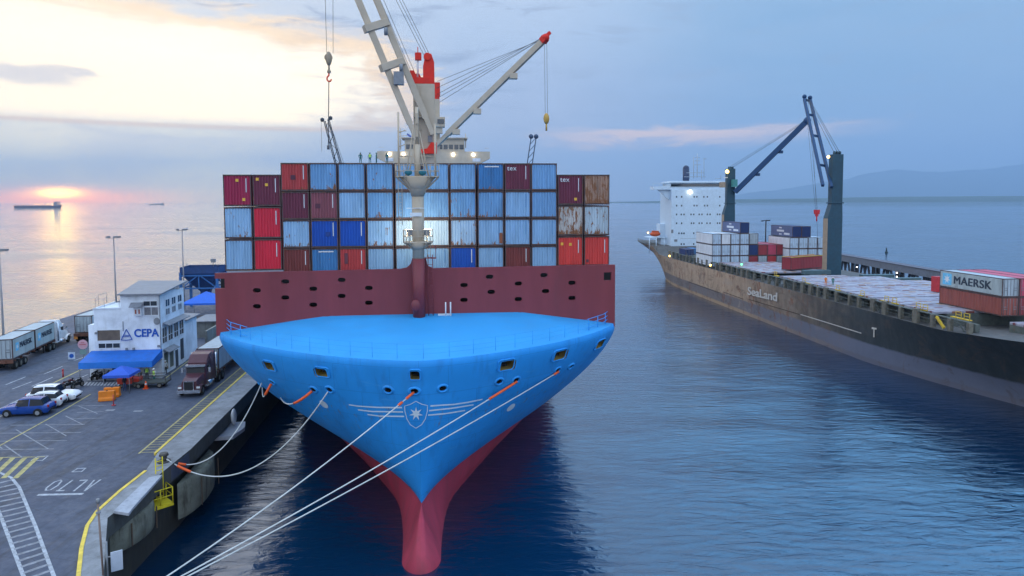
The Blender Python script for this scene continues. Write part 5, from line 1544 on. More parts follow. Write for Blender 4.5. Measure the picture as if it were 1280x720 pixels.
# local: x right (0 at the right front corner), y away, z up
WB = 9.4; HB = 9.75; LB = 7.6
hz0 = 8.1
mb = MB()
mb.box((-WB / 2 + 1.9, 2.6, HB / 2 - .0), (WB - 3.8 , 5.2, HB))            # raised front block on the right
mb.box((-WB + 1.9, 2.6, hz0 / 2), (3.8, 5.2, hz0))                        # lower left block with parapet
mb.box((-WB / 2 + .8, 5.2 + (LB - 5.2) / 2, (HB - .2) / 2), (WB - 1.6, LB - 5.2, HB - .2))
mb.box((-WB - .2, 1.6, 3.1), (1.6, 2.6, 6.2))
mb.box((-WB + 1.9, .1, hz0 + .06), (3.9, .35, .14)); mb.box((-WB + .1, 2.6, hz0 + .06), (.3, 5.2, .14))
mb.build('wall', wallw, off)
mb = MB(); mb.extr([(-5.75, -.45, HB - .05), (.45, -.45, HB - .05), (.45, LB + .4, HB + .5), (-WB * .75, LB + .4, HB + .6)], (0, 0, .16)); mb.build('roof', roofm, off)
# lower annex behind
mb = MB(); mb.box((-3.5, LB + 2.4, 2.6), (6.6, 4.8, 5.2)); mb.build('annex_wall', wallw, off)
mb = MB(); mb.extr([(-7.2, LB + .1, 5.6), (.3, LB + .1, 5.2), (.3, LB + 5.2, 5.2), (-7.2, LB + 5.2, 5.6)], (0, 0, .14)); mb.build('annex_roof', roofm, off)
def window(c, w, h, par, glassm=winm, face='y', bars=1, hbar=True, fw=.09):
    mb = MB()
    def bx(dx, dz, ww, hh, proud=.05):
        if face == 'y': mb.box((c[0] + dx, c[1] - proud / 2, c[2] + dz), (ww, proud + .04, hh))
        else: mb.box((c[0] + proud / 2, c[1] + dx, c[2] + dz), (proud + .04, ww, hh))
    bx(0, h / 2, w + 2 * fw, fw); bx(0, -h / 2, w + 2 * fw, fw)
    for s_ in (-1, 1): bx(s_ * (w / 2 + fw / 2), 0, fw, h - fw)
    for k in range(bars): bx(-w / 2 + w * (k + 1) / (bars + 1), 0, .06, h - fw, .04)
    if hbar: bx(0, -h * .12, w - .07, .06, .045)
    f = mb.build('window', frame_w, par)
    mb = MB()
    if face == 'y': mb.box((c[0], c[1] - .012, c[2]), (w - .02, .02, h - .02))
    else: mb.box((c[0] + .012, c[1], c[2]), (.02, w - .02, h - .02))
    mb.build('pane', glassm, f)
    return f
window((-WB + 2.05, 0, 5.0), 3.2, 1.3, off, winb, bars=0, hbar=False); window((-WB + 2.05, 0, 3.78), 3.0, .62, off, bars=2, hbar=False)
window((-1.35, 0, 8.65), 1.9, .62, off, bars=1, hbar=False); window((-1.25, 0, 7.75), 1.95, 1.0, off, mat('pane_grey', (.16, .16, .18), .3), bars=1, hbar=False)
mb = MB(); mb.box((-3.05, -.15, 7.75), (1.1, .34, .95)); ac = mb.build('air_conditioner', frame_w, off)
mb = MB(); mb.box((-3.3, -.33, 7.75), (.22, .05, .5)); mb.box((-2.8, -.33, 7.75), (.22, .05, .5)); mb.build('vent', mat('vent_red', (.3, .10, .08), .6), ac)
mb = MB(); mb.extr([(-4.1, -.02, 8.75), (-2.2, -.02, 8.75), (-2.4, -1.0, 8.35), (-3.9, -1.0, 8.35)], (0, 0, .05)); mb.build('window_canopy', roofm, off)
window((-WB + 3.4, 0, 1.4), 2.2, 1.1, off, bars=2)
# side windows
for y in (2.2, 4.1, 6.1): window((0, y, 8.4), 1.2, .9, off, bars=1, hbar=False, face='x'); window((0, y, 7.35), 1.15, .8, off, mat('pane_grey', (.16, .16, .18), .3), bars=1, hbar=False, face='x')
for y in (1.0, 2.8, 4.6, 6.4): window((0, y, 4.7), 1.3, 1.9, off, winm, bars=1, face='x')
mb = MB(); mb.extr([(0, .6, 6.15), (1.0, .6, 5.85), (1.0, 7.4, 5.85), (0, 7.4, 6.15)], (0, 0, .08)); mb.build('side_canopy', roofm, off)
for y in (1.2, 2.9): window((0, y, 1.5), 1.2, 2.2, off, mat('door_olive', (.12, .13, .10), .6), bars=0, hbar=False, face='x')
mb = MB(); mb.box((.02, 4.6, 1.1), (.08, .8, 2.1)); mb.build('door', mat('door_dark', (.045, .05, .06), .5), off)
mb = MB(); mb.box((.02, 6.4, 1.9), (.08, 1.0, 2.6)); mb.build('door', mat('door_dark', (.045, .05, .06), .5), off)
mb = MB(); mb.extr([(0, .5, 3.0), (.9, .5, 2.65), (.9, 3.8, 2.65), (0, 3.8, 3.0)], (0, 0, .06)); mb.build('side_canopy', roofm, off)
# awning over the front
A0, A1 = -WB - .5, .15
zt_, zb_ = 3.15, 2.5
mb = MB(); mb.extr([(A0, -.05, zt_), (A1, -.05, zt_), (A1, -.05, zt_ + .06), (A0, -.05, zt_ + .06)], (0, .02, 0))
mb.add([(A0, -.04, zt_ + .05), (A1, -.04, zt_ + .05), (A1 - .0, -3.0, zb_), (A0, -3.0, zb_)], [(0, 1, 2, 3)])
mb.add([(A1, -.04, zt_ + .05), (A1, -3.0, zb_), (A1, -3.0, zb_ - .7), (A1, -.04, zt_ - .9)], [(0, 1, 2, 3)]) 
aw = mb.build('awning', awn, off)
mb = MB(); mb.box(((A0 + A1) / 2, -3.02, zb_ - .35), (A1 - A0, .05, .72)); mb.build('valance', awn2, aw)
for x_ in (A0 + .1, A0 + 3.3, A1 - 3.2, A1 - .1):
    mb = MB(); mb.tube([(x_, -2.95, 0), (x_, -2.95, zb_)], .06, 6); mb.build('post', grey, aw)
# lettering and mark
me_ = text_mesh('CEPA', 1.28, 'lettering', .03, .03); w_ = max(v.co.x for v in me_.vertices) - min(v.co.x for v in me_.vertices)
for v in me_.vertices: v.co.x *= 3.5 / w_
xform(me_, frame((-2.05, -.05, 5.15), (1, 0, 0), (0, 0, 1))); me_.materials.append(signb); link('lettering', me_, None, off)
mb = MB(); cx, cz = -4.85, 5.05
for a, b_ in (((-.78, -.62), (0, .62)), ((0, .62), (.78, -.62)), ((-.62, -.22), (.35, -.22)), ((-.45, -.06), (.55, -.1)), ((-.8, -.62), (-.1, -.66)), ((-.1, -.66), (.8, -.58))):
    mb.bar((cx + a[0], -.045, cz + a[1]), (cx + b_[0], -.045, cz + b_[1]), .17, .05)
mb.build('triangle_mark', signb, off)
mb = MB()
for x_, z_ in ((-4.9, 3.35), (-3.9, 3.35), (-.35, 3.6), (-WB + .3, 5.3)): mb.box((x_, -.1, z_), (.28, .22, .24))
mb.cyl((-.5, -.06, 6.55), .42, .1, 16, axis='Y'); mb.build('wall_light', grey, off)
mb = MB()
for x_, y_ in ((-WB - 1.0, 3), (-WB - 1.0, 5)): mb.tube([(x_, y_, hz0), (x_, y_, hz0 + 1.3)], .03, 5)
mb.tube([(-WB - 1.0, 3, hz0 + 1.28), (-WB - 1.0, 5, hz0 + 1.28)], .03, 4)
for x_ in (-WB + .2, -WB + 1.4, -5.9):
    m2 = MB(); m2.tube([(x_, .25, hz0), (x_, .25, hz0 + 1.3)], .03, 5); m2.build('aerial', grey, off)
mb.build('roof_rail', grey, off)
mb = MB(); mb.tube([(-.03, -.06, 9.6), (-.03, -.06, 3.1)], .06, 6); mb.build('drain_pipe', grey, off)
mb = MB(); mb.tube([(-5.3, -.06, 6.6), (-5.3, -.06, 5.5)], .05, 5); mb.build('drain_pipe', grey, off)
mb = MB(); mb.box((-WB / 2, -.6, .05), (WB + 1, 1.4, .12)); mb.build('step', conc, off)

# low wall past the office towards the ship
mb = MB(); mb.box((0, 5, 1.3), (.3, 12, 2.6)); 
o = tag(mb.build('low_wall', concrete_mat('grey_wall', (.2, .21, .2), .5)), 'low grey wall running on behind the office beside the parked truck', 'wall'); o.location = Q(bx1 + .3, by0 + LB + 8); o.rotation_euler = (0, 0, TH)

# ---- light poles
def pole(px, top_py, y, label):
    top = D(px, top_py, y); b = Vector((top.x, top.y, QZ)); hgt = top.z - QZ
    r = thing('light_pole', label, 'light pole', b, TH, 'light poles along the pier')
    mb = MB(); mb.tube([(0, 0, 0), (0, 0, hgt)], .16, 8, r2=.09); mb.box((0, 0, .15), (.6, .6, .3)); mb.build('post', mat('galvanised', (.28, .27, .28), .5), r)
    mb = MB(); mb.bar((-.9, 0, hgt - .05), (1.0, 0, hgt + .05), .1)
    a_ = mb.build('cross_arm', mat('galvanised', (.28, .27, .28), .5), r)
    for dx in (-.75, .35, .85):
        mb = MB(); mb.box((dx, -.15, hgt + .18), (.5, .42, .28)); mb.build('lamp_head', grey, a_)
    return r
pole(142, 297.5, 108, 'light pole rising behind the flat parapet of the white office')
pole(227.5, 288, 128, 'light pole farther off, rising behind the zinc roof by the hopper')
pole(-1, 314, 86, 'light pole at the left edge of the picture, behind the grey trailer truck')

# ---- hopper tower and tents beyond the office
steel_b = mat('steel_blue', (.03, .13, .34), .5, var=.15, dirt=.3)
hop_c = Q(ql(262, 402).x, 0)
hp = D(256, 398, 132); hp = Vector((hp.x, hp.y, QZ))
hpr = thing('cargo_hopper', 'dark blue cargo hopper on a blue steel frame behind the office', 'hopper', hp, TH)
mb = MB(); Wh = 6.6
for sx in (-1, 1):
    for sy in (-1, 1): mb.bar((sx * Wh / 2, sy * 2.6, 0), (sx * Wh / 2, sy * 2.6, 7.2), .42)
for z in (4.2, 6.6):
    for sy in (-1, 1): mb.bar((-Wh / 2, sy * 2.6, z), (Wh / 2, sy * 2.6, z), .25)
    for sx in (-1, 1): mb.bar((sx * Wh / 2, -2.6, z), (sx * Wh / 2, 2.6, z), .25)
for sy in (-1, 1):
    for a, b_ in (((-3.3, 4.2), (-.2, 6.6)), ((.2, 6.6), (3.3, 4.2))): mb.bar((a[0], sy * 2.6, a[1]), (b_[0], sy * 2.6, b_[1]), .18)
    mb.bar((0, sy * 2.6, 4.2), (0, sy * 2.6, 6.6), .2)
mb.build('frame', steel_b, hpr)
mb = MB()
q0 = [(-3.4, -2.7), (3.6, -2.7), (3.6, 2.7), (-3.4, 2.7)]; q1 = [(-.4, -.8), (1.2, -.8), (1.2, .8), (-.4, .8)]
vs = [(a, b_, 8.2) for a, b_ in q0] + [(a, b_, 7.0) for a, b_ in q0] + [(a, b_, 3.4) for a, b_ in q1] + [(a, b_, 2.3) for a, b_ in q1]
for k in range(3): mb.add(vs, [(k * 4 + i, k * 4 + (i + 1) % 4, k * 4 + 4 + (i + 1) % 4, k * 4 + 4 + i) for i in range(4)])
mb.build('funnel', mat('hopper_dark_blue', (.02, .055, .16), .6, var=.2, dirt=.4), hpr)
mb = MB(); mb.box((1.8, .3, 9.2), (.8, .6, .7)); mb.tube([(1.8, .3, 8.0), (1.8, .3, 9.0)], .06, 5); mb.tube([(-3.0, 0, 8), (-3.0, 0, 8.9)], .06, 5); mb.build('beacon', grey, hpr)
def tent(px, py, w, hgt, eave, label, m, y=None, nm='canopy_tent', overhang=.35):
    b = G(px, py, QZ) if y is None else Vector((D(px, py, y).x, y, QZ))
    r = thing(nm, label, 'canopy tent', b, TH)
    mb = MB(); n = w / 2
    mb.add([(-n, -n, eave), (n, -n, eave), (n, n, eave), (-n, n, eave), (0, 0, hgt)], [(0, 1, 4), (1, 2, 4), (2, 3, 4), (3, 0, 4)])
    for a, b_ in (((-n, -n), (n, -n)), ((n, -n), (n, n)), ((n, n), (-n, n)), ((-n, n), (-n, -n))): mb.add([(a[0], a[1], eave), (b_[0], b_[1], eave), (b_[0], b_[1], eave - .3), (a[0], a[1], eave - .3)], [(0, 1, 2, 3)])
    mb.build('canopy', m, r)
    for sx in (-1, 1):
        for sy in (-1, 1):
            mb = MB(); mb.tube([(sx * (n - .06), sy * (n - .06), 0), (sx * (n - .06), sy * (n - .06), eave)], .03, 5); mb.build('leg', grey, r)
    return r
tent_b = mat('tent_blue', (.02, .12, .55), .6, var=.1)
tent_c = mat('tent_cobalt', (.025, .10, .52), .6, var=.12)
tent(153, 488, 2.75, 2.75, 2.0, 'cobalt blue pop-up canopy standing in front of the office awning', tent_c)
tent(259, 408, 6.5, 4.6, 2.9, 'wide blue peaked canopy below the hopper beside the ship', tent_b, y=122)
# shed under that tent, pallets of cargo
r = thing('cargo_shed', 'low grey cargo shed between the office annex and the ship', 'shed', Q(ql(262, 422).x, ql(262, 422).y), TH)
mb = MB(); mb.box((0, 3, 1.2), (4.5, 6, 2.4)); mb.build('wall', concrete_mat('shed_grey', (.14, .15, .15), .5), r)
mb = MB(); mb.box((0, 3, 2.5), (5.0, 6.6, .14)); mb.build('roof', roofm, r)

# ---- vehicles
tyre = mat('tyre_rubber', (.012, .012, .013), .85, var=.2)
rim_m = mat('rim_steel', (.35, .36, .38), .35, metal=.6, var=.1)
rim_d = mat('rim_dusty', (.16, .15, .13), .6, var=.2)
chrome = mat('chrome', (.62, .64, .68), .18, metal=.9, var=.05)
red_l = mat('tail_light', (.35, .015, .015), .3, var=.05)
head_l = mat('head_light', (.65, .68, .70), .15, var=.05)
cglass = mat('car_glass', (.008, .010, .016), .10, var=.1, spec=.25, rough_var=0)
def wheel(par, x, y, rad, w, rimm=rim_m, name='wheel'):
    """axle along local y"""
    mb = MB(); N = 20; rows = []
    for a, rr in ((-w/2, rad*.62), (-w/2, rad*.93), (-w*.38, rad), (w*.38, rad), (w/2, rad*.93), (w/2, rad*.62)):
        rows.append([(x + rr * math.cos(2*math.pi*k/N), y + a, rad + rr * math.sin(2*math.pi*k/N)) for k in range(N + 1)])
    mb.grid(rows); wh_ = mb.build(name, tyre, par)
    mb = MB(); mb.cyl((x, y, rad), rad * .64, w * .86, 16, axis='Y'); mb.cyl((x, y, rad), rad * .22, w * .98, 10, axis='Y'); mb.build('rim', rimm, wh_)
    return wh_
def car(label, loc, rz, paint, L=4.4, Wd=1.8, Hh=1.62, kind='suv', roofm_=None):
    """front towards local +x"""
    r = thing('parked_car', label, 'car', loc, rz, 'cars parked by the office')
    if kind == 'suv': st = [(-.5, .55, .62, .80, 0), (-.485, .40, .92, .86, 0), (-.46, .34, .98, .92, 0), (-.40, .33, 1.0, .94, 1), (-.345, .32, 1.0, .95, 2), (-.135, .30, .98, .97, 2), (-.115, .30, .98, .97, 2), (.10, .30, .96, .97, 2), (.155, .30, .95, .97, 1), (.30, .30, .93, .96, 0), (.42, .32, .86, .93, 0), (.475, .36, .74, .86, 0), (.5, .45, .60, .74, 0)]
    else: st = [(-.5, .45, .62, .78, 0), (-.485, .36, .90, .84, 0), (-.42, .30, .96, .92, 0), (-.33, .28, .96, .94, 1), (-.20, .28, .95, .95, 2), (-.045, .28, .93, .96, 2), (-.025, .28, .93, .96, 2), (.07, .28, .92, .96, 2), (.13, .28, .90, .96, 1), (.25, .28, .88, .95, 0), (.40, .30, .80, .93, 0), (.475, .33, .68, .85, 0), (.5, .42, .56, .72, 0)]
    rows = []
    prevtop = None
    tops = {}
    idx = [i for i, s_ in enumerate(st) if s_[4] == 2]; gb = [i for i, s_ in enumerate(st) if s_[4] >= 1]
    for i, (fx, zb0, belt, wf, k) in enumerate(st):
        x = fx * L; w = Wd / 2 * wf; zb1 = zb0
        if k == 2: zt1 = Hh - (.0 if i not in (idx[0], idx[-1]) else .05); wr = w * .74
        elif k == 1: zt1 = belt + .03; wr = w * .90
        else: zt1 = belt + .015; wr = w * .90
        half = [(w * .88, zb1 * .75), (w, zb1 + .12), (w * 1.0, (zb1 + belt) / 2 + .05), (w * .97, belt), (wr, zt1 - (.04 if k == 2 else .008)), (wr * .6, zt1 + .02), (0, zt1 + .03)]
        rows.append([(x, a, z) for a, z in half] + [(x, -a, z) for a, z in reversed(half[:-1])])
    mb = MB(); n = len(rows[0])
    vs = [p for q in rows for p in q]
    for i in range(len(rows) - 1):
        k0, k1 = st[i][4], st[i + 1][4]
        for j in range(n - 1):
            g = 0
            if (k0 >= 1 and k1 >= 1) and abs(st[i][0] - st[i + 1][0]) > .021:
                if j in (3, n - 5): g = 1
                if (k0, k1) in ((1, 2), (2, 1)) and j in (4, 5, n - 6, n - 7): g = 1
            mb.f.append([i * n + j, i * n + j + 1, (i + 1) * n + j + 1, (i + 1) * n + j]); mb.mi.append(g); mb.sm.append(True)
    mb.v = vs
    mb.f.append(list(range(n))); mb.mi.append(0); mb.sm.append(False); mb.f.append([(len(rows) - 1) * n + k for k in range(n)]); mb.mi.append(0); mb.sm.append(False)
    me_ = mb.mesh('body'); bm = bmesh.new(); bm.from_mesh(me_); bmesh.ops.recalc_face_normals(bm, faces=bm.faces)
    glf = [f for f in bm.faces if f.material_index == 1]
    for f in glf:
        for e in f.edges:
            if any(q.material_index != 1 for q in e.link_faces): e.smooth = False
    bm.to_mesh(me_); bm.free()
    link('body', me_, [paint, cglass], r)
    for x in (-.30, .31):
        for s_ in (-1, 1):
            mb = MB(); mb.cyl((x * L, s_ * (Wd / 2 - .06), .34), .40, .14, 18, axis='Y'); mb.build('wheel_arch', black, r)
            wheel(r, x * L, s_ * (Wd / 2 - .04), .33, .22)
    for s_ in (-1, 1):
        mb = MB(); mb.box((.475 * L, s_ * Wd * .34, .66), (.16, .34, .13), rz=-s_ * .35); mb.build('headlight', head_l, r)
        mb = MB(); mb.box((-.487 * L, s_ * Wd * .36, .90), (.10, .22, .22)); mb.build('tail_light', red_l, r)
        mb = MB(); mb.ball((.10 * L, s_ * (Wd / 2 + .08), .98), .11, 8, 6, 0, (1, .8, .7)); mb.build('mirror', paint, r)
    mb = MB(); mb.box((.498 * L, 0, .45), (.06, Wd * .6, .16)); mb.box((-.497 * L, 0, .5), (.05, Wd * .55, .18)); mb.build('grille', black, r)
    mb = MB()
    for y_ in (.36,): 
        for s_ in (-1, 1): mb.tube([(-.33 * L, s_ * .56, Hh + .03), (.06 * L, s_ * .56, Hh + .03)], .018, 5)
    mb.build('roof_rail', grey, r)
    return r
def ground_pt(px, py): g = G(px, py, QZ); return Vector((g.x, g.y, QZ + .012))
cw = mat('car_white', (.72, .74, .77), .25, var=.03, rough_var=.03); cw2 = mat('car_pearl', (.66, .69, .73), .25, var=.03, rough_var=.03); cb = mat('car_blue', (.012, .055, .26), .22, var=.06, rough_var=.03)
# world heading from two ground points
def heading(a, b_): d = ground_pt(*b_) - ground_pt(*a); return math.atan2(d.y, d.x)
hd = heading((33, 516), (60, 503))
car('white sports utility car, farthest of the three cars in the parking row', ground_pt(68, 501), R(8), cw, 4.7, 1.9, 1.70)
car('white hatchback half hidden between the blue car and the white one', ground_pt(53, 508.5), R(189), cw2, 4.2, 1.75, 1.5)
car('dark blue sports utility car, nearest of the three in the parking row', ground_pt(35, 517.5), R(187), cb, 4.5, 1.85, 1.65)

def tractor(r, paint, kind='long', hgt=3.9):
    """front towards local -y, front bumper at y=0"""
    mb = MB(); w = 1.05
    def loft(secs, mi=0):
        rows = []
        for y, hw_, zb0, zt0 in secs: rows.append([(-hw_, y, zb0), (-hw_ * 1.02, y, zb0 + (zt0 - zb0) * .6), (-hw_ * .9, y, zt0), (hw_ * .9, y, zt0), (hw_ * 1.02, y, zb0 + (zt0 - zb0) * .6), (hw_, y, zb0)])
        mb.grid(rows, mi, False); mb.add(rows[0], [tuple(range(6))], mi); mb.add(rows[-1], [tuple(range(6))], mi)
    loft([(.18, .78, .75, 1.62), (.9, .86, .75, 1.85), (2.2, .95, .8, 2.02)])
    loft([(2.15, 1.02, .8, 2.0), (2.45, 1.06, .75, 2.75), (2.9, 1.1, .75, 3.0), (4.0, 1.12, .75, 3.1)])
    loft([(2.75, 1.0, 2.9, 3.05), (3.6, 1.08, 2.9, hgt - .1), (4.6, 1.12, .9, hgt)])
    loft([(4.0, 1.14, .75, 3.15), (5.3, 1.15, .75, hgt)])
    body = mb.build('cab', paint, r, .05)
    for s_ in (-1, 1):
        mb = MB(); rows = []
        for k in range(9):
            a = math.pi * k / 8; rows.append([(s_ * .72, .95 - .78 * math.cos(a), .55 + .68 * math.sin(a)), (s_ * 1.18, .95 - .72 * math.cos(a), .5 + .62 * math.sin(a))])
        mb.grid(rows, 0, True); mb.box((s_ * .95, .45, .98), (.42, .5, .35)); mb.build('fender', paint, body)
        mb = MB(); mb.box((s_ * .93, .17, 1.0), (.34, .1, .2)); mb.build('headlight', head_l, body)
        mb = MB(); mb.tube([(s_ * 1.28, 5.0 if kind == 'long' else 5.2, 1.0), (s_ * 1.28, 5.0 if kind == 'long' else 5.2, 3.7)], .09, 8); mb.build('exhaust_stack', chrome, body)
        mb = MB(); mb.box((s_ * 1.42, 2.35, 2.35), (.22, .1, .55)); mb.bar((s_ * 1.1, 2.5, 2.5), (s_ * 1.42, 2.38, 2.5), .05); mb.build('mirror', chrome, body)
        mb = MB(); mb.box((s_ * 1.085, 3.15, 2.4), (.06, .9, .6)); mb.build('side_window', cglass, body)
        mb = MB(); mb.cyl((s_ * 1.0, 3.4, .75), .32, 1.5, 12, axis='Y'); mb.build('fuel_tank', chrome, body)
    mb = MB(); mb.box((0, .12, 1.22), (.92, .1, .82)); mb.build('grille', black, body)
    mb = MB()
    for sx in (-.48, .48): mb.box((sx, .08, 1.22), (.06, .12, .9))
    mb.box((0, .08, 1.66), (1.0, .12, .07)); mb.box((0, .0, .62), (2.3, .22, .34)); mb.build('bumper', chrome, body)
    mb = MB(); a = math.atan2(.3, .75); mb.box((0, 2.27, 2.4), (1.84, .05, .68), M=Matrix.Rotation(-.38, 3, 'X')); mb.build('windscreen', cglass, body)
    mb = MB(); mb.box((0, 2.15, 2.86), (2.0, .34, .22)); mb.build('sun_visor', chrome, body)
    for s_ in (-1, 1): wheel_x(r, s_ * 1.02, .98, .5, .3)
    for y in (6.3, 7.6):
        for s_ in (-1, 1): wheel_x(r, s_ * .95, y, .5, .55)
    mb = MB(); mb.box((0, 6.0, .85), (.9, 5.2, .25)); mb.build('chassis', black, r)
    return body
def wheel_x(par, x, y, rad, w, rimm=None):
    """axle along local x"""
    mb = MB(); N = 18; rows = []
    for a, rr in ((-w/2, rad*.6), (-w/2, rad*.93), (-w*.4, rad), (w*.4, rad), (w/2, rad*.93), (w/2, rad*.6)):
        rows.append([(x + a, y + rr * math.cos(2*math.pi*k/N), rad + rr * math.sin(2*math.pi*k/N)) for k in range(N + 1)])
    mb.grid(rows); wh_ = mb.build('wheel', tyre, par)
    mb = MB(); mb.cyl((x, y, rad), rad * .62, w * .85, 14, axis='X'); mb.cyl((x, y, rad), rad * .24, w * 1.0, 10, axis='X'); mb.build('rim', rimm or rim_d, wh_)
def trailer(r, y0, L, mcol):
    mb = MB(); 
    for s_ in (-.5, .5): mb.box((s_, y0 + L / 2, 1.12), (.16, L, .34))
    for k in range(7): mb.box((0, y0 + L * (k + .5) / 7, 1.1), (2.3, .16, .2))
    mb.box((0, y0 + L - .1, 1.1), (2.45, .2, .42)); mb.box((0, y0 + .1, 1.2), (2.45, .2, .3)); mb.build('trailer_frame', mcol, r)
    for k in range(3):
        for s_ in (-1, 1): wheel_x(r, s_ * .95, y0 + L - 1.0 - k * 1.25, .5, .55)
    for s_ in (-1, 1):
        mb = MB(); mb.box((s_ * .95, y0 + L - .05, .72), (.5, .06, .5)); mb.build('mud_flap', mat('flap_orange', (.62, .22, .04), .6) if s_ > 0 else tyre, r)
        mb = MB(); mb.bar((s_ * .85, y0 + 3.0, .1), (s_ * .85, y0 + 3.0, 1.1), .14); mb.build('landing_leg', black, r)
# burgundy truck facing the camera
bt_ = ql(236, 497)
truckA = thing('container_truck', 'burgundy long-nosed truck with chrome bumper pulling a grey container, nose to the viewer', 'truck', Q(bt_.x, bt_.y, QZ + .012), TH)
tractor(truckA, mat('truck_burgundy', (.095, .036, .048), .35, var=.1, dirt=.25))
trailer(truckA, 5.9, 12.6, mat('trailer_rust', (.14, .06, .04), .7, rust=.4))
container('door_std', 'gy', Q(bt_.x, bt_.y, QZ + 1.32) + (PIER.to_3x3() @ Vector((0, 6.2, 0))), TH, 'grey container with pale roof riding on the burgundy truck', 'containers on trucks on the pier')
# white truck with two grey boxes, driving away: its front is towards +y
g0 = ql(8, 464)
tx, ty = ql(19, 462).x - 1.1, g0.y
PB = Matrix.Translation(Q(tx, ty)) @ Matrix.Rotation(TH + R(7.5), 4, 'Z')
truckB = thing('container_truck', 'white sleeper-cab truck pulling a trailer of two grey containers along the left lane', 'truck', PB @ Vector((0, 18.6, .012)), TH + R(7.5) + math.pi)
tractor(truckB, mat('truck_white', (.70, .72, .76), .3, var=.05, dirt=.15))
trailer(truckB, 5.9, 12.7, mat('trailer_rust', (.14, .06, .04), .7, rust=.4))
for k, (dy, lab) in enumerate(((0.1, 'grey container with dark lettering on the tail of the white truck trailer'), (6.45, 'grey container with dark lettering right behind the white truck cab'))):
    o = container('twenty', 'gy', PB @ Vector((0, dy, 1.32)), TH + R(7.5), lab, 'containers on trucks on the pier')
    mb = MB(); mb.box((1.226, 3.03, 1.33), (.02, 5.8, 2.2)); mb.build('side_panel', cm('box_side_grey', (.37, .43, .44), .16, .35), o)
    me_ = text_mesh('MAERSK', .95, 'side_lettering', .012, 0, spacing=1.05)
    w_ = max(v.co.x for v in me_.vertices) - min(v.co.x for v in me_.vertices)
    for v in me_.vertices: v.co.x *= 3.3 / w_
    bolden(me_, .035)
    xform(me_, frame((1.25, 3.5, 1.45), (0, 1, 0), (0, 0, 1))); me_.materials.append(mat('letter_dark', (.03, .045, .07), .6)); link('side_lettering', me_, None, o)
    mb = MB(); mb.box((1.242, 1.15, 1.42), (.02, .8, 1.0)); e = mb.build('emblem_panel', mat('emblem_blue', (.15, .50, .75), .6), o)
    mb = MB(); pts = [(1.262, 1.15 + (.36 if k2 % 2 == 0 else .15) * math.sin(2*math.pi*k2/14), 1.42 + (.36 if k2 % 2 == 0 else .15) * math.cos(2*math.pi*k2/14)) for k2 in range(14)]
    mb.add([(1.262, 1.15, 1.42)] + pts, [(0, i + 1, (i + 1) % 14 + 1) for i in range(14)]); mb.build('emblem_star', white_p, e)
# another trailer farther along the left lane
p3 = PIER_I @ Vector((D(93, 416, 100).x + 1.2, 100, QZ))
trC = thing('parked_trailer', 'container trailer parked without a truck, half hidden by the white office', 'trailer', Q(p3.x, p3.y + 12.5, QZ + .012), TH + math.pi)
trailer(trC, 5.9, 6.7, mat('trailer_rust', (.14, .06, .04), .7, rust=.4))
container('twenty', 'gy', Q(p3.x, p3.y + .3, QZ + 1.32), TH, 'grey green container on the trailer half hidden by the office', 'containers on trucks on the pier')

# ---- people
def make_person():
    """standing figure, 1.72 m, grown from a skeleton"""
    J = {'pel': (0, 0, .93, .13), 'w': (0, 0, 1.08, .125), 'ch': (0, .01, 1.30, .145), 'nk': (0, 0, 1.46, .06), 'hd': (0, -.02, 1.58, .088), 'top': (0, -.01, 1.67, .07),
         'hl': (.09, 0, .88, .09), 'kl': (.11, -.03, .48, .062), 'al': (.12, .02, .09, .045), 'tl': (.13, -.13, .04, .04),
         'hr': (-.09, 0, .88, .09), 'kr': (-.11, .02, .48, .062), 'ar': (-.12, .06, .09, .045), 'tr': (-.13, -.09, .04, .04),
         'sl': (.19, .01, 1.40, .06), 'el': (.26, .02, 1.13, .045), 'wl': (.25, -.10, .90, .034), 'fl': (.24, -.15, .82, .036),
         'sr': (-.19, .01, 1.40, .06), 'er': (-.27, .02, 1.14, .045), 'wr': (-.22, -.14, .96, .034), 'fr': (-.19, -.21, .92, .036)}
    E = [('pel', 'w'), ('w', 'ch'), ('ch', 'nk'), ('nk', 'hd'), ('hd', 'top'), ('pel', 'hl'), ('hl', 'kl'), ('kl', 'al'), ('al', 'tl'), ('pel', 'hr'), ('hr', 'kr'), ('kr', 'ar'), ('ar', 'tr'), ('ch', 'sl'), ('sl', 'el'), ('el', 'wl'), ('wl', 'fl'), ('ch', 'sr'), ('sr', 'er'), ('er', 'wr'), ('wr', 'fr')]
    ks = list(J); me_ = bpy.data.meshes.new('body'); me_.from_pydata([J[k][:3] for k in ks], [(ks.index(a), ks.index(b_)) for a, b_ in E], [])
    o = bpy.data.objects.new('tmp', me_); COL.objects.link(o)
    sk = o.modifiers.new('skin', 'SKIN'); o.modifiers.new('sub', 'SUBSURF').levels = 1
    for i, k in enumerate(ks): me_.skin_vertices[0].data[i].radius = (J[k][3], J[k][3])
    me_.skin_vertices[0].data[0].use_root = True
    bpy.context.view_layer.update(); dg = bpy.context.evaluated_depsgraph_get()
    r = bpy.data.meshes.new_from_object(o.evaluated_get(dg)); bpy.data.objects.remove(o); r.name = 'body'
    r.materials.clear()
    for p in r.polygons:
        z = p.center.z; p.use_smooth = True
        p.material_index = 0 if z > 1.45 or (abs(p.center.x) > .17 and z < 1.0 and z > .75) else (1 if z > .93 else 2)
    return r
PBODY = make_person()
skin = mat('skin', (.30, .17, .11), .6)
for m_ in (skin, mat('shirt', (.05, .06, .09), .8), mat('trousers', (.025, .03, .05), .8)): PBODY.materials.append(m_)
mb = MB(); rows = []
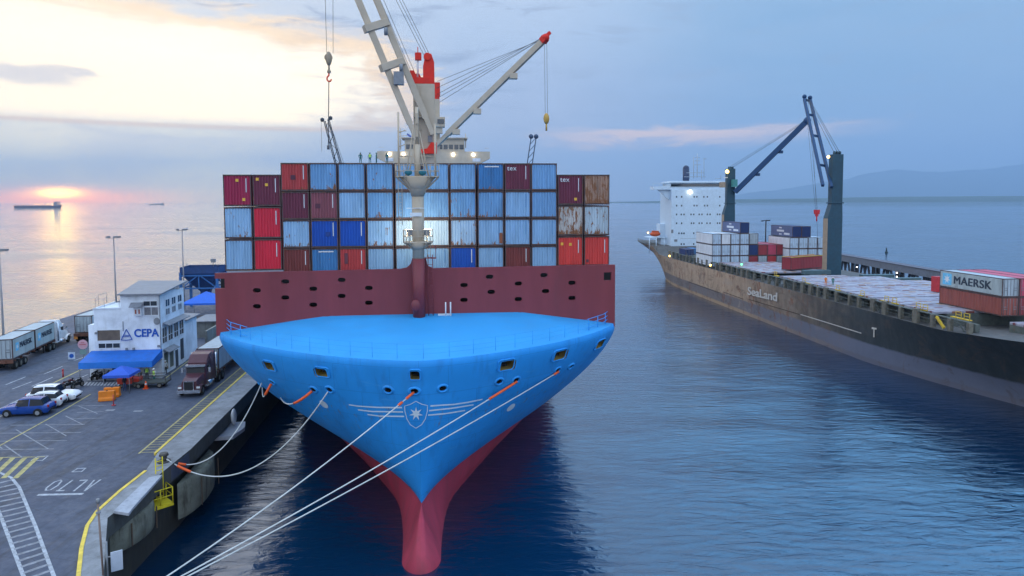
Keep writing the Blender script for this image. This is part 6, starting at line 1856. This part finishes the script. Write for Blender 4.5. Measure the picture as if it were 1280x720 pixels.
for z, rx, ry in ((1.0, .165, .15), (1.2, .17, .155), (1.36, .19, .155), (1.44, .14, .11)): rows.append([(rx * math.cos(2*math.pi*k/12), .01 + ry * math.sin(2*math.pi*k/12), z) for k in range(13)])
mb.grid(rows); VEST = mb.mesh('vest')
mb = MB(); mb.ball((0, -.01, 1.635), .118, 10, 7, 0, (1, 1.1, .8)); mb.tube([(0, -.03, 1.62), (0, -.03, 1.635)], .15, 12); HELM = mb.mesh('helmet')
hv = mat('hi_vis', (.45, .70, .12), .7); hv_o = mat('hi_vis_orange', (.75, .22, .04), .7); hw2 = mat('helmet_white', (.7, .7, .68), .4); grn = mat('overalls_teal', (.03, .16, .14), .8)
def person(loc, rz, label, group, shirt, trouser, vest=None, helmet=None):
    r = thing('person', label, 'person', loc, rz, group)
    b_ = link('body', PBODY, None, r)
    for i, m_ in enumerate((skin, shirt, trouser)): b_.material_slots[i].link = 'OBJECT'; b_.material_slots[i].material = m_
    for me_, m_, nm in ((VEST, vest, 'vest'), (HELM, helmet, 'helmet')):
        if m_ is None: continue
        o = link(nm, me_, None, r)
        if not len(me_.materials): me_.materials.append(None)
        o.material_slots[0].link = 'OBJECT'; o.material_slots[0].material = m_
    return r
dk_ = mat('cloth_dark', (.02, .022, .03), .85); tea = mat('cloth_teal', (.02, .12, .13), .8); wht = mat('cloth_white', (.5, .5, .5), .8); blc = mat('cloth_blue', (.05, .09, .2), .8)
PG = 'people by the port office'
person(Q(ql(184, 476).x, ql(184, 476).y), R(20), 'person in green vest and white helmet, left of the pair by the cone', PG, tea, dk_, hv, hw2)
person(Q(ql(193, 479).x, ql(193, 479).y), R(-30), 'person in yellow-green vest, right of the pair by the cone', PG, wht, grn, hv, hw2)
person(Q(ql(156, 489).x, ql(156, 489).y), R(70), 'person in dark clothes and white helmet beside the orange barrier', PG, dk_, blc, None, hw2)
person(Q(ql(207, 468).x, ql(207, 468).y), R(10), 'person in pale shirt and dark trousers at the office corner', PG, wht, dk_, None, hw2)
person(Q(ql(176, 475).x, ql(176, 475).y), R(-10), 'person in white shirt standing under the awning', PG, wht, dk_)
person(Q(ql(167, 478).x, ql(167, 478).y), R(130), 'person in black under the cobalt canopy', PG, dk_, dk_)
top = ZTOP + .04
for px, rz, lab, sh_, ve in ((451.5, 20, 'person in dark teal overalls behind the top containers, leftmost of four', tea, None), (463, 200, 'person in green overalls behind the top containers, second from left', grn, hv), (471, 90, 'person with orange vest behind the top containers, third from left', grn, None), (484, 40, 'person in teal behind the top containers, nearest the foremast', tea, None)):
    q = S1I @ D(px, 200, 66.5); q = S1I @ D(px, 200, 105.5); person(S1 @ Vector((q.x, 58.0, 32.15)), R(rz), lab, 'stevedores behind the top containers', sh_, tea, ve, grn)
q = D(953, 351, 140)
person(Vector((*(S2 @ Vector((-13.2, (S2I @ D(966, 340, 128)).y, 0))).to_2d(), 10.35)), 0, 'person in orange on the rusty ship walkway above the hull letters', 'crew on the rusty ship', hv_o, hv_o, hv_o, hw2)
person(Vector((*(S2 @ Vector((-12.4, (S2I @ D(974, 340, 127)).y, 0))).to_2d(), 10.35)), 0, 'person in green on the rusty ship walkway beside the orange one', 'crew on the rusty ship', grn, grn, None, hw2)

# ---- motorcycles
def motorcycle(loc, rz, label, colr):
    r = thing('motorcycle', label, 'motorcycle', loc, rz, 'motorcycles parked by the office')
    for x in (-.65, .65): wheel(r, x, 0, .30, .11, rim_d)
    mb = MB(); mb.bar((-.65, 0, .3), (-.15, 0, .55), .1); mb.bar((.65, 0, .3), (.45, 0, .95), .07); mb.box((0, 0, .45), (.5, .26, .34)); mb.tube([(-.1, .16, .3), (-.8, .18, .38)], .05, 6); mb.build('frame', black, r)
    mb = MB(); mb.ball((.15, 0, .80), .2, 10, 7, 0, (1.4, .75, .8)); mb.ball((.62, 0, .68), .14, 8, 6, 0, (1.6, .5, .5)); mb.ball((-.6, 0, .72), .14, 8, 6, 0, (1.7, .7, .5)); mb.build('fairing', colr, r)
    mb = MB(); mb.box((-.28, 0, .82), (.62, .26, .1)); mb.build('seat', black, r, .03)
    mb = MB(); mb.tube([(.42, -.36, 1.0), (.46, 0, 1.02), (.42, .36, 1.0)], .02, 5); mb.ball((.55, 0, .92), .09, 8, 6); mb.build('handlebar', black, r)
    return r
motorcycle(ground_pt(86, 485), R(75), 'dark red motorcycle, left of the pair at the crossing', mat('moto_red', (.12, .02, .02), .3))
motorcycle(ground_pt(97, 484.5), R(82), 'black motorcycle, right of the pair at the crossing', black)
motorcycle(ground_pt(119, 474), R(95), 'black motorcycle parked under the left end of the awning', black)
motorcycle(ground_pt(127, 473.5), R(88), 'silver grey motorcycle parked under the awning', grey)
motorcycle(ground_pt(134, 475), R(100), 'blue motorcycle parked behind the cobalt canopy', mat('moto_blue', (.02, .05, .2), .3))
# small cart and flatbed by the cone
g = ground_pt(190, 483)
r = thing('flat_trailer', 'dark flat cart with loading frame behind the two vest wearers', 'cart', g, TH)
mb = MB(); mb.box((0, 0, .55), (3.6, 1.6, .14)); 
for x, y in ((-1.7, -.7), (1.7, -.7), (-1.7, .7), (1.7, .7)): mb.bar((x, y, .6), (x, y, 1.3), .07)
for y in (-.7, .7): mb.bar((-1.7, y, 1.3), (1.7, y, 1.3), .06)
mb.build('bed', mat('cart_dark', (.05, .055, .05), .7, var=.3), r)
for x in (-1.1, 1.1):
    for y in (-.75, .75): wheel(r, x, y, .28, .2, rim_d)
r = thing('red_cart', 'small red cart parked behind the person at the barrier', 'cart', ground_pt(163, 483), TH)
mb = MB(); mb.box((0, 0, .7), (2.2, 1.2, .6), taper=1.05); mb.build('tub', mat('cart_red', (.5, .05, .03), .5), r, .04)
for x in (-.7, .7):
    for y in (-.5, .5): wheel(r, x, y, .22, .14, rim_d)
# orange barriers, post, cone, signs
orm = mat('barrier_orange', (.72, .20, .012), .55, var=.12, dirt=.2)
def barrier(px, py, rz, label):
    r = thing('water_barrier', label, 'barrier', ground_pt(px, py), rz, 'orange barriers by the canopy')
    mb = MB(); prof_ = [(-.38, 0), (.38, 0), (.36, .25), (.24, .4), (.22, 1.0), (-.22, 1.0), (-.24, .4), (-.36, .25)]
    mb.extr([(-.75, a, b_) for a, b_ in prof_], (1.5, 0, 0)); mb.build('shell', orm, r, .04)
    mb = MB(); mb.cyl((0, 0, 1.02), .09, .06, 10); mb.build('filler_cap', black, r)
barrier(134, 500.5, R(15), 'orange plastic barrier, nearer and left of the pair beside the canopy')
barrier(140.5, 496, R(10), 'orange plastic barrier, farther and right of the pair beside the canopy')
r = thing('delineator_post', 'slim red post standing in front of the orange barriers', 'post', ground_pt(142, 507), 0)
mb = MB(); mb.tube([(0, 0, .05), (0, 0, 1.1)], .05, 8); mb.cyl((0, 0, .04), .2, .08, 12); mb.build('post', mat('post_red', (.4, .05, .06), .6), r)
r = thing('traffic_cone', 'orange traffic cone with white band near the office corner', 'traffic cone', ground_pt(182.5, 486), 0)
mb = MB(); mb.tube([(0, 0, .05), (0, 0, .85)], .2, 14, r2=.04); mb.box((0, 0, .03), (.5, .5, .06)); mb.build('cone', mat('cone_orange', (.75, .10, .02), .5), r)
mb = MB(); mb.tube([(0, 0, .45), (0, 0, .6)], .13, 14, r2=.105); mb.build('band', white_p, r)
def sign(px, py, hgt, shape, label, m1, m2):
    r = thing('road_sign', label, 'sign', ground_pt(px, py), TH)
    mb = MB(); mb.tube([(0, 0, 0), (0, 0, hgt)], .04, 6); mb.build('post', grey, r)
    mb = MB()
    if shape == 'round': mb.cyl((0, -.06, hgt), .62, .04, 24, axis='Y')
    else: mb.box((0, -.06, hgt), (.85, .04, .95))
    p_ = mb.build('plate', m1, r)
    mb = MB()
    if shape == 'round': mb.box((0, -.095, hgt), (.8, .02, .16)); mb.box((0, -.095, hgt + .25), (.45, .02, .1))
    else: mb.cyl((0, -.09, hgt), .28, .02, 16, axis='Y')
    mb.build('symbol', m2, p_)
    if shape == 'round':
        mb = MB(); mb.box((0, -.06, hgt - 1.0), (.8, .04, .6)); mb.build('lower_plate', mat('sign_green', (.15, .25, .25), .6), p_)
sign(104.5, 450, 2.05, 'round', 'round pale pink sign at the left corner of the office', mat('sign_pink', (.55, .32, .38), .5), mat('sign_rose', (.5, .16, .2), .5))
sign(90, 449, .45, 'square', 'low square blue and white sign on the left lane', mat('sign_white', (.5, .58, .7), .5), signb)
r = thing('red_post', 'short red marker post between the lane lines', 'post', ground_pt(79, 471.5), 0)
mb = MB(); mb.tube([(0, 0, 0), (0, 0, .8)], .09, 8); mb.ball((0, 0, .85), .13, 8, 6); mb.build('post', mat('post_red', (.4, .05, .06), .6), r)

# ---- quay edge furniture
def fender(l0, l1, z0, z1, bulge, label, at=None, turn=0):
    c = (l0 + l1) / 2; r = thing('concrete_fender', label, 'fender', at or Q(-.35, c, 0), TH + turn, 'concrete fenders on the quay wall')
    mb = MB(); N = 14; rows = []
    for z, f in ((z1, .72), (z1 - .05, .9), (z1 - .35, 1.0), ((z0 + z1) / 2, 1.0), (z0 + .3, .96), (z0, .8)):
        rows.append([(bulge * f * math.sin(math.pi * k / N) ** .55, (l1 - l0) / 2 * (-1 + 2 * k / N), z) for k in range(N + 1)])
    mb.grid(rows); mb.add(rows[0], [tuple(range(N + 1))]); mb.add(rows[-1], [tuple(range(N + 1))]); mb.build('block', concl, r)
    for k in (-.25, .3):
        mb = MB(); mb.box((bulge + .02, (l1 - l0) * k, (z0 + z1) / 2), (.06, .10, (z1 - z0) * .8)); mb.build('timber', mat('fender_timber', (.10, .07, .05), .8, rust=.4), r)
fq = D(172, 664, 47.2); fender(-2.4, 2.4, 2.75, 4.75, 1.0, 'stained concrete fender nearest the viewer, below the yellow cage', Vector((fq.x - .5, fq.y, 0)), R(-13.5))
fender(-1.2, 6.6, 1.2, 4.1, 1.2, 'stained concrete fender farther along under the slack mooring lines')
r = thing('fender_panel', 'pale grey flat fender shelf on the quay wall near the bow', 'fender', Q(-.1, 10.4, 4.3), TH)
mb = MB(); mb.prism([(-.3, -2.2), (1.3, -2.0), (1.7, .4), (1.3, 2.2), (-.3, 2.2)], 0, .35); mb.build('shelf', mat('shelf_grey', (.32, .33, .37), .7, var=.1, dirt=.3), r)
mb = MB(); mb.ball((.6, .8, 1.3), .7, 12, 9, 0, (.35, .75, 1.15)); mb.build('rubber_disc', mat('disc_pale', (.45, .46, .48), .7), r)
# yellow access cage with ladder
r = thing('access_cage', 'yellow steel access cage with a ladder hung on the quay wall', 'access platform', D(185, 629, 50.2), R(-42))
yc = mat('cage_yellow', (.62, .50, .02), .55, var=.15, dirt=.2)
mb = MB(); L_ = 2.6; Wc = 1.25
mb.box((Wc / 2, 0, 0), (Wc, L_, .1)); mb.box((Wc / 2, 0, -.12), (Wc + .1, L_ + .1, .16)); mb.build('floor', yc, r)
mb = MB()
for y in (-L_ / 2, -L_ / 6, L_ / 6, L_ / 2): mb.tube([(Wc, y, 0), (Wc, y, 1.2)], .045, 6); 
for y in (-L_ / 2, L_ / 2): mb.tube([(.05, y, 0), (.05, y, 1.2)], .045, 6)
for z in (.6, 1.2): mb.tube([(.05, -L_ / 2, z), (Wc, -L_ / 2, z), (Wc, L_ / 2, z), (.05, L_ / 2, z)], .045, 6)
mb.build('railing', yc, r)
mb = MB()
for y in (.55, 1.05): mb.tube([(.2, y, 0), (.2, y, 3.3)], .045, 6)
for k in range(9): mb.tube([(.2, .55, .3 + k * .34), (.2, 1.05, .3 + k * .34)], .035, 5)
mb.build('ladder', yc, r)
# concrete mooring platform light block on the margin
mb = MB()
pts = [G(203, 594.5, QZ + .2), G(186, 598, QZ + .2), G(142, 640, QZ + .2), G(161, 643, QZ + .2), G(166, 636, QZ + .2)]
mb.prism([(p.x, p.y) for p in pts], QZ + .1, QZ + .28)
tag(mb.build('concrete_slab', concrete_mat('pale_slab', (.36, .38, .43), .25)), kind='structure')
# bollards
bolm = mat('bollard_iron', (.07, .065, .06), .6, var=.3, rust=.3)
def bollard(loc, label):
    r = thing('mooring_bollard', label, 'bollard', loc, TH, 'bollards along the quay edge')
    mb = MB(); mb.tube([(0, 0, 0), (0, 0, .1)], .5, 16); mb.tube([(0, 0, .1), (0, 0, .5)], .26, 16, r2=.2); mb.tube([(0, 0, .5), (0, 0, .7)], .36, 16, r2=.3); mb.build('post', bolm, r)
    return r
bA = G(205, 577, QZ + .15); bollard(bA, 'iron bollard on the quay margin holding the two slack lines')
bB_ = G(95, 800, QZ + .15); bollard(bB_, 'iron bollard near the quay corner holding the taut bow lines')
# thin lamp post at the corner, white box hanging below it
pt = G(129, 719, QZ + .15)
r = thing('corner_post', 'thin rusty post standing at the quay corner', 'post', pt, TH)
hp_ = D(123.5, 629, pt.y).z - pt.z
mb = MB(); mb.tube([(0, 0, 0), (-.12, 0, hp_)], .055, 8); mb.build('post', mat('post_rust', (.24, .17, .14), .7, rust=.3), r)
mb = MB(); mb.tube([(-.12, 0, hp_), (-.12, 0, hp_ + .25)], .09, 8); mb.box((-.1, -.05, hp_ - .5), (.2, .12, .1)); mb.build('cap', grey, r)
pb = D(146, 701, 38.5)
r = thing('notice_board', 'small pale board hung on a pipe below the quay corner', 'board', pb, TH)
mb = MB(); mb.box((0, 0, 0), (.6, .06, 1.15), M=Matrix.Rotation(.5, 3, 'Z')); mb.build('board', mat('board_pale', (.50, .54, .62), .6, var=.1), r)
mb = MB(); mb.tube([(-.5, -.1, 1.2), (-.5, -.1, -3)], .07, 6); mb.bar((-.5, -.1, .3), (-.2, -.05, .3), .06); mb.build('pipe', grey, r)

# ---- mooring lines
rope = mat('rope_white', (.55, .56, .54), .8, var=.12); sleeve = mat('chafe_sleeve', (.80, .12, .03), .6, var=.08); tape = mat('sleeve_tape', (.55, .6, .65), .6)
def catenary(a, b_, sag, n=40):
    return [a.lerp(b_, k / n) - Vector((0, 0, sag * 4 * (k / n) * (1 - k / n))) for k in range(n + 1)]
def line(pts, rad, label, sl=None, grp='mooring lines from the bow', sl_range=(0, .1)):
    r = thing('mooring_line', label, 'mooring line', pts[0], 0, grp)
    o = Vector(pts[0])
    mb = MB(); mb.tube([p - o for p in pts], rad, 6); mb.build('rope', rope, r)
    if sl:
        n = len(pts)
        for f0, f1 in sl:
            i0, i1 = int(f0 * (n - 1)), max(int(f0 * (n - 1)) + 1, int(f1 * (n - 1)))
            mb = MB(); mb.tube([p - o for p in pts[i0:i1 + 1]], rad * 2.1, 8); mb.build('chafe_sleeve', sleeve, r)
    return r
def lead(px, py): p, n_ = hullhit(px, py); return S1 @ (p + n_ * .12)
def bez(P, n=36):
    out = []
    P = [Vector(p) for p in P]
    for k in range(n + 1):
        t = k / n; Q_ = list(P)
        while len(Q_) > 1: Q_ = [a.lerp(b_, t) for a, b_ in zip(Q_, Q_[1:])]
        out.append(Q_[0])
    return out
bt2 = bA + Vector((0, 0, .35))
A_ = lead(324, 482)
line([*catenary(A_, bt2, 2.9, 48)], .05, 'slack white line from the outer left fairlead down to the quay bollard', [(.80, .92)])
A_ = lead(411, 488.5)
line([*catenary(A_, bt2, 3.6, 48)], .05, 'slack white line sweeping low over the water from the left bow to the bollard', [(.84, .93)])
far_b = Q(-1.2, 62, QZ + .5)
A_ = lead(340.5, 478.5); line(bez([A_, A_ + Vector((-.9, -.35, -1.6)), D(333, 497, A_.y + 1.0), D(322, 492, A_.y + 3), Q(-1.0, 30, QZ + .5)]), .05, 'short line with orange sleeve looping back under the bow, outermost left', [(0, .22)])
A_ = lead(391.5, 487.5); line(bez([A_, A_ + Vector((-1.8, -.5, -1.5)), D(352, 512, A_.y + 2.0), D(332, 492, A_.y + 8), Q(-1.0, 42, QZ + .5)]), .05, 'line with long orange sleeve hanging in a curve under the left bow', [(0, .24)])
bt3 = bB_ + Vector((0, 0, .35))
A_ = lead(517.5, 489.5); line(catenary(A_, bt3 + Vector((-.2, -1.2, 0)), .55, 60), .045, 'taut white line from the centre fairlead above the shield', [(0, .035), (.05, .075)])
A_ = lead(645, 476); line(catenary(A_, bt3, .35, 60), .045, 'taut white line with long orange sleeve from the right bow, upper of two', [(0, .11)])
A_ = lead(697, 463.5); line(catenary(A_, bt3 + Vector((.15, .1, 0)), .35, 60), .045, 'taut white line from the outer right fairlead, lower of two', [(0, .03)])

# ================================================================== FAR THINGS
def far_ship(px, wl_py, L, label, colr, y=None, mirror=False):
    g = G(px, wl_py, 0) if y is None else Vector((D(px, wl_py, y).x, y, 0))
    r = thing('tanker', label, 'ship', (g.x, g.y, 0), math.atan2(-g.x, g.y) + (math.pi if mirror else 0))
    k = L / 200
    mb = MB(); mb.extr([(-100 * k, -14 * k, 12 * k), (-96 * k, -14 * k, -1), (92 * k, -14 * k, -1), (100 * k, -14 * k, 14 * k), (88 * k, -14 * k, 14 * k), (86 * k, -14 * k, 10 * k), (-90 * k, -14 * k, 10 * k), (-92 * k, -14 * k, 12.5 * k)], (0, 28 * k, 0)); mb.build('hull', colr, r)
    mb = MB(); mb.box((72 * k, 0, 19 * k), (18 * k, 22 * k, 20 * k)); mb.box((76 * k, 0, 29 * k), (8 * k, 26 * k, 5 * k)); mb.box((86 * k, 0, 20 * k), (6 * k, 8 * k, 22 * k)); mb.build('deck_house', mat('far_house', (.30, .27, .28), .7), r)
    mb = MB()
    for x in (-85, -60, -30, -4, 20, 45): mb.box((x * k, 0, 12 * k), (5 * k, 6 * k, 5 * k)); mb.tube([(x * k, 0, 10 * k), (x * k, 0, (15 if x != 20 else 22) * k)], .8 * k, 6)
    mb.box((-20 * k, 0, 12 * k), (140 * k, 3 * k, 1.6 * k)); mb.build('deck_gear', mat('far_gear', (.16, .14, .17), .7), r)
far_ship(48, 259.8, 205, 'long low tanker lying at anchor in front of the setting sun', mat('far_hull', (.10, .075, .10), .7))
far_ship(196, 254.6, 150, 'tiny ship on the horizon right of the sun', mat('far_hull2', (.08, .075, .09), .7), y=7600)
g = G(1108, 316, 0)
r = thing('channel_buoy', 'dark channel buoy floating in open water beyond the conveyor jetty', 'buoy', g)
r.scale = (.6, .6, .62)
mb = MB(); mb.cyl((0, 0, .4), 1.2, 1.0, 16); mb.build('float', mat('buoy_dark', (.02, .045, .05), .6), r)
mb = MB(); 
for a in range(4): mb.bar((.8 * math.cos(a * 1.571), .8 * math.sin(a * 1.571), .8), (.25 * math.cos(a * 1.571), .25 * math.sin(a * 1.571), 3.3), .14)
mb.tube([(0, 0, .8), (0, 0, 4.2)], .28, 8); mb.box((0, 0, 3.3), (.8, .8, .5)); mb.build('tower', mat('buoy_dark', (.02, .045, .05), .6), r)
# left-hand mobile crane jib seen over the stack
g = Vector((D(405, 250, 205).x, 205, QZ)); 
base_ = Vector((D(470, 250, 205).x, 205, QZ)); base_ = Q((PIER_I @ base_).x - 6, (PIER_I @ base_).y, QZ)
r = thing('harbour_crane', 'dark mobile harbour crane on the pier, its jib showing over the left stack', 'crane', base_, 0)
tipw = D(408, 150, 200) - base_
mb = MB(); mb.box((0, 0, 1.6), (6, 9, 1.6)); 
for x in (-2.2, 2.2):
    for y in (-3.2, -1.2, 1.2, 3.2): mb.cyl((x, y, .7), .7, .8, 14, axis='X')
mb.build('undercarriage', mat('crane_dark', (.045, .05, .06), .6), r)
mb = MB(); mb.tube([(0, 0, 2), (0, 0, 20)], 1.2, 12, r2=.9); mb.box((0, 1.5, 5), (4, 7, 3)); mb.build('tower', mat('crane_dark', (.045, .05, .06), .6), r)
ft = Vector((-.5, 0, 14)); dj = tipw - ft; sd_ = dj.cross(Vector((0, 1, 0))).normalized()
mb = MB(); N = 14
for s_ in (-1, 1):
    for dy in (-.8, .8): mb.bar(ft + sd_ * s_ * .9 + Vector((0, dy, 0)), tipw + sd_ * s_ * .6 + Vector((0, dy, 0)), .2)
for k in range(N):
    a = ft + dj * k / N; b_ = ft + dj * (k + 1) / N; mb.bar(a + sd_ * .8 * (1 if k % 2 else -1), b_ - sd_ * .8 * (1 if k % 2 else -1), .12)
for s_ in (-1.2, 1.2): mb.ball(tipw + sd_ * s_ + Vector((0, 0, .3)), .6, 10, 7)
jb = mb.build('jib', mat('crane_dark', (.045, .05, .06), .6), r)
mb = MB(); mb.tube([Vector((.6, 0, 20)), tipw + Vector((.6, 0, .3))], .06, 4); mb.tube([Vector((.3, 0, 19)), tipw + Vector((.4, .3, .1))], .05, 4); mb.tube([tipw + Vector((-1.5, 0, 0)), tipw + Vector((-1.5, 0, -9))], .05, 4); mb.build('luffing_wire', wire, jb)
# conveyor jetty behind the second ship
r = thing('conveyor_jetty', 'long covered conveyor on trestle legs running behind the rusty ship', 'jetty', (112, 0, 0), R(0))
gall = mat('gallery_grey', (.16, .18, .22), .7, var=.15, dirt=.3)
def jx(px, y): return D(px, 300, y).x
a_ = D(1040, 316, 250); b_ = D(1200, 343, 172)
mb = MB(); O_ = Vector((112, 0, 0)); ex = (b_ - a_)
a2 = a_ - ex * .4; b2 = b_ + ex * .9
mb.bar(a2 - O_ - Vector((0, 0, 1.0)), b2 - O_ - Vector((0, 0, 1.0)), 3.2, 2.0); mb.build('gallery', gall, r)
mb = MB(); mb.bar(a2 - O_ + Vector((0, 0, .08)), b2 - O_ + Vector((0, 0, .08)), 3.5, .16); mb.build('roof', mat('gallery_roof', (.10, .10, .13), .7), r)
for k in range(24):
    p = a2 + (b2 - a2) * (k + .5) / 24 - O_
    mb = MB(); rake = k % 2
    for dy in (-.9, .9):
        mb.bar((p.x, p.y + dy * .5, p.z - 1.9), (p.x, p.y + dy * (3.0 if rake else .9), -2), .5)
        mb.bar((p.x + 1.4, p.y + dy * .5, p.z - 1.9), (p.x + 1.4, p.y + dy * (3.0 if rake else .9), -2), .5)
    mb.build('trestle_leg', mat('trestle_dark', (.04, .045, .06), .7), r)
# quay lamp and red gantry on the far berth
r = thing('light_pole', 'tall dark lamp pole standing between the two container blocks of the rusty ship', 'light pole', Vector((D(957, 300, 192).x, 192, 10.3)), 0)
hh_ = D(957, 276, 192).z - 10.3
mb = MB(); mb.tube([(0, 0, 0), (0, 0, hh_)], .16, 6); mb.build('post', black, r)
mb = MB(); mb.bar((-1.3, 0, hh_), (1.2, 0, hh_ + .2), .18); mb.box((.6, 0, hh_ + .1), (1.0, .5, .3)); mb.box((-1.0, 0, hh_ - .05), (.6, .4, .25)); mb.build('lamp_head', black, r)
q = D(1176, 345, 118); q = S2I @ q
rk = thing('service_module', 'red steel module standing on the hatch just left of the grey lettered container', 'module', S2 @ Vector((q.x, q.y, HZ)), TH2)
mb = MB(); mb.box((0, 0, 1.4), (2.4, 1.4, 2.6)); mb.build('box', mat('frame_red', (.45, .03, .04), .5, rust=.15), rk)
mb = MB()
for x in (.9, 2.2): mb.bar((x, -1.0, 0), (x, -1.0, 2.2), .12)
for z in (.6, 1.2, 1.8): mb.bar((.9, -1.0, z), (2.2, -1.0, z), .08)
mb.build('ladder', mat('ladder_tan', (.3, .2, .15), .6), rk)
